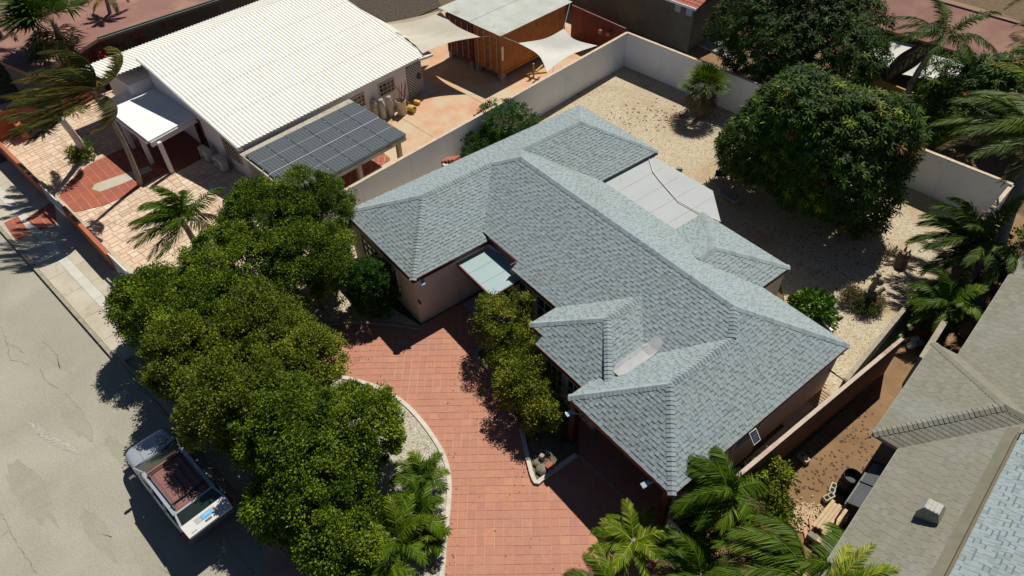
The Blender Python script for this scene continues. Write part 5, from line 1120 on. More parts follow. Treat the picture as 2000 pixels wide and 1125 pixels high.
# clipped dome bush at the corner of the house
tree('dome_bush', 'dense clipped dome bush against the front left corner of the bungalow', (728, 560), 1.35, (1.02, 1.02, 1.35), 201, m=L_brt, cat='bush', nclump=620, nleaf=45, leaf=(0.07, 0.045), amp=0.04, cr=0.14, zmin=-0.9, tone=0.15, spread=0.12)
tree('wall_bush', 'round green bush between the white wall and the bungalow roof', (985, 246), 1.3, (1.75, 1.5, 1.25), 202, m=L_brt, cat='bush', nclump=420, nleaf=45, leaf=(0.09, 0.055), amp=0.13, tone=0.1)
tree('wall_bush', 'small lower bush creeping down from the round one by the white wall', (932, 290), 0.8, (0.9, 0.8, 0.8), 203, m=L_brt, cat='bush', nclump=160, nleaf=40, leaf=(0.09, 0.055), amp=0.13, tone=0.1)
tree('leafy_bush', 'small bright green bush of broad leaves beside the rear roof edge', (1588, 612), 0.75, (0.85, 0.8, 0.75), 204, m=L_brt, cat='bush', nclump=120, nleaf=26, leaf=(0.22, 0.11), amp=0.12, tone=0.45, zmin=-0.8)
# planter shrubs (bougainvillea like)
for i, (px, z, r, lab) in enumerate([((985, 622), 1.7, (1.15, 1.1, 0.95), 'reddish tipped shrub nearest the porch canopy'), ((1005, 690), 1.1, (1.0, 0.9, 0.8), 'shrub hanging over the planter kerb below the porch shrub'),
                                     ((1030, 745), 1.4, (1.05, 0.95, 0.9), 'straggly shrub in front of the middle windows'), ((1052, 800), 1.0, (0.85, 0.75, 0.7), 'straggly shrub nearest the red carport post')]):
    tree('planter_shrub', lab, px, z, r, 210+i, m=L_olv, cat='shrub', group='shrubs in the planter along the house front', nclump=190, nleaf=70, leaf=(0.08, 0.045), amp=0.24, cr=0.24, tone=0.6, zmin=-0.8)
# mangoes
def mango(name, label, px, zc, r, seed, nros, tone=0.35, flush=0.04, lf=(0.30, 0.075)):
    c = P(*px, zc); t = thing(name, label, 'tree', (c.x, c.y, 0)); g = np.random.default_rng(seed); ca = np.array(c[:]); r = np.array(r)
    rr = random.Random(seed); trunk(t, (c.x, c.y, 0), c-Vector((0, 0, r[2]*0.35)), 0.28, 0.18, seed, limbs=[c+Vector((rr.uniform(-.6, .6)*r[0], rr.uniform(-.6, .6)*r[1], 0.1*r[2])) for _ in range(7)])
    D = nrm(g.normal(size=(nros*3, 3))); D = D[D[:, 2] > -0.62][:nros]; n = len(D); f = lump(D, seed, 0.19)*lump(D, seed+9, 0.09)
    rad = f*lump(D*2.2, seed+5, 0.05)*np.where(g.random(n) < 0.42, g.uniform(0.55, 0.9, n), g.uniform(0.92, 1.03, n)); C = ca+D*r*rad[:, None]; C[:, 2] = np.maximum(C[:, 2], 0.4)
    k = 13; a = np.tile(np.arange(k)*2.4, n)+np.repeat(g.uniform(0, 6.28, n), k); N0 = nrm(D*0.6+np.array([0, 0, 0.7])+g.normal(0, 0.25, (n, 3)))
    U = nrm(np.cross(N0, g.normal(size=(n, 3)))); Wv = np.cross(N0, U); N0, U, Wv = [np.repeat(q, k, axis=0) for q in (N0, U, Wv)]
    el = np.tile(np.linspace(-0.5, 0.75, k), n)+g.normal(0, 0.15, n*k)
    dirs = (U*np.cos(a)[:, None]+Wv*np.sin(a)[:, None])*np.cos(el)[:, None]+N0*np.sin(el)[:, None]; dirs[:, 2] -= 0.25; d = nrm(dirs)
    pos = np.repeat(C, k, axis=0)+d*0.03; L = (lf[0]*g.uniform(0.7, 1.2, n*k))[:, None]; S = nrm(np.cross(d, N0)); W = lf[1]
    ct = np.clip(np.repeat(tone+g.normal(0, 0.24, n), k)+g.normal(0, 0.13, n*k), 0, 1)
    V = np.empty((n*k, 6, 3)); dr = np.array([0, 0, -0.28])*L; V[:, 0] = pos; V[:, 1] = pos+d*L*0.35+S*W*0.5; V[:, 2] = pos+d*L*0.75+S*W*0.35+dr*0.4; V[:, 3] = pos+d*L+dr*0.7; V[:, 4] = pos+d*L*0.75-S*W*0.35+dr*0.4; V[:, 5] = pos+d*L*0.35-S*W*0.5
    idx = np.arange(n*k*6).reshape(-1, 6); fl = np.repeat(g.random(n) < flush, k)
    q1 = idx[:, [0, 1, 5]]; q2 = idx[:, [1, 2, 4, 5]]; q3 = idx[:, [2, 3, 4]]
    for sel, mm, nm in ((~fl, L_man, 'crown'), (fl, L_org, 'young_leaves')):
        if sel.any():
            VV = V[sel].reshape(-1, 3); i2 = np.arange(sel.sum()*6).reshape(-1, 6); raw(nm, VV, [i2[:, [0, 1, 5]], i2[:, [1, 2, 4, 5]], i2[:, [2, 3, 4]]], np.repeat(ct[sel], 6), mm, t, 'stuff')
    return t
mango('mango_tree', 'big round mango tree with orange young leaves in the gravel yard', (1588, 288), 3.3, (3.5, 3.7, 3.2), 301, 4300, flush=0.022, tone=0.42)
mango('mango_tree', 'very dark mango tree beyond the back wall next to the grey building', (1572, 50), 4.0, (4.3, 4.3, 3.8), 302, 3000, tone=0.14, flush=0.0)
mango('mango_tree', 'mango tree beyond the wall near the right edge, right of the leaning palm', (1945, 200), 2.6, (2.9, 2.9, 2.3), 303, 1500, tone=0.42, flush=0.02)
mango('mango_tree', 'low mango shoots between the two pale sails and the white wall', (1832, 236), 1.2, (1.0, 1.0, 1.0), 304, 220, tone=0.45, flush=0.02)
# ---- palms
def frond(parent, base, az, el, L, seed, m, droop=1.0, wind=0.5, ll=0.6, n=46, lw=0.04, tone=0.4, hang=0.25, name='frond', curl=1.0):
    g = np.random.default_rng(seed); N_ = 14; d = Vector((math.cos(az)*math.cos(el), math.sin(az)*math.cos(el), math.sin(el))); p = Vector(base); pts = [p.copy()]; ds = [d.copy()]
    for i in range(N_):
        t = (i+1)/N_; d = (d+(Vector((0, 0, -1))*droop*(0.35+0.9*t)+WIND*wind*(0.5+t))*(1.55/N_)).normalized(); p = p+d*(L/N_)
        if p.z < 0.12: p.z = 0.12
        pts.append(p.copy()); ds.append(d.copy())
    pts_ = np.array([q[:] for q in pts]); ds_ = np.array([q[:] for q in ds]); wv = np.array(WIND[:]); Vs = []; T = []
    for sgn in (-1, 1):
        n = int(n*1.0); t = np.linspace(0.10, 0.985, n)+g.normal(0, 0.004, n); x = np.clip(t, 0, 0.999)*N_; i0 = x.astype(int); fr = (x-i0)[:, None]
        q = pts_[i0]*(1-fr)+pts_[i0+1]*fr; dd = nrm(ds_[i0]*(1-fr)+ds_[i0+1]*fr); s = nrm(np.cross(dd, np.array([0, 0, 1.0]))+1e-6)*sgn
        fwd = (0.35+0.9*t)[:, None]; dirn = nrm(s*0.85+dd*fwd*1.2+np.array([0, 0, 0.18])-np.array([0, 0, 1.0])*hang*(0.6+g.random(n))[:, None]+wv*wind*0.55+g.normal(0, 0.09, (n, 3)))
        l = (ll*np.sin(np.pi*(0.16+0.76*t))**0.7*g.uniform(0.85, 1.1, n))[:, None]; dn_ = np.array([0, 0, -1.0])*(0.20+0.25*hang)+wv*wind*0.25
        mid = q+dirn*l*0.5+dn_*l*0.12; tip = q+dirn*l*0.92+dn_*l*0.5; w = lw*0.8*(0.7+0.3*np.sin(np.pi*t))[:, None]; wd = nrm(dd+g.normal(0, 0.25, (n, 3)))
        V = np.stack([q-wd*w*0.35, q+wd*w*0.35, mid+wd*w*0.5, mid-wd*w*0.5, tip], axis=1); Vs.append(V); tt = np.clip(tone+g.normal(0, 0.16, n)+0.12*t, 0, 1)
        T.append(np.stack([tt, tt, tt, tt, np.clip(tt+0.22, 0, 1)], axis=1))
    V = np.concatenate(Vs).reshape(-1, 3); T = np.concatenate(T).ravel(); idx = np.arange(len(V)).reshape(-1, 5)
    # rachis: three sided tapering stalk
    rv = []; rf = []
    for i, (q, d_) in enumerate(zip(pts, ds)):
        s = d_.cross(Vector((0, 0, 1))); s = s.normalized() if s.length > 1e-3 else Vector((1, 0, 0)); w = 0.028*(1-i/N_*0.85); rv += [q+s*w, q-s*w, q-Vector((0, 0, w))]
    o = len(V); rf = np.array([(o+i*3+a, o+i*3+(a+1) % 3, o+i*3+3+(a+1) % 3, o+i*3+3+a) for i in range(N_) for a in range(3)])
    V = np.concatenate([V, np.array([v[:] for v in rv])]); T = np.concatenate([T, np.full(len(rv), min(1, tone+0.3))])
    return raw(name, V, [idx[:, [0, 1, 2, 3]], idx[:, [3, 2, 4]], rf], T, m, parent)
def palm(name, label, base, top, L, seed, n=15, m=None, wind=0.5, droop=1.0, ll=0.6, lw=0.06, elmin=5, elmax=72, r=(0.16, 0.11), bark=None, tone=0.4, nl=56, hang=0.25, azs=None, dry=1, skew=0.0, group=None, bend=0.25, stem=True):
    base = Vector(base); top = Vector(top); t = thing(name, label, 'palm', tuple(base), group); rr = random.Random(seed)
    if stem: trunk(t, base, top, r[0], r[1], seed, bark or M_pbark, bend=bend, n=10)
    for i in range(n):
        az = (azs[i % len(azs)] if azs else 2.399*i)+rr.uniform(-0.25, 0.25); f = (i+0.5)/n; el = R(elmax+(elmin-elmax)*f**0.8)+rr.uniform(-0.12, 0.12)
        mm = m or L_plm; tn = tone+rr.uniform(-0.15, 0.2)
        if dry and i >= n-dry: mm = L_plw; tn = 0.4
        frond(t, top+Vector((0, 0, -0.05)), az, el, L*rr.uniform(0.85, 1.1), seed*50+i, mm, droop=droop*rr.uniform(0.8, 1.2), wind=wind*rr.uniform(0.7, 1.2), ll=ll, n=int(nl*1.25), lw=lw, tone=tn, hang=hang)
    return t
palm('coconut_palm', 'windblown coconut palm with golden fronds streaming left above the stone yard', P(275, 362), P(180, 180, 5.9), 3.6, 1, n=17, m=L_plg, wind=2.8, droop=0.6, ll=0.8, lw=0.075, elmin=-5, elmax=70, r=(0.14, 0.085), bend=0.35, tone=0.42, nl=76, dry=2)
palm('coconut_palm', 'whitewashed palm in the small square planter of the stone yard', P(165, 300), P(118, 232, 3.3), 2.8, 2, n=16, m=L_plg, wind=1.5, droop=0.9, ll=0.6, lw=0.075, nl=66, r=(0.2, 0.15), bark=M_lime, tone=0.3, dry=1, bend=0.1)
palm('feather_palm', 'shaggy palm with brownish fronds left of the upper hedge trees', P(395, 500), P(352, 425, 3.0), 2.3, 3, n=20, m=L_plb, wind=1.0, droop=0.9, ll=0.6, lw=0.055, hang=0.5, tone=0.22, dry=6, elmin=-5, nl=70)
palm('coconut_palm', 'leaning coconut palm behind the two pale sails', P(1762, 222), P(1842, 72, 5.6), 3.2, 4, n=16, m=L_plm, wind=0.25, droop=1.1, ll=0.6, tone=0.34, r=(0.2, 0.12), hang=0.5, dry=2, bend=0.4)
palm('coconut_palm', 'large palm at the right edge with long streaked fronds', P(1885, 655), P(2025, 262, 5.6), 3.9, 5, n=22, m=L_plm, wind=1.1, droop=0.8, ll=0.8, lw=0.075, tone=0.42, r=(0.26, 0.17), nl=80, dry=4, bend=0.2)
palm('feather_palm', 'dark drooping palm over the gravel in front of the streaked white wall', P(1900, 590), P(1893, 470, 2.6), 2.5, 6, n=17, m=L_plm, wind=1.0, droop=1.1, ll=0.6, lw=0.08, tone=0.22, hang=0.35, dry=0, nl=80)
palm('feather_palm', 'bushy small palm beside the tall grey block wall', P(1858, 640), P(1852, 592, 1.6), 1.7, 7, n=20, m=L_plb, wind=0.7, droop=1.1, ll=0.5, lw=0.07, nl=60, tone=0.2, hang=0.45, dry=0)
palm('feather_palm', 'green palm brushing the lower right corner of the shingled roof', P(1430, 1010), P(1420, 960, 2.5), 1.75, 8, n=17, m=L_plb, wind=0.8, droop=1.15, ll=0.55, lw=0.06, tone=0.26, hang=0.5, dry=1, nl=64)
palm('feather_palm', 'large palm at the bottom right with long combed fronds', P(1575, 1170), P(1570, 1128, 2.4), 2.6, 9, n=19, m=L_plb, wind=1.7, droop=0.75, ll=0.62, lw=0.06, tone=0.3, nl=70, dry=5, elmax=55)
palm('feather_palm', 'bright green palm at the lower end of the carport shadow', P(1238, 1078), P(1236, 1056, 1.3), 1.35, 10, n=13, m=L_plb, wind=0.1, droop=0.8, ll=0.42, lw=0.045, tone=0.52, dry=0, r=(0.12, 0.1), elmax=60, nl=60)
palm('feather_palm', 'brown tipped palm at the bottom edge left of the pink gate post', P(1190, 1185), P(1185, 1165, 1.4), 1.5, 11, n=13, m=L_plb, wind=0.8, droop=0.9, ll=0.4, tone=0.45, dry=5)
palm('feather_palm', 'dark green palm at the bottom edge between the bright palm and the big one', P(1380, 1150), P(1365, 1125, 1.7), 1.7, 12, n=13, m=L_plb, wind=0.7, droop=0.9, ll=0.5, tone=0.2, dry=1)
palm('feather_palm', 'yellow green arching palm fronds over the bottom of the olive shingle roof', P(1635, 1185), P(1618, 1160, 3.2), 1.9, 13, n=9, m=L_plb, wind=-0.2, droop=0.9, ll=0.42, tone=0.55, azs=[R(60), R(20), R(100), R(-20)], dry=0)
palm('coconut_palm', 'palm at the top right corner reaching in with yellow fronds', P(2090, 150), P(2085, 78, 4.5), 3.2, 14, n=12, m=L_plg, wind=0.6, droop=0.9, ll=0.6, tone=0.6, dry=1)
palm('coconut_palm', 'thin trunked palm rising behind the bougainvillea wall', P(238, 104), P(206, -8, 4.2), 1.6, 15, n=9, m=L_plg, wind=0.5, droop=1.4, ll=0.4, tone=0.6, r=(0.15, 0.12), dry=2, bend=0.05)
palm('coconut_palm', 'grey palm trunk crossing the top left edge', P(46, 140), P(-25, 30, 4.6), 2.6, 16, n=9, m=L_plm, wind=0.5, ll=0.5, r=(0.2, 0.15), bend=0.05)
palm('feather_palm', 'palm shoot hanging in from the far top right corner', P(2060, 60), P(2040, -10, 3.6), 2.4, 17, n=8, m=L_plm, wind=0.5, ll=0.5, tone=0.3)
GI = 'short feathery palms on the gravel island'
for i, (px, z, L, lab) in enumerate([((822, 930), 0.9, 1.05, 'short feathery palm highest up on the gravel island'), ((815, 1005), 1.0, 1.2, 'short feathery palm in the middle of the island group'), ((772, 1052), 1.4, 1.5, 'tallest feathery palm of the island group'),
                                     ((838, 1045), 0.7, 0.8, 'short feathery palm pressed against the white island kerb'), ((735, 1122), 1.1, 1.6, 'feathery palm at the bottom edge beside the hedge')]):
    palm('island_palm', lab, P(px[0], px[1]), P(px[0], px[1], z), L, 30+i, n=15, m=L_plb, wind=0.35, droop=1.0, ll=0.40, lw=0.05, tone=0.30, hang=0.35, r=(0.09, 0.07), dry=0, group=GI, elmin=10, nl=40, bend=0.05)
def fan_palm(name, label, base, top, Rr, seed, n=22, m=None, tone=0.4, r=(0.2, 0.16), pet=0.7, bark=None, wind=0.0, skirt=4):
    base = Vector(base); top = Vector(top); t = thing(name, label, 'palm', tuple(base)); rr = random.Random(seed); trunk(t, base, top, r[0], r[1], seed, bark or M_bark, bend=0.05)
    for i in range(n):
        az = 2.399*i; f = (i+0.5)/n; el = R(80-100*f)+rr.uniform(-0.1, 0.1)
        if i >= n-skirt: el = R(-45)
        d = Vector((math.cos(az)*math.cos(el), math.sin(az)*math.cos(el), math.sin(el)))+WIND*wind; d.normalize(); hub = top+d*pet; s = d.cross(Vector((0, 0, 1))).normalized(); u = s.cross(d)
        V = []; T = []; F1 = []; F2 = []; k = 26; g2 = random.Random(seed*90+i); tb = tone+g2.uniform(-0.2, 0.2)
        for j in range(k):
            a = R(-120+240*j/(k-1)); L = Rr*(0.78+0.22*math.cos(a))*g2.uniform(0.9, 1.05); dirn = (d*math.cos(a)+s*math.sin(a)+u*(0.22*abs(math.sin(a))+0.06*(-1)**j)+Vector((0, 0, -0.1))).normalized(); sd = (s*math.cos(a)-d*math.sin(a)); w = Rr*0.075
            o = len(V); V += [hub, hub+dirn*L*0.55+sd*w*0.5, hub+dirn*L*0.55-sd*w*0.5, hub+dirn*L+Vector((0, 0, -0.16*Rr))+WIND*wind*0.2]; F1.append((o, o+1, o+2)); F2.append((o+1, o+3, o+2)); T += [tb-0.15, tb, tb, min(1, tb+0.3)]
        o = len(V); V += [top+s*0.015, top-s*0.015, hub-s*0.012, hub+s*0.012]; T += [tb]*4
        raw('fan_leaf', np.array([v[:] for v in V]), [np.array(F1+F2), np.array([(o, o+1, o+2, o+3)])], np.clip(np.array(T), 0, 1), (L_plw if i >= n-skirt else (m or L_plb)), t)
    return t
fan_palm('fan_palm', 'young fan palm standing in the gravel by the back wall', P(1370, 226), P(1376, 172, 1.7), 0.95, 41, n=32, m=L_plb, tone=0.40, pet=0.75, skirt=6)
fan_palm('fan_palm', 'tall dark fan palm in the top left corner in front of the pink roof', P(150, 140), P(105, 45, 4.6), 1.9, 42, n=30, m=L_plm, tone=0.2, pet=1.3, wind=0.6, skirt=9)
# top left shade: shrubs and bougainvillea
tree('dark_shrub', 'dark shrub in the shade below the tall fan palm', (60, 130), 1.2, (2.2, 2.0, 1.4), 61, cat='shrub', m=L_fic, nclump=200, tone=0.1)
tree('dark_shrub', 'grey green shrub beside the greenish fascia', (165, 85), 2.0, (1.0, 1.0, 1.0), 62, cat='shrub', m=L_olv, nclump=110, tone=0.2)
for i, (px, r) in enumerate([((218, 95), 0.8), ((262, 82), 0.8), ((330, 52), 0.9), ((372, 34), 0.9), ((195, 118), 0.6)]):
    t = tree('bougainvillea', ['red flowering bush just left of the thin palm trunk', 'red flowering bush just right of the thin palm trunk', 'tall red flowering bush in the middle of the brown wall', 'red flowering bush furthest along the brown wall', 'small red flowering bush at the near end of the brown wall'][i], px, 1.5, (r*1.1, r*1.1, r*0.8), 70+i, cat='shrub', m=L_olv, nclump=70, nleaf=40, tone=0.25, group='flowering bushes behind the brown wall')
    g = np.random.default_rng(80+i); c = np.array(P(*px, 1.7)[:]); D = nrm(g.normal(size=(16, 3))); D[:, 2] = abs(D[:, 2]); pos = np.repeat(c+D*r, 16, axis=0)+g.normal(0, 0.09, (256, 3))
    leaves(pos, g.normal(size=(256, 3)), g, 0.10, 0.08, g.random(256), mat('red_bract', (0.42, 0.03, 0.05), (0.55, 0.06, 0.06), attr='tone', rough=0.6, transl=0.2), 'flowers', t)
# small plants here and there
def tuft(name, label, px, n, L, m, seed, tone=0.4, el=(20, 80), w=0.03, cat='plant'):
    b0 = P(*px, 0.02); t = thing(name, label, cat, tuple(b0)); g = np.random.default_rng(seed); az = g.uniform(0, 6.28, n); e = np.radians(g.uniform(el[0], el[1], n))
    d = np.stack([np.cos(az)*np.cos(e), np.sin(az)*np.cos(e), np.sin(e)], 1); pos = np.array(b0[:])+g.normal(0, 0.03, (n, 3))*np.array([1, 1, 0]); l = (L*g.uniform(0.6, 1.1, n))[:, None]; s = nrm(np.cross(d, np.array([0, 0, 1.0])))*w
    V = np.stack([pos-s*0.5, pos+s*0.5, pos+d*l*0.6+s*0.4, pos+d*l*0.6-s*0.4, pos+d*l-np.array([0, 0, 0.25])*l], 1); idx = np.arange(n*5).reshape(-1, 5)
    raw('blades', V.reshape(-1, 3), [idx[:, [0, 1, 2, 3]], idx[:, [3, 2, 4]]], np.repeat(np.clip(tone+g.normal(0, 0.2, n), 0, 1), 5), m, t, 'stuff'); return t
tuft('spiky_plant', 'spiky dry plant beside the cut tree stump', (1733, 500), 26, 0.75, L_plw, 1, tone=0.3)
tuft('spiky_plant', 'second thin spiky plant touching the tree stump', (1745, 496), 14, 0.6, L_plm, 2, tone=0.3, el=(50, 85), w=0.05)
tree('statue_plant', 'brownish round cushion plant left of the garden statue', (1663, 578), 0.3, (0.48, 0.45, 0.34), 91, cat='plant', m=L_plw, nclump=70, nleaf=36, leaf=(0.08, 0.03), tone=0.25)
tree('statue_plant', 'dark cushion plant right of the garden statue', (1708, 590), 0.3, (0.42, 0.42, 0.3), 92, cat='plant', m=L_plw, nclump=70, nleaf=36, leaf=(0.08, 0.03), tone=0.35)
tree('statue_plant', 'low dark plant in front of the garden statue', (1686, 597), 0.22, (0.45, 0.4, 0.28), 93, cat='plant', m=L_fic, nclump=60, nleaf=36, leaf=(0.08, 0.03), tone=0.1)
tree('lane_shrub', 'yellowing shrub at the end of the brown wall beside the roof corner palm', (1492, 945), 0.9, (0.8, 0.8, 0.75), 94, cat='shrub', m=L_olv, nclump=110, nleaf=34, leaf=(0.12, 0.06), tone=0.62)
tree('lane_shrub', 'green shrub spilling over the orange earth above the bottom palm', (1500, 1005), 0.7, (0.75, 0.75, 0.6), 95, cat='shrub', m=L_olv, nclump=90, nleaf=34, leaf=(0.12, 0.06), tone=0.4)
tree('lane_shrub', 'dark leafy shrub below the palm at the roof corner', (1372, 1040), 0.7, (0.6, 0.6, 0.5), 96, cat='shrub', m=L_fic, nclump=70, nleaf=30, leaf=(0.16, 0.05), tone=0.2)
tree('lane_shrub', 'dark green shrub at the right edge beside the olive roof', (1975, 500), 0.9, (1.3, 1.3, 1.0), 97, cat='shrub', m=L_fic, nclump=150, nleaf=40, leaf=(0.12, 0.07), tone=0.15)
tree('lane_shrub', 'sparse brownish shrub on the earth lane above the paper sheets', (1895, 610), 0.5, (0.9, 0.8, 0.5), 98, cat='shrub', m=L_olv, nclump=70, nleaf=18, leaf=(0.10, 0.04), tone=0.5)
tree('yard_plant', 'low green plant in the square planter around the whitewashed trunk', (160, 296), 0.3, (0.75, 0.6, 0.4), 99, cat='plant', m=L_fic, nclump=80, nleaf=34, leaf=(0.10, 0.05), tone=0.35)
b = MB(); b.wall([P(*q_, 0).xy[:] for q_ in ((135, 303), (142, 313), (185, 297), (178, 286))], 0.0, 0.16, 0.08, closed=True); b.build('planter_edging', M_kerb, label='square concrete edging round the whitewashed palm trunk', cat='planter')
for i, px in enumerate(((1005, 640), (1020, 700), (1100, 860))):
    tuft('bed_plant', ['dark strappy plant under the porch shrub', 'dark strappy plant in the shadow of the planter', 'dark plant at the foot of the red carport post'][i], px, 30, 0.5, L_plm, 20+i, tone=0.1)

gl = random.Random(44); b = MB()
for cx, cy, sx, sy, n_ in ((940, 760, 25, 60, 40), (1010, 930, 25, 30, 18), (690, 700, 40, 20, 35), (882, 1000, 8, 90, 25), (1000, 1050, 120, 50, 10)):
    for _ in range(n_):
        q2 = P(cx+gl.gauss(0, sx), cy+gl.gauss(0, sy), 0.036); a = gl.uniform(0, 6.3); L = gl.uniform(0.04, 0.09); dx, dy = Vector((L*math.cos(a), L*math.sin(a), 0)), Vector((-L*0.3*math.sin(a), L*0.3*math.cos(a), 0.006)); b.add([q2-dx*0.5, q2+dy, q2+dx*0.5, q2-dy+Vector((0, 0, 0.012))], [(0, 1, 2, 3)])
b.build('leaf_debris', mat('brown_leaf', (0.16, 0.10, 0.04), (0.10, 0.06, 0.03), scale=9, rough=0.9), label='small fallen brown leaves on the red driveway tiles', kind='stuff')
# ================================================================ CAR
M_silver = mat('silver_paint', (0.42, 0.475, 0.53), (0.45, 0.50, 0.545), scale=1.5, rough=0.32, metal=0.35, spec=0.5)
M_cwhite = mat('white_paint', (0.62, 0.63, 0.62), rough=0.35)
M_croof = mat('faded_maroon_roof', (0.19, 0.085, 0.075), (0.23, 0.11, 0.095), scale=2.5, rough=0.75, fine=0.06)
M_rub = mat('rubber', (0.015, 0.015, 0.015), rough=0.8); M_cg = mat('car_glass', (0.018, 0.028, 0.024), rough=0.06, spec=0.7); M_tail = mat('tail_lamp', (0.35, 0.02, 0.01), rough=0.3)
M_plate = mat('number_plate', (0.02, 0.42, 0.85), rough=0.4); M_trimg = mat('grey_trim', (0.12, 0.12, 0.125), rough=0.6)
car = bpy.data.objects.new('parked_car', None); COL.objects.link(car); ORG[car] = Vector((0, 0, 0))
tag(car, 'silver estate car parked under the hedge with maroon roof and open tailgate', 'car')
# local frame: x forward, y left, origin on the ground at the middle
def sect(x, hw, zb, zt, crown_=0.02):
    return [(x, -hw*0.90, zb), (x, -hw*0.99, zb+0.12), (x, -hw, (zb+zt)*0.5), (x, -hw*0.975, zt-0.10), (x, -hw*0.90, zt-0.012), (x, -hw*0.45, zt+crown_*0.8), (x, 0, zt+crown_),
            (x, hw*0.45, zt+crown_*0.8), (x, hw*0.90, zt-0.012), (x, hw*0.975, zt-0.10), (x, hw, (zb+zt)*0.5), (x, hw*0.99, zb+0.12), (x, hw*0.90, zb)]
ST = [(-2.22, 0.70, 0.42, 0.92), (-2.16, 0.80, 0.34, 0.98), (-1.9, 0.85, 0.30, 1.02), (-1.2, 0.87, 0.28, 1.02), (-0.3, 0.87, 0.28, 1.01), (0.6, 0.87, 0.28, 1.00), (0.85, 0.865, 0.28, 1.0), (1.0, 0.86, 0.28, 1.005), (1.5, 0.85, 0.30, 0.965), (1.95, 0.82, 0.34, 0.91), (2.15, 0.76, 0.38, 0.86), (2.24, 0.66, 0.44, 0.78)]
b = MB(); vs = []
for s_ in ST: vs += sect(*s_)
n = 13; k = len(ST)
fs = [(i*n+j, i*n+j+1, (i+1)*n+j+1, (i+1)*n+j) for i in range(k-1) for j in range(n-1)]+[(i*n+n-1, i*n, (i+1)*n, (i+1)*n+n-1) for i in range(k-1)]+[tuple(range(n)), tuple(range((k-1)*n, k*n))[::-1]]
b.add(vs, fs); body = b.build('body', M_silver, car, smooth=True)
sm = body.modifiers.new('subsurf', 'SUBSURF'); sm.levels = 1; sm.render_levels = 2
def quad(parent, name, pts, m, t=0.012): b = MB(); b.slab([Vector(p) for p in pts], t, 0); return b.build(name, m, parent)
# bonnet seam lines
for y in (-0.30, 0.30):
    b = MB(); b.beam((1.25, y*1.35, 0.998), (2.05, y*1.2, 0.915), 0.012, 0.010); b.build('bonnet_crease', M_trimg, body)
b = MB(); b.beam((1.21, -0.78, 1.0), (1.21, 0.78, 1.0), 0.015, 0.02); b.build('bonnet_gap', M_rub, body)
sr = random.Random(3); sp3 = []
for i in range(18):
    a_ = 2*math.pi*i/18; r_ = sr.uniform(0.7, 1.15); x_, y_ = 1.62+0.24*r_*math.cos(a_), -0.36+0.24*r_*math.sin(a_); sp3.append((x_, y_, 1.019-0.085*max(0, x_-1.4)/0.55-0.004))
b = MB(); b.add(sp3+[(1.62, -0.36, 1.0)], [(i, (i+1) % 18, 18) for i in range(18)]); b.build('lichen_stain', mat('bonnet_stain', (0.30, 0.31, 0.26), (0.38, 0.40, 0.42), scale=9, rough=0.6), body)
# greenhouse
RB = 1.60; wb, wt = 0.80, 0.66
A_ = {'fb': (1.18, wb, 1.00), 'ft': (0.30, wt, RB-0.08), 'rt': (-1.86, wt, RB-0.03), 'rb': (-2.14, wb, 1.0)}
def pt(k, s): x, y, z = A_[k]; return Vector((x, y*s, z))
quad(car, 'windscreen', [pt('fb', -1), pt('fb', 1), pt('ft', 1), pt('ft', -1)], M_cg, 0.01)
b = MB(); b.add([(-1.86, -wt, RB-0.02), (-1.86, wt, RB-0.02), (0.28, wt, RB-0.07), (0.28, -wt, RB-0.07), (-1.8, -wt*0.7, RB+0.03), (-1.8, wt*0.7, RB+0.03), (0.12, wt*0.7, RB-0.0), (0.12, -wt*0.7, RB-0.0)],
             [(0, 1, 5, 4), (1, 2, 6, 5), (2, 3, 7, 6), (3, 0, 4, 7), (4, 5, 6, 7), (3, 2, 1, 0)]); rf = b.build('roof', M_croof, car, bevel=0.01)
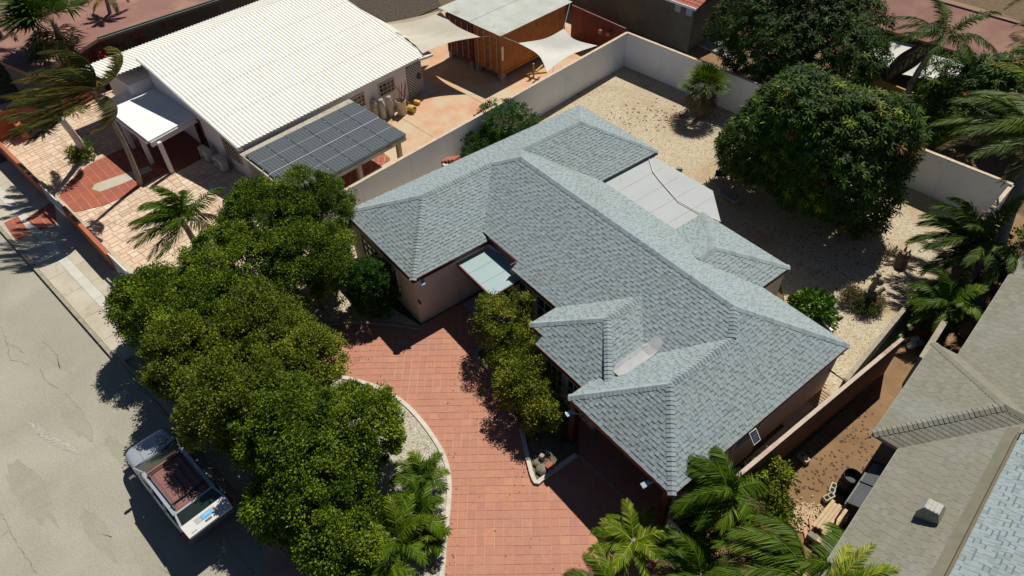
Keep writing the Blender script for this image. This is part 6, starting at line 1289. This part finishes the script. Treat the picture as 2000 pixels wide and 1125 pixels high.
for s in (-1, 1):
    nm = 'side_rail'
    b = MB(); b.beam((-1.88, s*(wt+0.005), RB-0.015), (0.32, s*(wt+0.005), RB-0.055), 0.12, 0.05); b.build(nm, M_silver, car)
    for a, c, w_2 in (((1.18, wb), (0.30, wt), 0.06), ((-0.18, wb+0.005), (-0.20, wt), 0.07), ((-1.08, wb+0.005), (-1.08, wt), 0.08), ((-2.12, wb), (-1.86, wt), 0.10)):
        b = MB(); b.beam((a[0], s*a[1], 1.0), (c[0], s*c[1], RB-0.03), w_2, 0.04, up=(0, s, 0.2)); b.build('pillar', M_silver, car)
    for x0, x1, x2, x3 in ((1.0, -0.12, -0.15, 0.34), (-0.24, -1.02, -1.02, -0.25), (-1.14, -2.05, -1.86, -1.14)):
        quad(car, 'side_window', [(x0, s*(wb-0.005), 1.01), (x1, s*(wb-0.005), 1.01), (x2, s*(wt+0.0), RB-0.05), (x3, s*(wt+0.0), RB-0.05)], M_cg, 0.01)
    b = MB(); b.beam((-1.75, s*0.56, RB+0.06), (0.12, s*0.56, RB+0.065), 0.035, 0.03)
    b.build('roof_rail', M_trimg, car)
    for x in (-0.02, -1.62):
        b = MB(); b.box((x, s*0.56, RB+0.045), (0.16, 0.06, 0.05)); b.build('rail_foot', M_rub, car)
    b = MB(); b.tube([(0.78, s*0.82, 1.04), (0.80, s*0.95, 1.07)], 0.025, 6); mr = b.build('mirror', M_trimg, car)
    b = MB(); b.box((0.80, s*1.0, 1.08), (0.12, 0.19, 0.14)); b.build('mirror_shell', M_trimg, mr, bevel=0.02)
    for x0, x1 in ((0.80, -0.15), (-0.18, -1.06)):
        b = MB()
        for (a, c) in (((x0, 0.42), (x0, 0.99)), ((x1, 0.42), (x1, 0.99)), ((x0, 0.42), (x1, 0.42))): b.beam((a[0], s*0.872, a[1]), (c[0], s*0.872, c[1]), 0.012, 0.010, up=(0, s, 0))
        dr = b.build('door_seam', M_rub, car); b = MB(); b.box((x1+0.12, s*0.885, 0.86), (0.14, 0.03, 0.035)); b.build('door_handle', M_trimg, dr)
    b = MB(); b.beam((-2.1, s*0.872, 0.62), (2.0, s*0.86, 0.60), 0.03, 0.07, up=(0, 0, 1)); b.build('rub_strip', M_trimg, car)
    quad(car, 'headlight', [(2.255, s*0.30, 0.60), (2.255, s*0.64, 0.60), (2.20, s*0.68, 0.76), (2.22, s*0.30, 0.78)], mat('lamp_glass', (0.5, 0.5, 0.48), rough=0.1), 0.02)
    b = MB(); b.box((-2.19, s*0.76, 0.82), (0.10, 0.16, 0.30)); b.build('tail_lamp', M_tail, car, bevel=0.02)
    for x in (1.40, -1.38):
        b = MB(); c0 = Vector((x, s*0.66, 0.33)); b.tube([c0, c0+Vector((0, s*0.21, 0))], 0.33, 22); wh = b.build('wheel', M_rub, car)
        b = MB(); b.tube([c0+Vector((0, s*0.20, 0)), c0+Vector((0, s*0.225, 0))], 0.20, 16); b.build('rim', M_al, wh)
for x in (0.02, -1.55):
    b = MB(); b.beam((x, -0.60, RB+0.085), (x, 0.60, RB+0.085), 0.045, 0.025); b.build('roof_bar', M_rub, car)
for y in (-0.25, 0.0, 0.25):
    b = MB(); b.beam((-0.35, y, RB+0.034), (-1.7, y, RB+0.034), 0.02, 0.01); b.build('roof_rib', M_rub, rf)
b = MB(); b.box((-2.27, 0, 0.48), (0.14, 1.66, 0.22)); b.build('rear_bumper', M_trimg, car, bevel=0.03)
b = MB(); b.box((2.26, 0, 0.46), (0.12, 1.56, 0.22)); b.build('front_bumper', M_trimg, car, bevel=0.03)
b = MB(); b.box((2.262, 0, 0.68), (0.03, 0.55, 0.14)); b.build('grille', M_rub, car)
b = MB(); b.box((-1.5, 0, 0.93), (1.2, 1.4, 0.30)); b.build('load_bay', mat('dark_interior', (0.02, 0.02, 0.02), rough=0.9), car)
b = MB()
for y in (-0.38, 0.38): b.box((0.25, y, 0.95), (0.5, 0.5, 0.35)); b.box((0.0, y, 1.15), (0.14, 0.46, 0.55))
b.build('front_seats', mat('grey_seat', (0.10, 0.10, 0.09), rough=0.9), car, kind='stuff')
# tailgate, hinged at the rear roof edge and swung up and out
tg = bpy.data.objects.new('tailgate', None); COL.objects.link(tg); tg.parent = car; tg.location = (-1.88, 0, RB); ORG[tg] = Vector((0, 0, 0)); tg.rotation_euler = (0, R(-6), 0)
quad(tg, 'gate_glass', [(-0.04, -0.62, 0.0), (-0.04, 0.62, 0.0), (-0.50, 0.70, 0.01), (-0.50, -0.70, 0.01)], M_cg, 0.02)
b = MB(); b.beam((0.0, -0.66, 0.0), (0.0, 0.66, 0.0), 0.07, 0.04); b.beam((-0.02, -0.66, 0), (-0.5, -0.73, 0.01), 0.06, 0.04); b.beam((-0.02, 0.66, 0), (-0.5, 0.73, 0.01), 0.06, 0.04); b.build('gate_frame', M_silver, tg)
b = MB(); b.add([(-0.50, -0.76, 0.0), (-0.50, 0.76, 0.0), (-0.52, -0.76, 0.05), (-0.52, 0.76, 0.05), (-1.02, -0.74, 0.03), (-1.02, 0.74, 0.03), (-1.04, -0.74, -0.04), (-1.04, 0.74, -0.04), (-0.5, -0.76, -0.05), (-0.5, 0.76, -0.05)],
              [(0, 2, 3, 1), (2, 4, 5, 3), (4, 6, 7, 5), (6, 8, 9, 7), (8, 0, 1, 9), (0, 8, 6, 4, 2), (1, 3, 5, 7, 9)]); b.build('gate_panel', M_cwhite, tg)
quad(tg, 'plate_recess', [(-0.60, -0.34, 0.054), (-0.60, 0.36, 0.054), (-0.80, 0.36, 0.045), (-0.80, -0.34, 0.045)], mat('plate_recess', (0.40, 0.40, 0.39), rough=0.5), 0.006)
quad(tg, 'number_plate', [(-0.625, -0.20, 0.064), (-0.625, 0.14, 0.064), (-0.785, 0.14, 0.057), (-0.785, -0.20, 0.057)], M_plate, 0.006)
b = MB(); b.box((-0.88, 0.0, 0.048), (0.07, 0.22, 0.02)); b.build('gate_handle', M_trimg, tg, bevel=0.01)
b = MB()
for s in (-1, 1): b.tube([(-0.3, s*0.62, -0.03), (0.0, s*0.68, -0.50)], 0.012, 6)
b.build('gas_strut', M_trimg, tg)
def text(parent, name, body_, loc, rot, size, m):
    cu = bpy.data.curves.new(name, 'FONT'); cu.body = body_; cu.size = size; cu.extrude = 0.0015; cu.align_x = 'CENTER'; cu.align_y = 'CENTER'; cu.materials.append(m)
    tmp = bpy.data.objects.new('lettering', cu); COL.objects.link(tmp); bpy.context.view_layer.update(); me_ = bpy.data.meshes.new_from_object(tmp); bpy.data.objects.remove(tmp)
    o = bpy.data.objects.new(name, me_); COL.objects.link(o); o.parent = parent; o.location = loc; o.rotation_euler = rot; return o
text(tg, 'plate_lettering', 'J-052', (-0.705, -0.03, 0.068), (0, 0, R(-90)), 0.13, M_wht)
text(tg, 'maker_lettering', 'OWWD', (-0.93, 0.52, 0.045), (0, 0, R(-90)), 0.05, M_trimg)
car.location = (-16.95, -1.62, 0); car.rotation_euler = (0, 0, R(188.0))
# ================================================================ SMALL THINGS
# gas cylinders and planter barrel by the white house wall
M_cyl = mat('cylinder_paint', (0.50, 0.47, 0.42), (0.40, 0.36, 0.30), scale=5, rough=0.6, fine=0.08)
cyl = None; GC = 'pale gas cylinders against the neighbour wall'
for i, (px, lab) in enumerate([((736, 232), 'pale gas cylinder furthest left, half hidden by the solar roof'), ((750, 232), 'pale gas cylinder in the middle of the three'), ((765, 226), 'pale gas cylinder beside the planter barrel')]):
    p = P(*px, 0)
    if cyl is None:
        cyl = thing('gas_cylinder', lab, 'gas cylinder', (0, 0, 0), GC)
        b = MB(); b.lathe((0, 0, 0), [(0.15, 0.02), (0.19, 0.06), (0.19, 1.05), (0.15, 1.15), (0.05, 1.2)], 16); b.build('tank', M_cyl, cyl, smooth=True)
        b = MB(); b.lathe((0, 0, 1.16), [(0.12, 0), (0.12, 0.12)], 12); b.build('collar', M_cyl, cyl)
        b = MB(); b.tube([(0, 0, 1.18), (0, 0, 1.30)], 0.03, 6); b.build('valve', M_dk, cyl)
        b = MB(); b.tube([(0.0, 0, 1.25), (0.12, -0.1, 1.2), (0.2, -0.15, 0.8)], 0.012, 5); b.build('hose', mat('red_hose', (0.3, 0.03, 0.02), rough=0.6), cyl)
        cyl.location = p
    else: copy_thing(cyl, p, 0.7*i, lab)
p = P(786, 222, 0); bt = thing('planter_barrel', 'cream barrel holding upright wooden poles by the neighbour wall', 'barrel', tuple(p))
b = MB(); b.lathe(p, [(0.27, 0), (0.30, 0.9), (0.27, 0.9), (0.26, 0.55)], 18); b.build('tub', mat('cream_tub', (0.60, 0.50, 0.36), (0.52, 0.43, 0.31), rough=0.7), bt, smooth=False)
rr = random.Random(8)
for i in range(7):
    a = rr.uniform(0, 6.3); b = MB(); b.tube([p+Vector((0.12*math.cos(a), 0.12*math.sin(a), 0.2)), p+Vector((0.2*math.cos(a)-0.05, 0.2*math.sin(a)+0.3, rr.uniform(1.6, 2.0)))], 0.025, 5); b.build('pole', [M_wood, M_bark][i % 2], bt)
b = MB(); b.beam(P(806, 211, 0.05), P(771, 166, 1.7)+Vector((0, 0.0, 0)), 0.10, 0.05); b.build('leaning_plank', mat('red_brown_wood', (0.30, 0.10, 0.05), rough=0.7), label='reddish plank leaning from the yellow can to the small grille window', cat='plank')
p = P(803, 219, 0); yt = thing('yellow_can', 'dented yellow canister lying beside the planter barrel', 'canister', tuple(p))
M_yel = mat('yellow_plastic', (0.62, 0.45, 0.08), (0.52, 0.36, 0.06), scale=6, rough=0.5)
b = MB(); b.tube([p+Vector((-0.22, 0, 0.2)), p+Vector((0.22, 0.12, 0.22))], [0.2, 0.2], 10); b.build('can', M_yel, yt); b = MB(); b.tube([p+Vector((0.20, 0.12, 0.3)), p+Vector((0.32, 0.15, 0.36))], 0.04, 8); b.build('spout', M_dk, yt)
p = P(815, 203, 0); b = MB(); b.box(p+Vector((0, 0, 0.12)), (0.4, 0.25, 0.22), 0.4); b.build('yellow_bucket', M_yel, label='small yellow tub at the foot of the lattice screen', cat='tub', bevel=0.05)
# lattice screen
l0, l1 = onwall((800, 197), 0), onwall((828, 184), 0); l1.z = l0.z = 0; d = (l1-l0).normalized(); LL = (l1-l0).length; o_ = -eyh*0.06
lt2 = thing('lattice_screen', 'pink white diagonal lattice screen at the end of the neighbour wall', 'lattice', tuple(l0.lerp(l1, .5)))
b = MB(); b.beam(l0+o_*0.4+Vector((0, 0, 1.05)), l1+o_*0.4+Vector((0, 0, 1.05)), 0.02, 2.0); b.build('shade_backing', M_dk, lt2)  # black sheet behind the strips stands in for the shade of an opening
for sgn in (1, -1):
    k = -18
    while k < 26:
        # strip line z = sgn*x + c
        c = k*0.20; xs = []
        for x in (0, LL): xs.append((x, sgn*x+c))
        for z in (0.05, 2.05): xs.append(((z-c)*sgn, z))
        xs = sorted([(x, z) for x, z in xs if -1e-6 <= x <= LL+1e-6 and 0.05-1e-6 <= z <= 2.05+1e-6])
        if len(xs) >= 2 and (xs[-1][0]-xs[0][0]) > 0.05:
            a, e = xs[0], xs[-1]; b = MB(); b.beam(l0+d*a[0]+o_*(1.0+0.2*sgn)+Vector((0, 0, a[1])), l0+d*e[0]+o_*(1.0+0.2*sgn)+Vector((0, 0, e[1])), 0.032, 0.010, up=tuple(eyh)); b.build('lattice_strip', M_bw, lt2)
        k += 1
b = MB(); b.box(l0+d*LL*0.72+o_*2.2+Vector((0, 0, 1.2)), (0.25, 0.12, 0.3), AX); b.build('hanging_box', M_dk, lt2)
# antennas / pieces by the container
tr = thing('timber_trestle', 'yellowish timber trestle under the white shade sail', 'trestle', tuple(P(1042, 145, 0)))
M_ytim = mat('yellow_timber', (0.42, 0.30, 0.08), rough=0.7)
for a, c in (((1023, 146, 0.05), (1068, 141, 0.5)), ((1042, 150, 0.0), (1042, 124, 0.9)), ((1046, 140, 0.6), (1060, 128, 0.6)), ((1034, 158, 0.0), (1034, 140, 0.5))):
    b = MB(); b.beam(P(*a), P(*c), 0.10, 0.10); b.build('beam', M_ytim, tr)
b = MB(); b.box(P(716, 44, 0.9), (0.5, 0.5, 0.35), 0.3); b.build('yellow_crate', M_yel, label='yellow object behind the cream shade sail', cat='crate')
for px, lab in (((1178, 60), 'upper round clay pot hanging on the dark red fence'), ((1193, 64), 'lower orange clay ball pot on the dark red fence')):
    p = P(*px, 1.6); b = MB(); b.lathe(p-Vector((0, 0.25, 0.15)), [(0.05, 0), (0.14, 0.06), (0.17, 0.16), (0.13, 0.26), (0.08, 0.30)], 12); b.build('hanging_pot', mat('clay', (0.36, 0.15, 0.09), rough=0.8), label=lab, cat='pot', smooth=True)
# clay tubes on the gravel strip
ct_ = thing('clay_tiles', 'short stack of orange clay roof tiles between white wall and bungalow roof', 'roof tiles', tuple(P(872, 318, 0)))
cc = P(874, 312, 2.0)
M_clay = mat('orange_clay', (0.50, 0.17, 0.09), (0.42, 0.13, 0.07), scale=6, rough=0.8)
b = MB(); b.box(dn(cc, 0.9), (0.5, 0.5, 1.8), AX); b.build('block_pier', M_bw, ct_)
for i in range(4):
    a = cc+Vector((0.12*i-0.2, 0.14*i-0.2, -0.16+0.03*i)); b = MB(); b.tube([a, a+Vector((-0.05, 0.42, 0.06))], 0.085, 8); b.build('clay_tile', M_clay, ct_)
# garden chair
p = P(1404, 352, 0); ch = thing('garden_chair', 'dark metal garden chair with a lattice back under the mango tree', 'chair', tuple(p)); q_ = R(215); fx = Vector((math.cos(q_), math.sin(q_), 0)); fy = Vector((-fx.y, fx.x, 0)); M_iron = mat('dark_iron', (0.018, 0.022, 0.02), rough=0.5)
for sx, sy in ((1, 1), (1, -1), (-1, 1), (-1, -1)):
    b = MB(); b.beam(p+fx*0.24*sx+fy*0.24*sy, p+fx*0.22*sx+fy*0.22*sy+Vector((0, 0, 0.42)), 0.03, 0.03, up=tuple(fx)); b.build('leg', M_iron, ch)
b = MB(); b.beam(p-fx*0.25+Vector((0, 0, 0.44)), p+fx*0.25+Vector((0, 0, 0.44)), 0.5, 0.03); b.build('seat', M_iron, ch)
for i in range(6):
    b = MB(); y = -0.25+0.1*i; b.beam(p-fx*0.25+fy*y+Vector((0, 0, 0.45)), p-fx*0.36+fy*y+Vector((0, 0, 0.98)), 0.025, 0.02, up=tuple(fy)); b.build('back_bar', M_iron, ch)
for i in range(5):
    b = MB(); z = 0.52+0.11*i; b.beam(p-fx*(0.262+0.02*i)-fy*0.26+Vector((0, 0, z)), p-fx*(0.262+0.02*i)+fy*0.26+Vector((0, 0, z)), 0.02, 0.02); b.build('back_bar', M_iron, ch)
b = MB(); p = P(1428, 385, 0.35); b.beam(P(1408, 372, 0.38), P(1440, 392, 0.38), 0.45, 0.05); bn_ = b.build('bench_top', M_greyw); tag(bn_, 'grey slab bench in the mango shade by the flat roof', 'bench')
for u in ((1412, 375), (1436, 390)): b = MB(); b.box(P(*u, 0.17), (0.2, 0.35, 0.34), R(-30)); k_ = b.build('bench_foot', M_greyw, bn_)
b = MB(); b.box(P(1327, 331, 1.2), (0.3, 0.16, 0.2), 0.8); b.build('wall_box', M_greyw, label='small grey box at the far edge of the flat roof', cat='box')
# cut tree stump
p = P(1757, 517, 0); stp = thing('tree_stump', 'cut brown tree stump with a ragged top in the gravel', 'tree stump', tuple(p))
b = MB(); b.tube([p-Vector((0, 0, 0.05)), p+Vector((-0.03, 0.06, 0.25)), p+Vector((-0.05, 0.14, 0.62))], [0.40, 0.27, 0.25], 12); o = b.build('stump', M_bark, stp)
b = MB()
for i in range(6):
    a = i*1.05; b.tube([p+Vector((-0.05+0.2*math.cos(a), 0.14+0.2*math.sin(a), 0.5)), p+Vector((-0.06+0.22*math.cos(a), 0.15+0.22*math.sin(a), 0.66+0.10*(i % 3)))], [0.08, 0.02], 5)
b.build('splinter', M_bark, stp, kind='stuff')
b = MB(); g_ = random.Random(3)
for i in range(7): a = g_.uniform(0, 6.28); b.tube([p+Vector((0.3*math.cos(a), 0.3*math.sin(a), 0.06)), p+Vector((0.75*math.cos(a+.2), 0.75*math.sin(a+.2), 0.02))], [0.05, 0.015], 5)
b.build('roots', M_bark, stp, kind='stuff')
for px, h, lab in (((1886, 480), 1.9, 'taller cut palm trunk before the streaked white wall'), ((1898, 492), 1.7, 'shorter cut palm trunk leaning next to the taller one')):
    p = P(*px, 0); b = MB(); b.tube([p, p+Vector((0.05, 0.05, h*0.5)), p+Vector((-0.05, 0.15, h))], [0.2, 0.17, 0.19], 10); b.build('cut_trunk', M_bark, label=lab, cat='tree stump', smooth=True)
# garden statue: seated figure with a jug on a rock pedestal
p = P(1690, 590, 0); stt = thing('garden_statue', 'mossy stone statue of a standing figure on a rock base in the gravel', 'statue', tuple(p)); M_stn = mat('mossy_stone', (0.25, 0.225, 0.155), (0.16, 0.145, 0.10), scale=6, rough=0.95, fine=0.2, bump=0.7)
b = MB(); b.tube([p, p+Vector((0, 0, 0.25)), p+Vector((0.05, 0.02, 0.5)), p+Vector((0, 0.03, 0.68))], [0.42, 0.40, 0.30, 0.24], 9); b.build('rock_base', M_stn, stt)
b = MB(); b.tube([p+Vector((0.1, 0.1, 0.3)), p+Vector((0.3, 0.55, 0.75))], [0.12, 0.09], 8); b.build('side_spout', M_stn, stt)
# figure body as one skinned surface
me = bpy.data.meshes.new('figure'); J = [(0, 0, 0.0), (0, 0, 0.22), (0, 0, 0.40), (0, 0, 0.47), (0, 0, 0.56), (0.13, 0, 0.36), (0.17, 0.06, 0.22), (0.07, 0.12, 0.20), (-0.13, 0, 0.36), (-0.18, 0.05, 0.22), (-0.08, 0.13, 0.16), (0.07, 0, -0.12), (0.08, 0.02, -0.34), (-0.07, 0, -0.12), (-0.08, 0.03, -0.34), (0.09, 0.08, -0.36), (-0.09, 0.10, -0.36)]
Ed = [(0, 1), (1, 2), (2, 3), (3, 4), (2, 5), (5, 6), (6, 7), (2, 8), (8, 9), (9, 10), (0, 11), (11, 12), (0, 13), (13, 14), (12, 15), (14, 16)]
me.from_pydata(J, Ed, []); fg = bpy.data.objects.new('figure', me); COL.objects.link(fg); fg.parent = stt; fg.location = (0, 0.02, 0.98); fg.rotation_euler = (0, 0, R(150)); fg.scale = (1.05,)*3; me.materials.append(M_stn)
sk = fg.modifiers.new('skin', 'SKIN'); rad = [0.11, 0.10, 0.09, 0.045, 0.085, 0.055, 0.045, 0.035, 0.055, 0.045, 0.035, 0.085, 0.055, 0.085, 0.055, 0.05, 0.05]
for v, r_ in zip(me.skin_vertices[0].data, rad): v.radius = (r_, r_)
me.skin_vertices[0].data[0].use_root = True; fg.modifiers.new('sub', 'SUBSURF').render_levels = 1
b = MB(); c = p+Vector((0.12, 0.20, 1.05)); b.lathe(c, [(0.06, -0.05), (0.14, 0.05), (0.15, 0.16), (0.09, 0.26), (0.10, 0.30)], 12); b.build('jug', M_stn, stt, smooth=True)
b = MB(); b.lathe(p+Vector((0, 0.02, 1.56)), [(0.10, 0), (0.12, 0.05), (0.07, 0.12), (0.09, 0.17)], 9); b.build('head_basket', M_stn, stt)
b = MB(); b.beam(P(1612, 632, 1.0), P(1626, 645, 1.0), 0.12, 0.04); b.tube([P(1610, 630, 1.0), P(1608, 629, 1.05)], 0.06, 8); b.build('wall_lamp', M_al, label='white tube lamp sticking out beyond the rear roof edge by the leafy bush', cat='lamp')
# lane: drum, blocks, lumber, broom
p = P(1650, 955, 0); dm = thing('oil_drum', 'open black drum with shiny water in it at the edge of the olive roof', 'drum', tuple(p))
b = MB(); b.lathe(p, [(0.30, 0), (0.30, 0.28), (0.315, 0.30), (0.30, 0.32), (0.30, 0.58), (0.315, 0.60), (0.30, 0.62), (0.30, 0.88), (0.28, 0.88), (0.28, 0.5)], 22); b.build('drum_wall', M_rub, dm)
b = MB(); b.lathe(p, [(0.277, 0.50), (0.277, 0.62)], 22); b.build('water', mat('water', (0.10, 0.11, 0.11), rough=0.03, spec=1.0), dm)
def block(px, s, rz, lab, m=None, z=0.0, name='concrete_block'):
    c = P(*px, z); b = MB(); t = thing(name, lab, 'block', tuple(c)); M3 = Matrix.Rotation(rz, 3, 'Z')
    for (x, y, sx, sy) in ((0, s[1]/2-0.02, s[0], 0.04), (0, -s[1]/2+0.02, s[0], 0.04), (s[0]/2-0.02, 0, 0.04, s[1]-0.08), (-s[0]/2+0.02, 0, 0.04, s[1]-0.08), (0, 0, 0.04, s[1]-0.08)):
        b.box(c+M3@Vector((x, y, s[2]/2)), (sx, sy, s[2]), rz)
    b.build('shell', m or M_conc, t); return t
block((1624, 958), (0.42, 0.2, 0.2), AX+R(10), 'pale hollow block left of the black drum, upper one'); block((1616, 975), (0.42, 0.2, 0.2), AX+R(-20), 'pale hollow block left of the black drum, lower one')
block((1568, 898), (0.40, 0.22, 0.2), R(-10), 'hollow block lying at the foot of the brown wall')
lp_ = thing('lumber_pile', 'pile of sawn pale planks and beams lying on blocks beside the olive roof', 'lumber pile', tuple(P(1620, 1030, 0)))
M_saw = mat('sawn_wood', (0.55, 0.41, 0.25), (0.46, 0.33, 0.20), scale=5, rough=0.8, fine=0.1); M_gtim = mat('grey_timber', (0.24, 0.22, 0.17), (0.18, 0.165, 0.13), scale=4, rough=0.9, fine=0.15)
a0, a1 = P(1605, 1035, 0.4), P(1640, 990, 0.4); dd_ = (a1-a0).normalized(); ss_ = Vector((-dd_.y, dd_.x, 0))
for i in range(6): b = MB(); b.beam(a0+ss_*(-0.32+0.115*i)-dd_*(0.05*(i % 3)), a1+ss_*(-0.32+0.115*i)+dd_*(0.06*(i % 2)), 0.105, 0.06+0.006*i); b.build('plank', M_saw, lp_)
for i in range(4):
    b = MB(); b.beam(P(1578+i*11, 1042+i*6, 0.22-0.02*i), P(1612+i*9, 1068+i*9, 0.22-0.02*i), 0.20, 0.2); b.build('beam', M_gtim, lp_)
for px in ((1610, 1040), (1600, 1055)): b = MB(); b.box(P(*px, 0.43), (0.17, 0.13, 0.07), AX); b.build('offcut', M_saw, lp_)
for a, c in (((1583, 1012, 0.1), (1588, 1050, 0.1)), ((1572, 1030, 0.05), (1577, 1060, 0.05))): b = MB(); b.beam(P(*a), P(*c), 0.12, 0.04); b.build('board', mat('pink_board', (0.50, 0.28, 0.18), rough=0.8), lp_)
b = MB(); b.beam(P(1639, 1030, 0.25), P(1655, 1008, 0.25), 0.2, 0.2); b.build('red_can', mat('red_plastic', (0.50, 0.09, 0.05), rough=0.5), label='red container on its side next to the planks', cat='container', bevel=0.03)
b = MB(); g_ = random.Random(12)
for i in range(260):
    q2 = P(1575+g_.gauss(0, 14), 1005+g_.gauss(0, 14)+0, 0.03+0.03*g_.random()); a = g_.uniform(0, 3.1); b.box(q2, (0.12*g_.uniform(.5, 1.2), 0.03, 0.02), a)
b.build('wood_chips', M_saw, label='scattered pale wood chips on the earth beside the lumber', kind='stuff')
b = MB(); b.tube([P(1551, 941, 0.03), P(1556, 948, 0.03)], 0.03, 6); b.beam(P(1548, 931, 0.03), P(1566, 941, 0.03), 0.03, 0.03); b.build('broom', M_gtim, label='thin metal stick lying on the orange earth', cat='stick')
sp_ = thing('sheet_scraps', 'crumpled pale paper sheets and laths lying under the palms by the olive roof', 'debris', tuple(P(1893, 635, 0)))
for i, q2 in enumerate(((1888, 640), (1896, 632), (1885, 648), (1901, 644))): b = MB(); b.box(P(*q2, 0.08+0.02*i), (0.7, 0.28, 0.02), R(60+17*i)); b.build('sheet', mat('tan_sheet', (0.42, 0.28, 0.17), rough=0.8), sp_)
jn = thing('junk_heap', 'small heap of pale junk with a red piece in the shaded lane', 'junk', tuple(P(1792, 660, 0)))
for i, (q2, m_) in enumerate((((1785, 665), M_al), ((1800, 655), mat('red_plastic2', (0.45, 0.05, 0.05), rough=0.5)), ((1793, 672), M_gtim), ((1778, 676), M_al))): b = MB(); b.tube([P(*q2, 0.1), P(q2[0]+7, q2[1]-4, 0.35)], [0.16, 0.12], 8); b.build('scrap', m_, jn)
# little fence gate at the bottom of the carport wall, pink post
fp = thing('white_picket_gate', 'small white slatted gate below the roof corner palm', 'gate', tuple(P(1310, 1040, 0)))
a0, a1 = P(1300, 1040, 0), P(1322, 1062, 0); dd_ = (a1-a0).normalized()
for z in (0.12, 0.9): b = MB(); b.beam(a0+Vector((0, 0, z)), a1+Vector((0, 0, z)), 0.05, 0.08); b.build('rail', M_wht, fp)
for i in range(5): b = MB(); q2 = a0.lerp(a1, i/4); b.beam(q2+Vector((0, 0, 0.14)), q2+Vector((0, 0, 0.88)), 0.05, 0.06, up=tuple(dd_)); b.build('slat', M_wht, fp)
b = MB(); b.beam(P(1262, 1128, 0.8), P(1276, 1112, 0.8), 0.12, 1.6); b.build('pink_post', mat('pink_paint', (0.45, 0.08, 0.10), rough=0.6), label='slanting pink red post top at the bottom edge between the palms', cat='post')
# rocks and pot in the planter tip, rocks in the island
rk = random.Random(6)
def rock(px, s, lab, m, z=0.1, grp=None, name='garden_rock'):
    c = P(*px, z); b = MB(); pr = [(s*f*rk.uniform(.85, 1.15), s*h) for f, h in ((0.5, -0.2), (0.9, 0.1), (1.0, 0.3), (0.75, 0.6), (0.3, 0.75))]; b.lathe(c, pr, 7); return b.build(name, m, label=lab, cat='rock', group=grp)
rock((1058, 918), 0.22, 'grey rock in the tip of the shrub planter', M_stn); rock((1050, 905), 0.16, 'smaller grey rock above the first one in the planter tip', M_stn)
c = P(1074, 915, 0.08); b = MB(); b.lathe(c, [(0.10, 0), (0.15, 0.2), (0.16, 0.22), (0.13, 0.22)], 12); b.build('flower_pot', mat('terracotta_pot', (0.34, 0.10, 0.06), rough=0.8), label='terracotta pot beside the rocks in the planter tip', cat='pot')
c = P(1058, 898, 0.08); b = MB(); b.box(c+Vector((0, 0, 0.16)), (0.16, 0.16, 0.3), 0.3); b.build('small_lantern', mat('lantern_grey', (0.3, 0.28, 0.26), rough=0.7), label='small grey box lantern standing among the planter rocks', cat='lantern', bevel=0.02)
for i, q2 in enumerate(((842, 1100), (846, 1085), (834, 1108), (848, 1112))): rock(q2, 0.12+0.03*(i % 2), ['grey rock highest in the island tip', 'small grey rock touching the white island kerb', 'grey rock nearest the island palms', 'grey rock at the bottom edge of the island'][i], M_stn, grp='rocks in the lower tip of the gravel island')
# fallen twigs and litter on gravel
M_twig = mat('dry_twig', (0.12, 0.07, 0.04), rough=0.9)
b = MB(); rl = random.Random(31)
for cx, cy, sx, sy, n in ((1290, 225, 60, 14, 70), (1360, 230, 45, 10, 110), (1120, 185, 12, 6, 12), (1700, 560, 60, 40, 60), (1600, 480, 90, 40, 120), (1250, 300, 40, 20, 20)):
    for _ in range(n):
        q2 = P(cx+rl.gauss(0, sx), cy+rl.gauss(0, sy), 0.012); a = rl.uniform(0, 6.3); L = rl.uniform(0.05, 0.22); b.beam(q2, q2+Vector((L*math.cos(a), L*math.sin(a), 0.01)), 0.03, 0.012)
b.build('leaf_debris', M_twig, label='fallen leaves and twigs scattered on the pale gravel', kind='stuff')
b = MB()
for _ in range(240):
    q2 = P(1640+rl.uniform(-90, 70), 850+rl.uniform(-90, 110), 0.01)
    if -4.3 < q2.x < -2.2: a = rl.uniform(0, 6.3); L = rl.uniform(0.04, 0.10); b.box(q2, (L, L*0.6, 0.012), a)
b.build('lane_litter', M_twig, label='dark fallen leaves on the orange earth lane', kind='stuff')
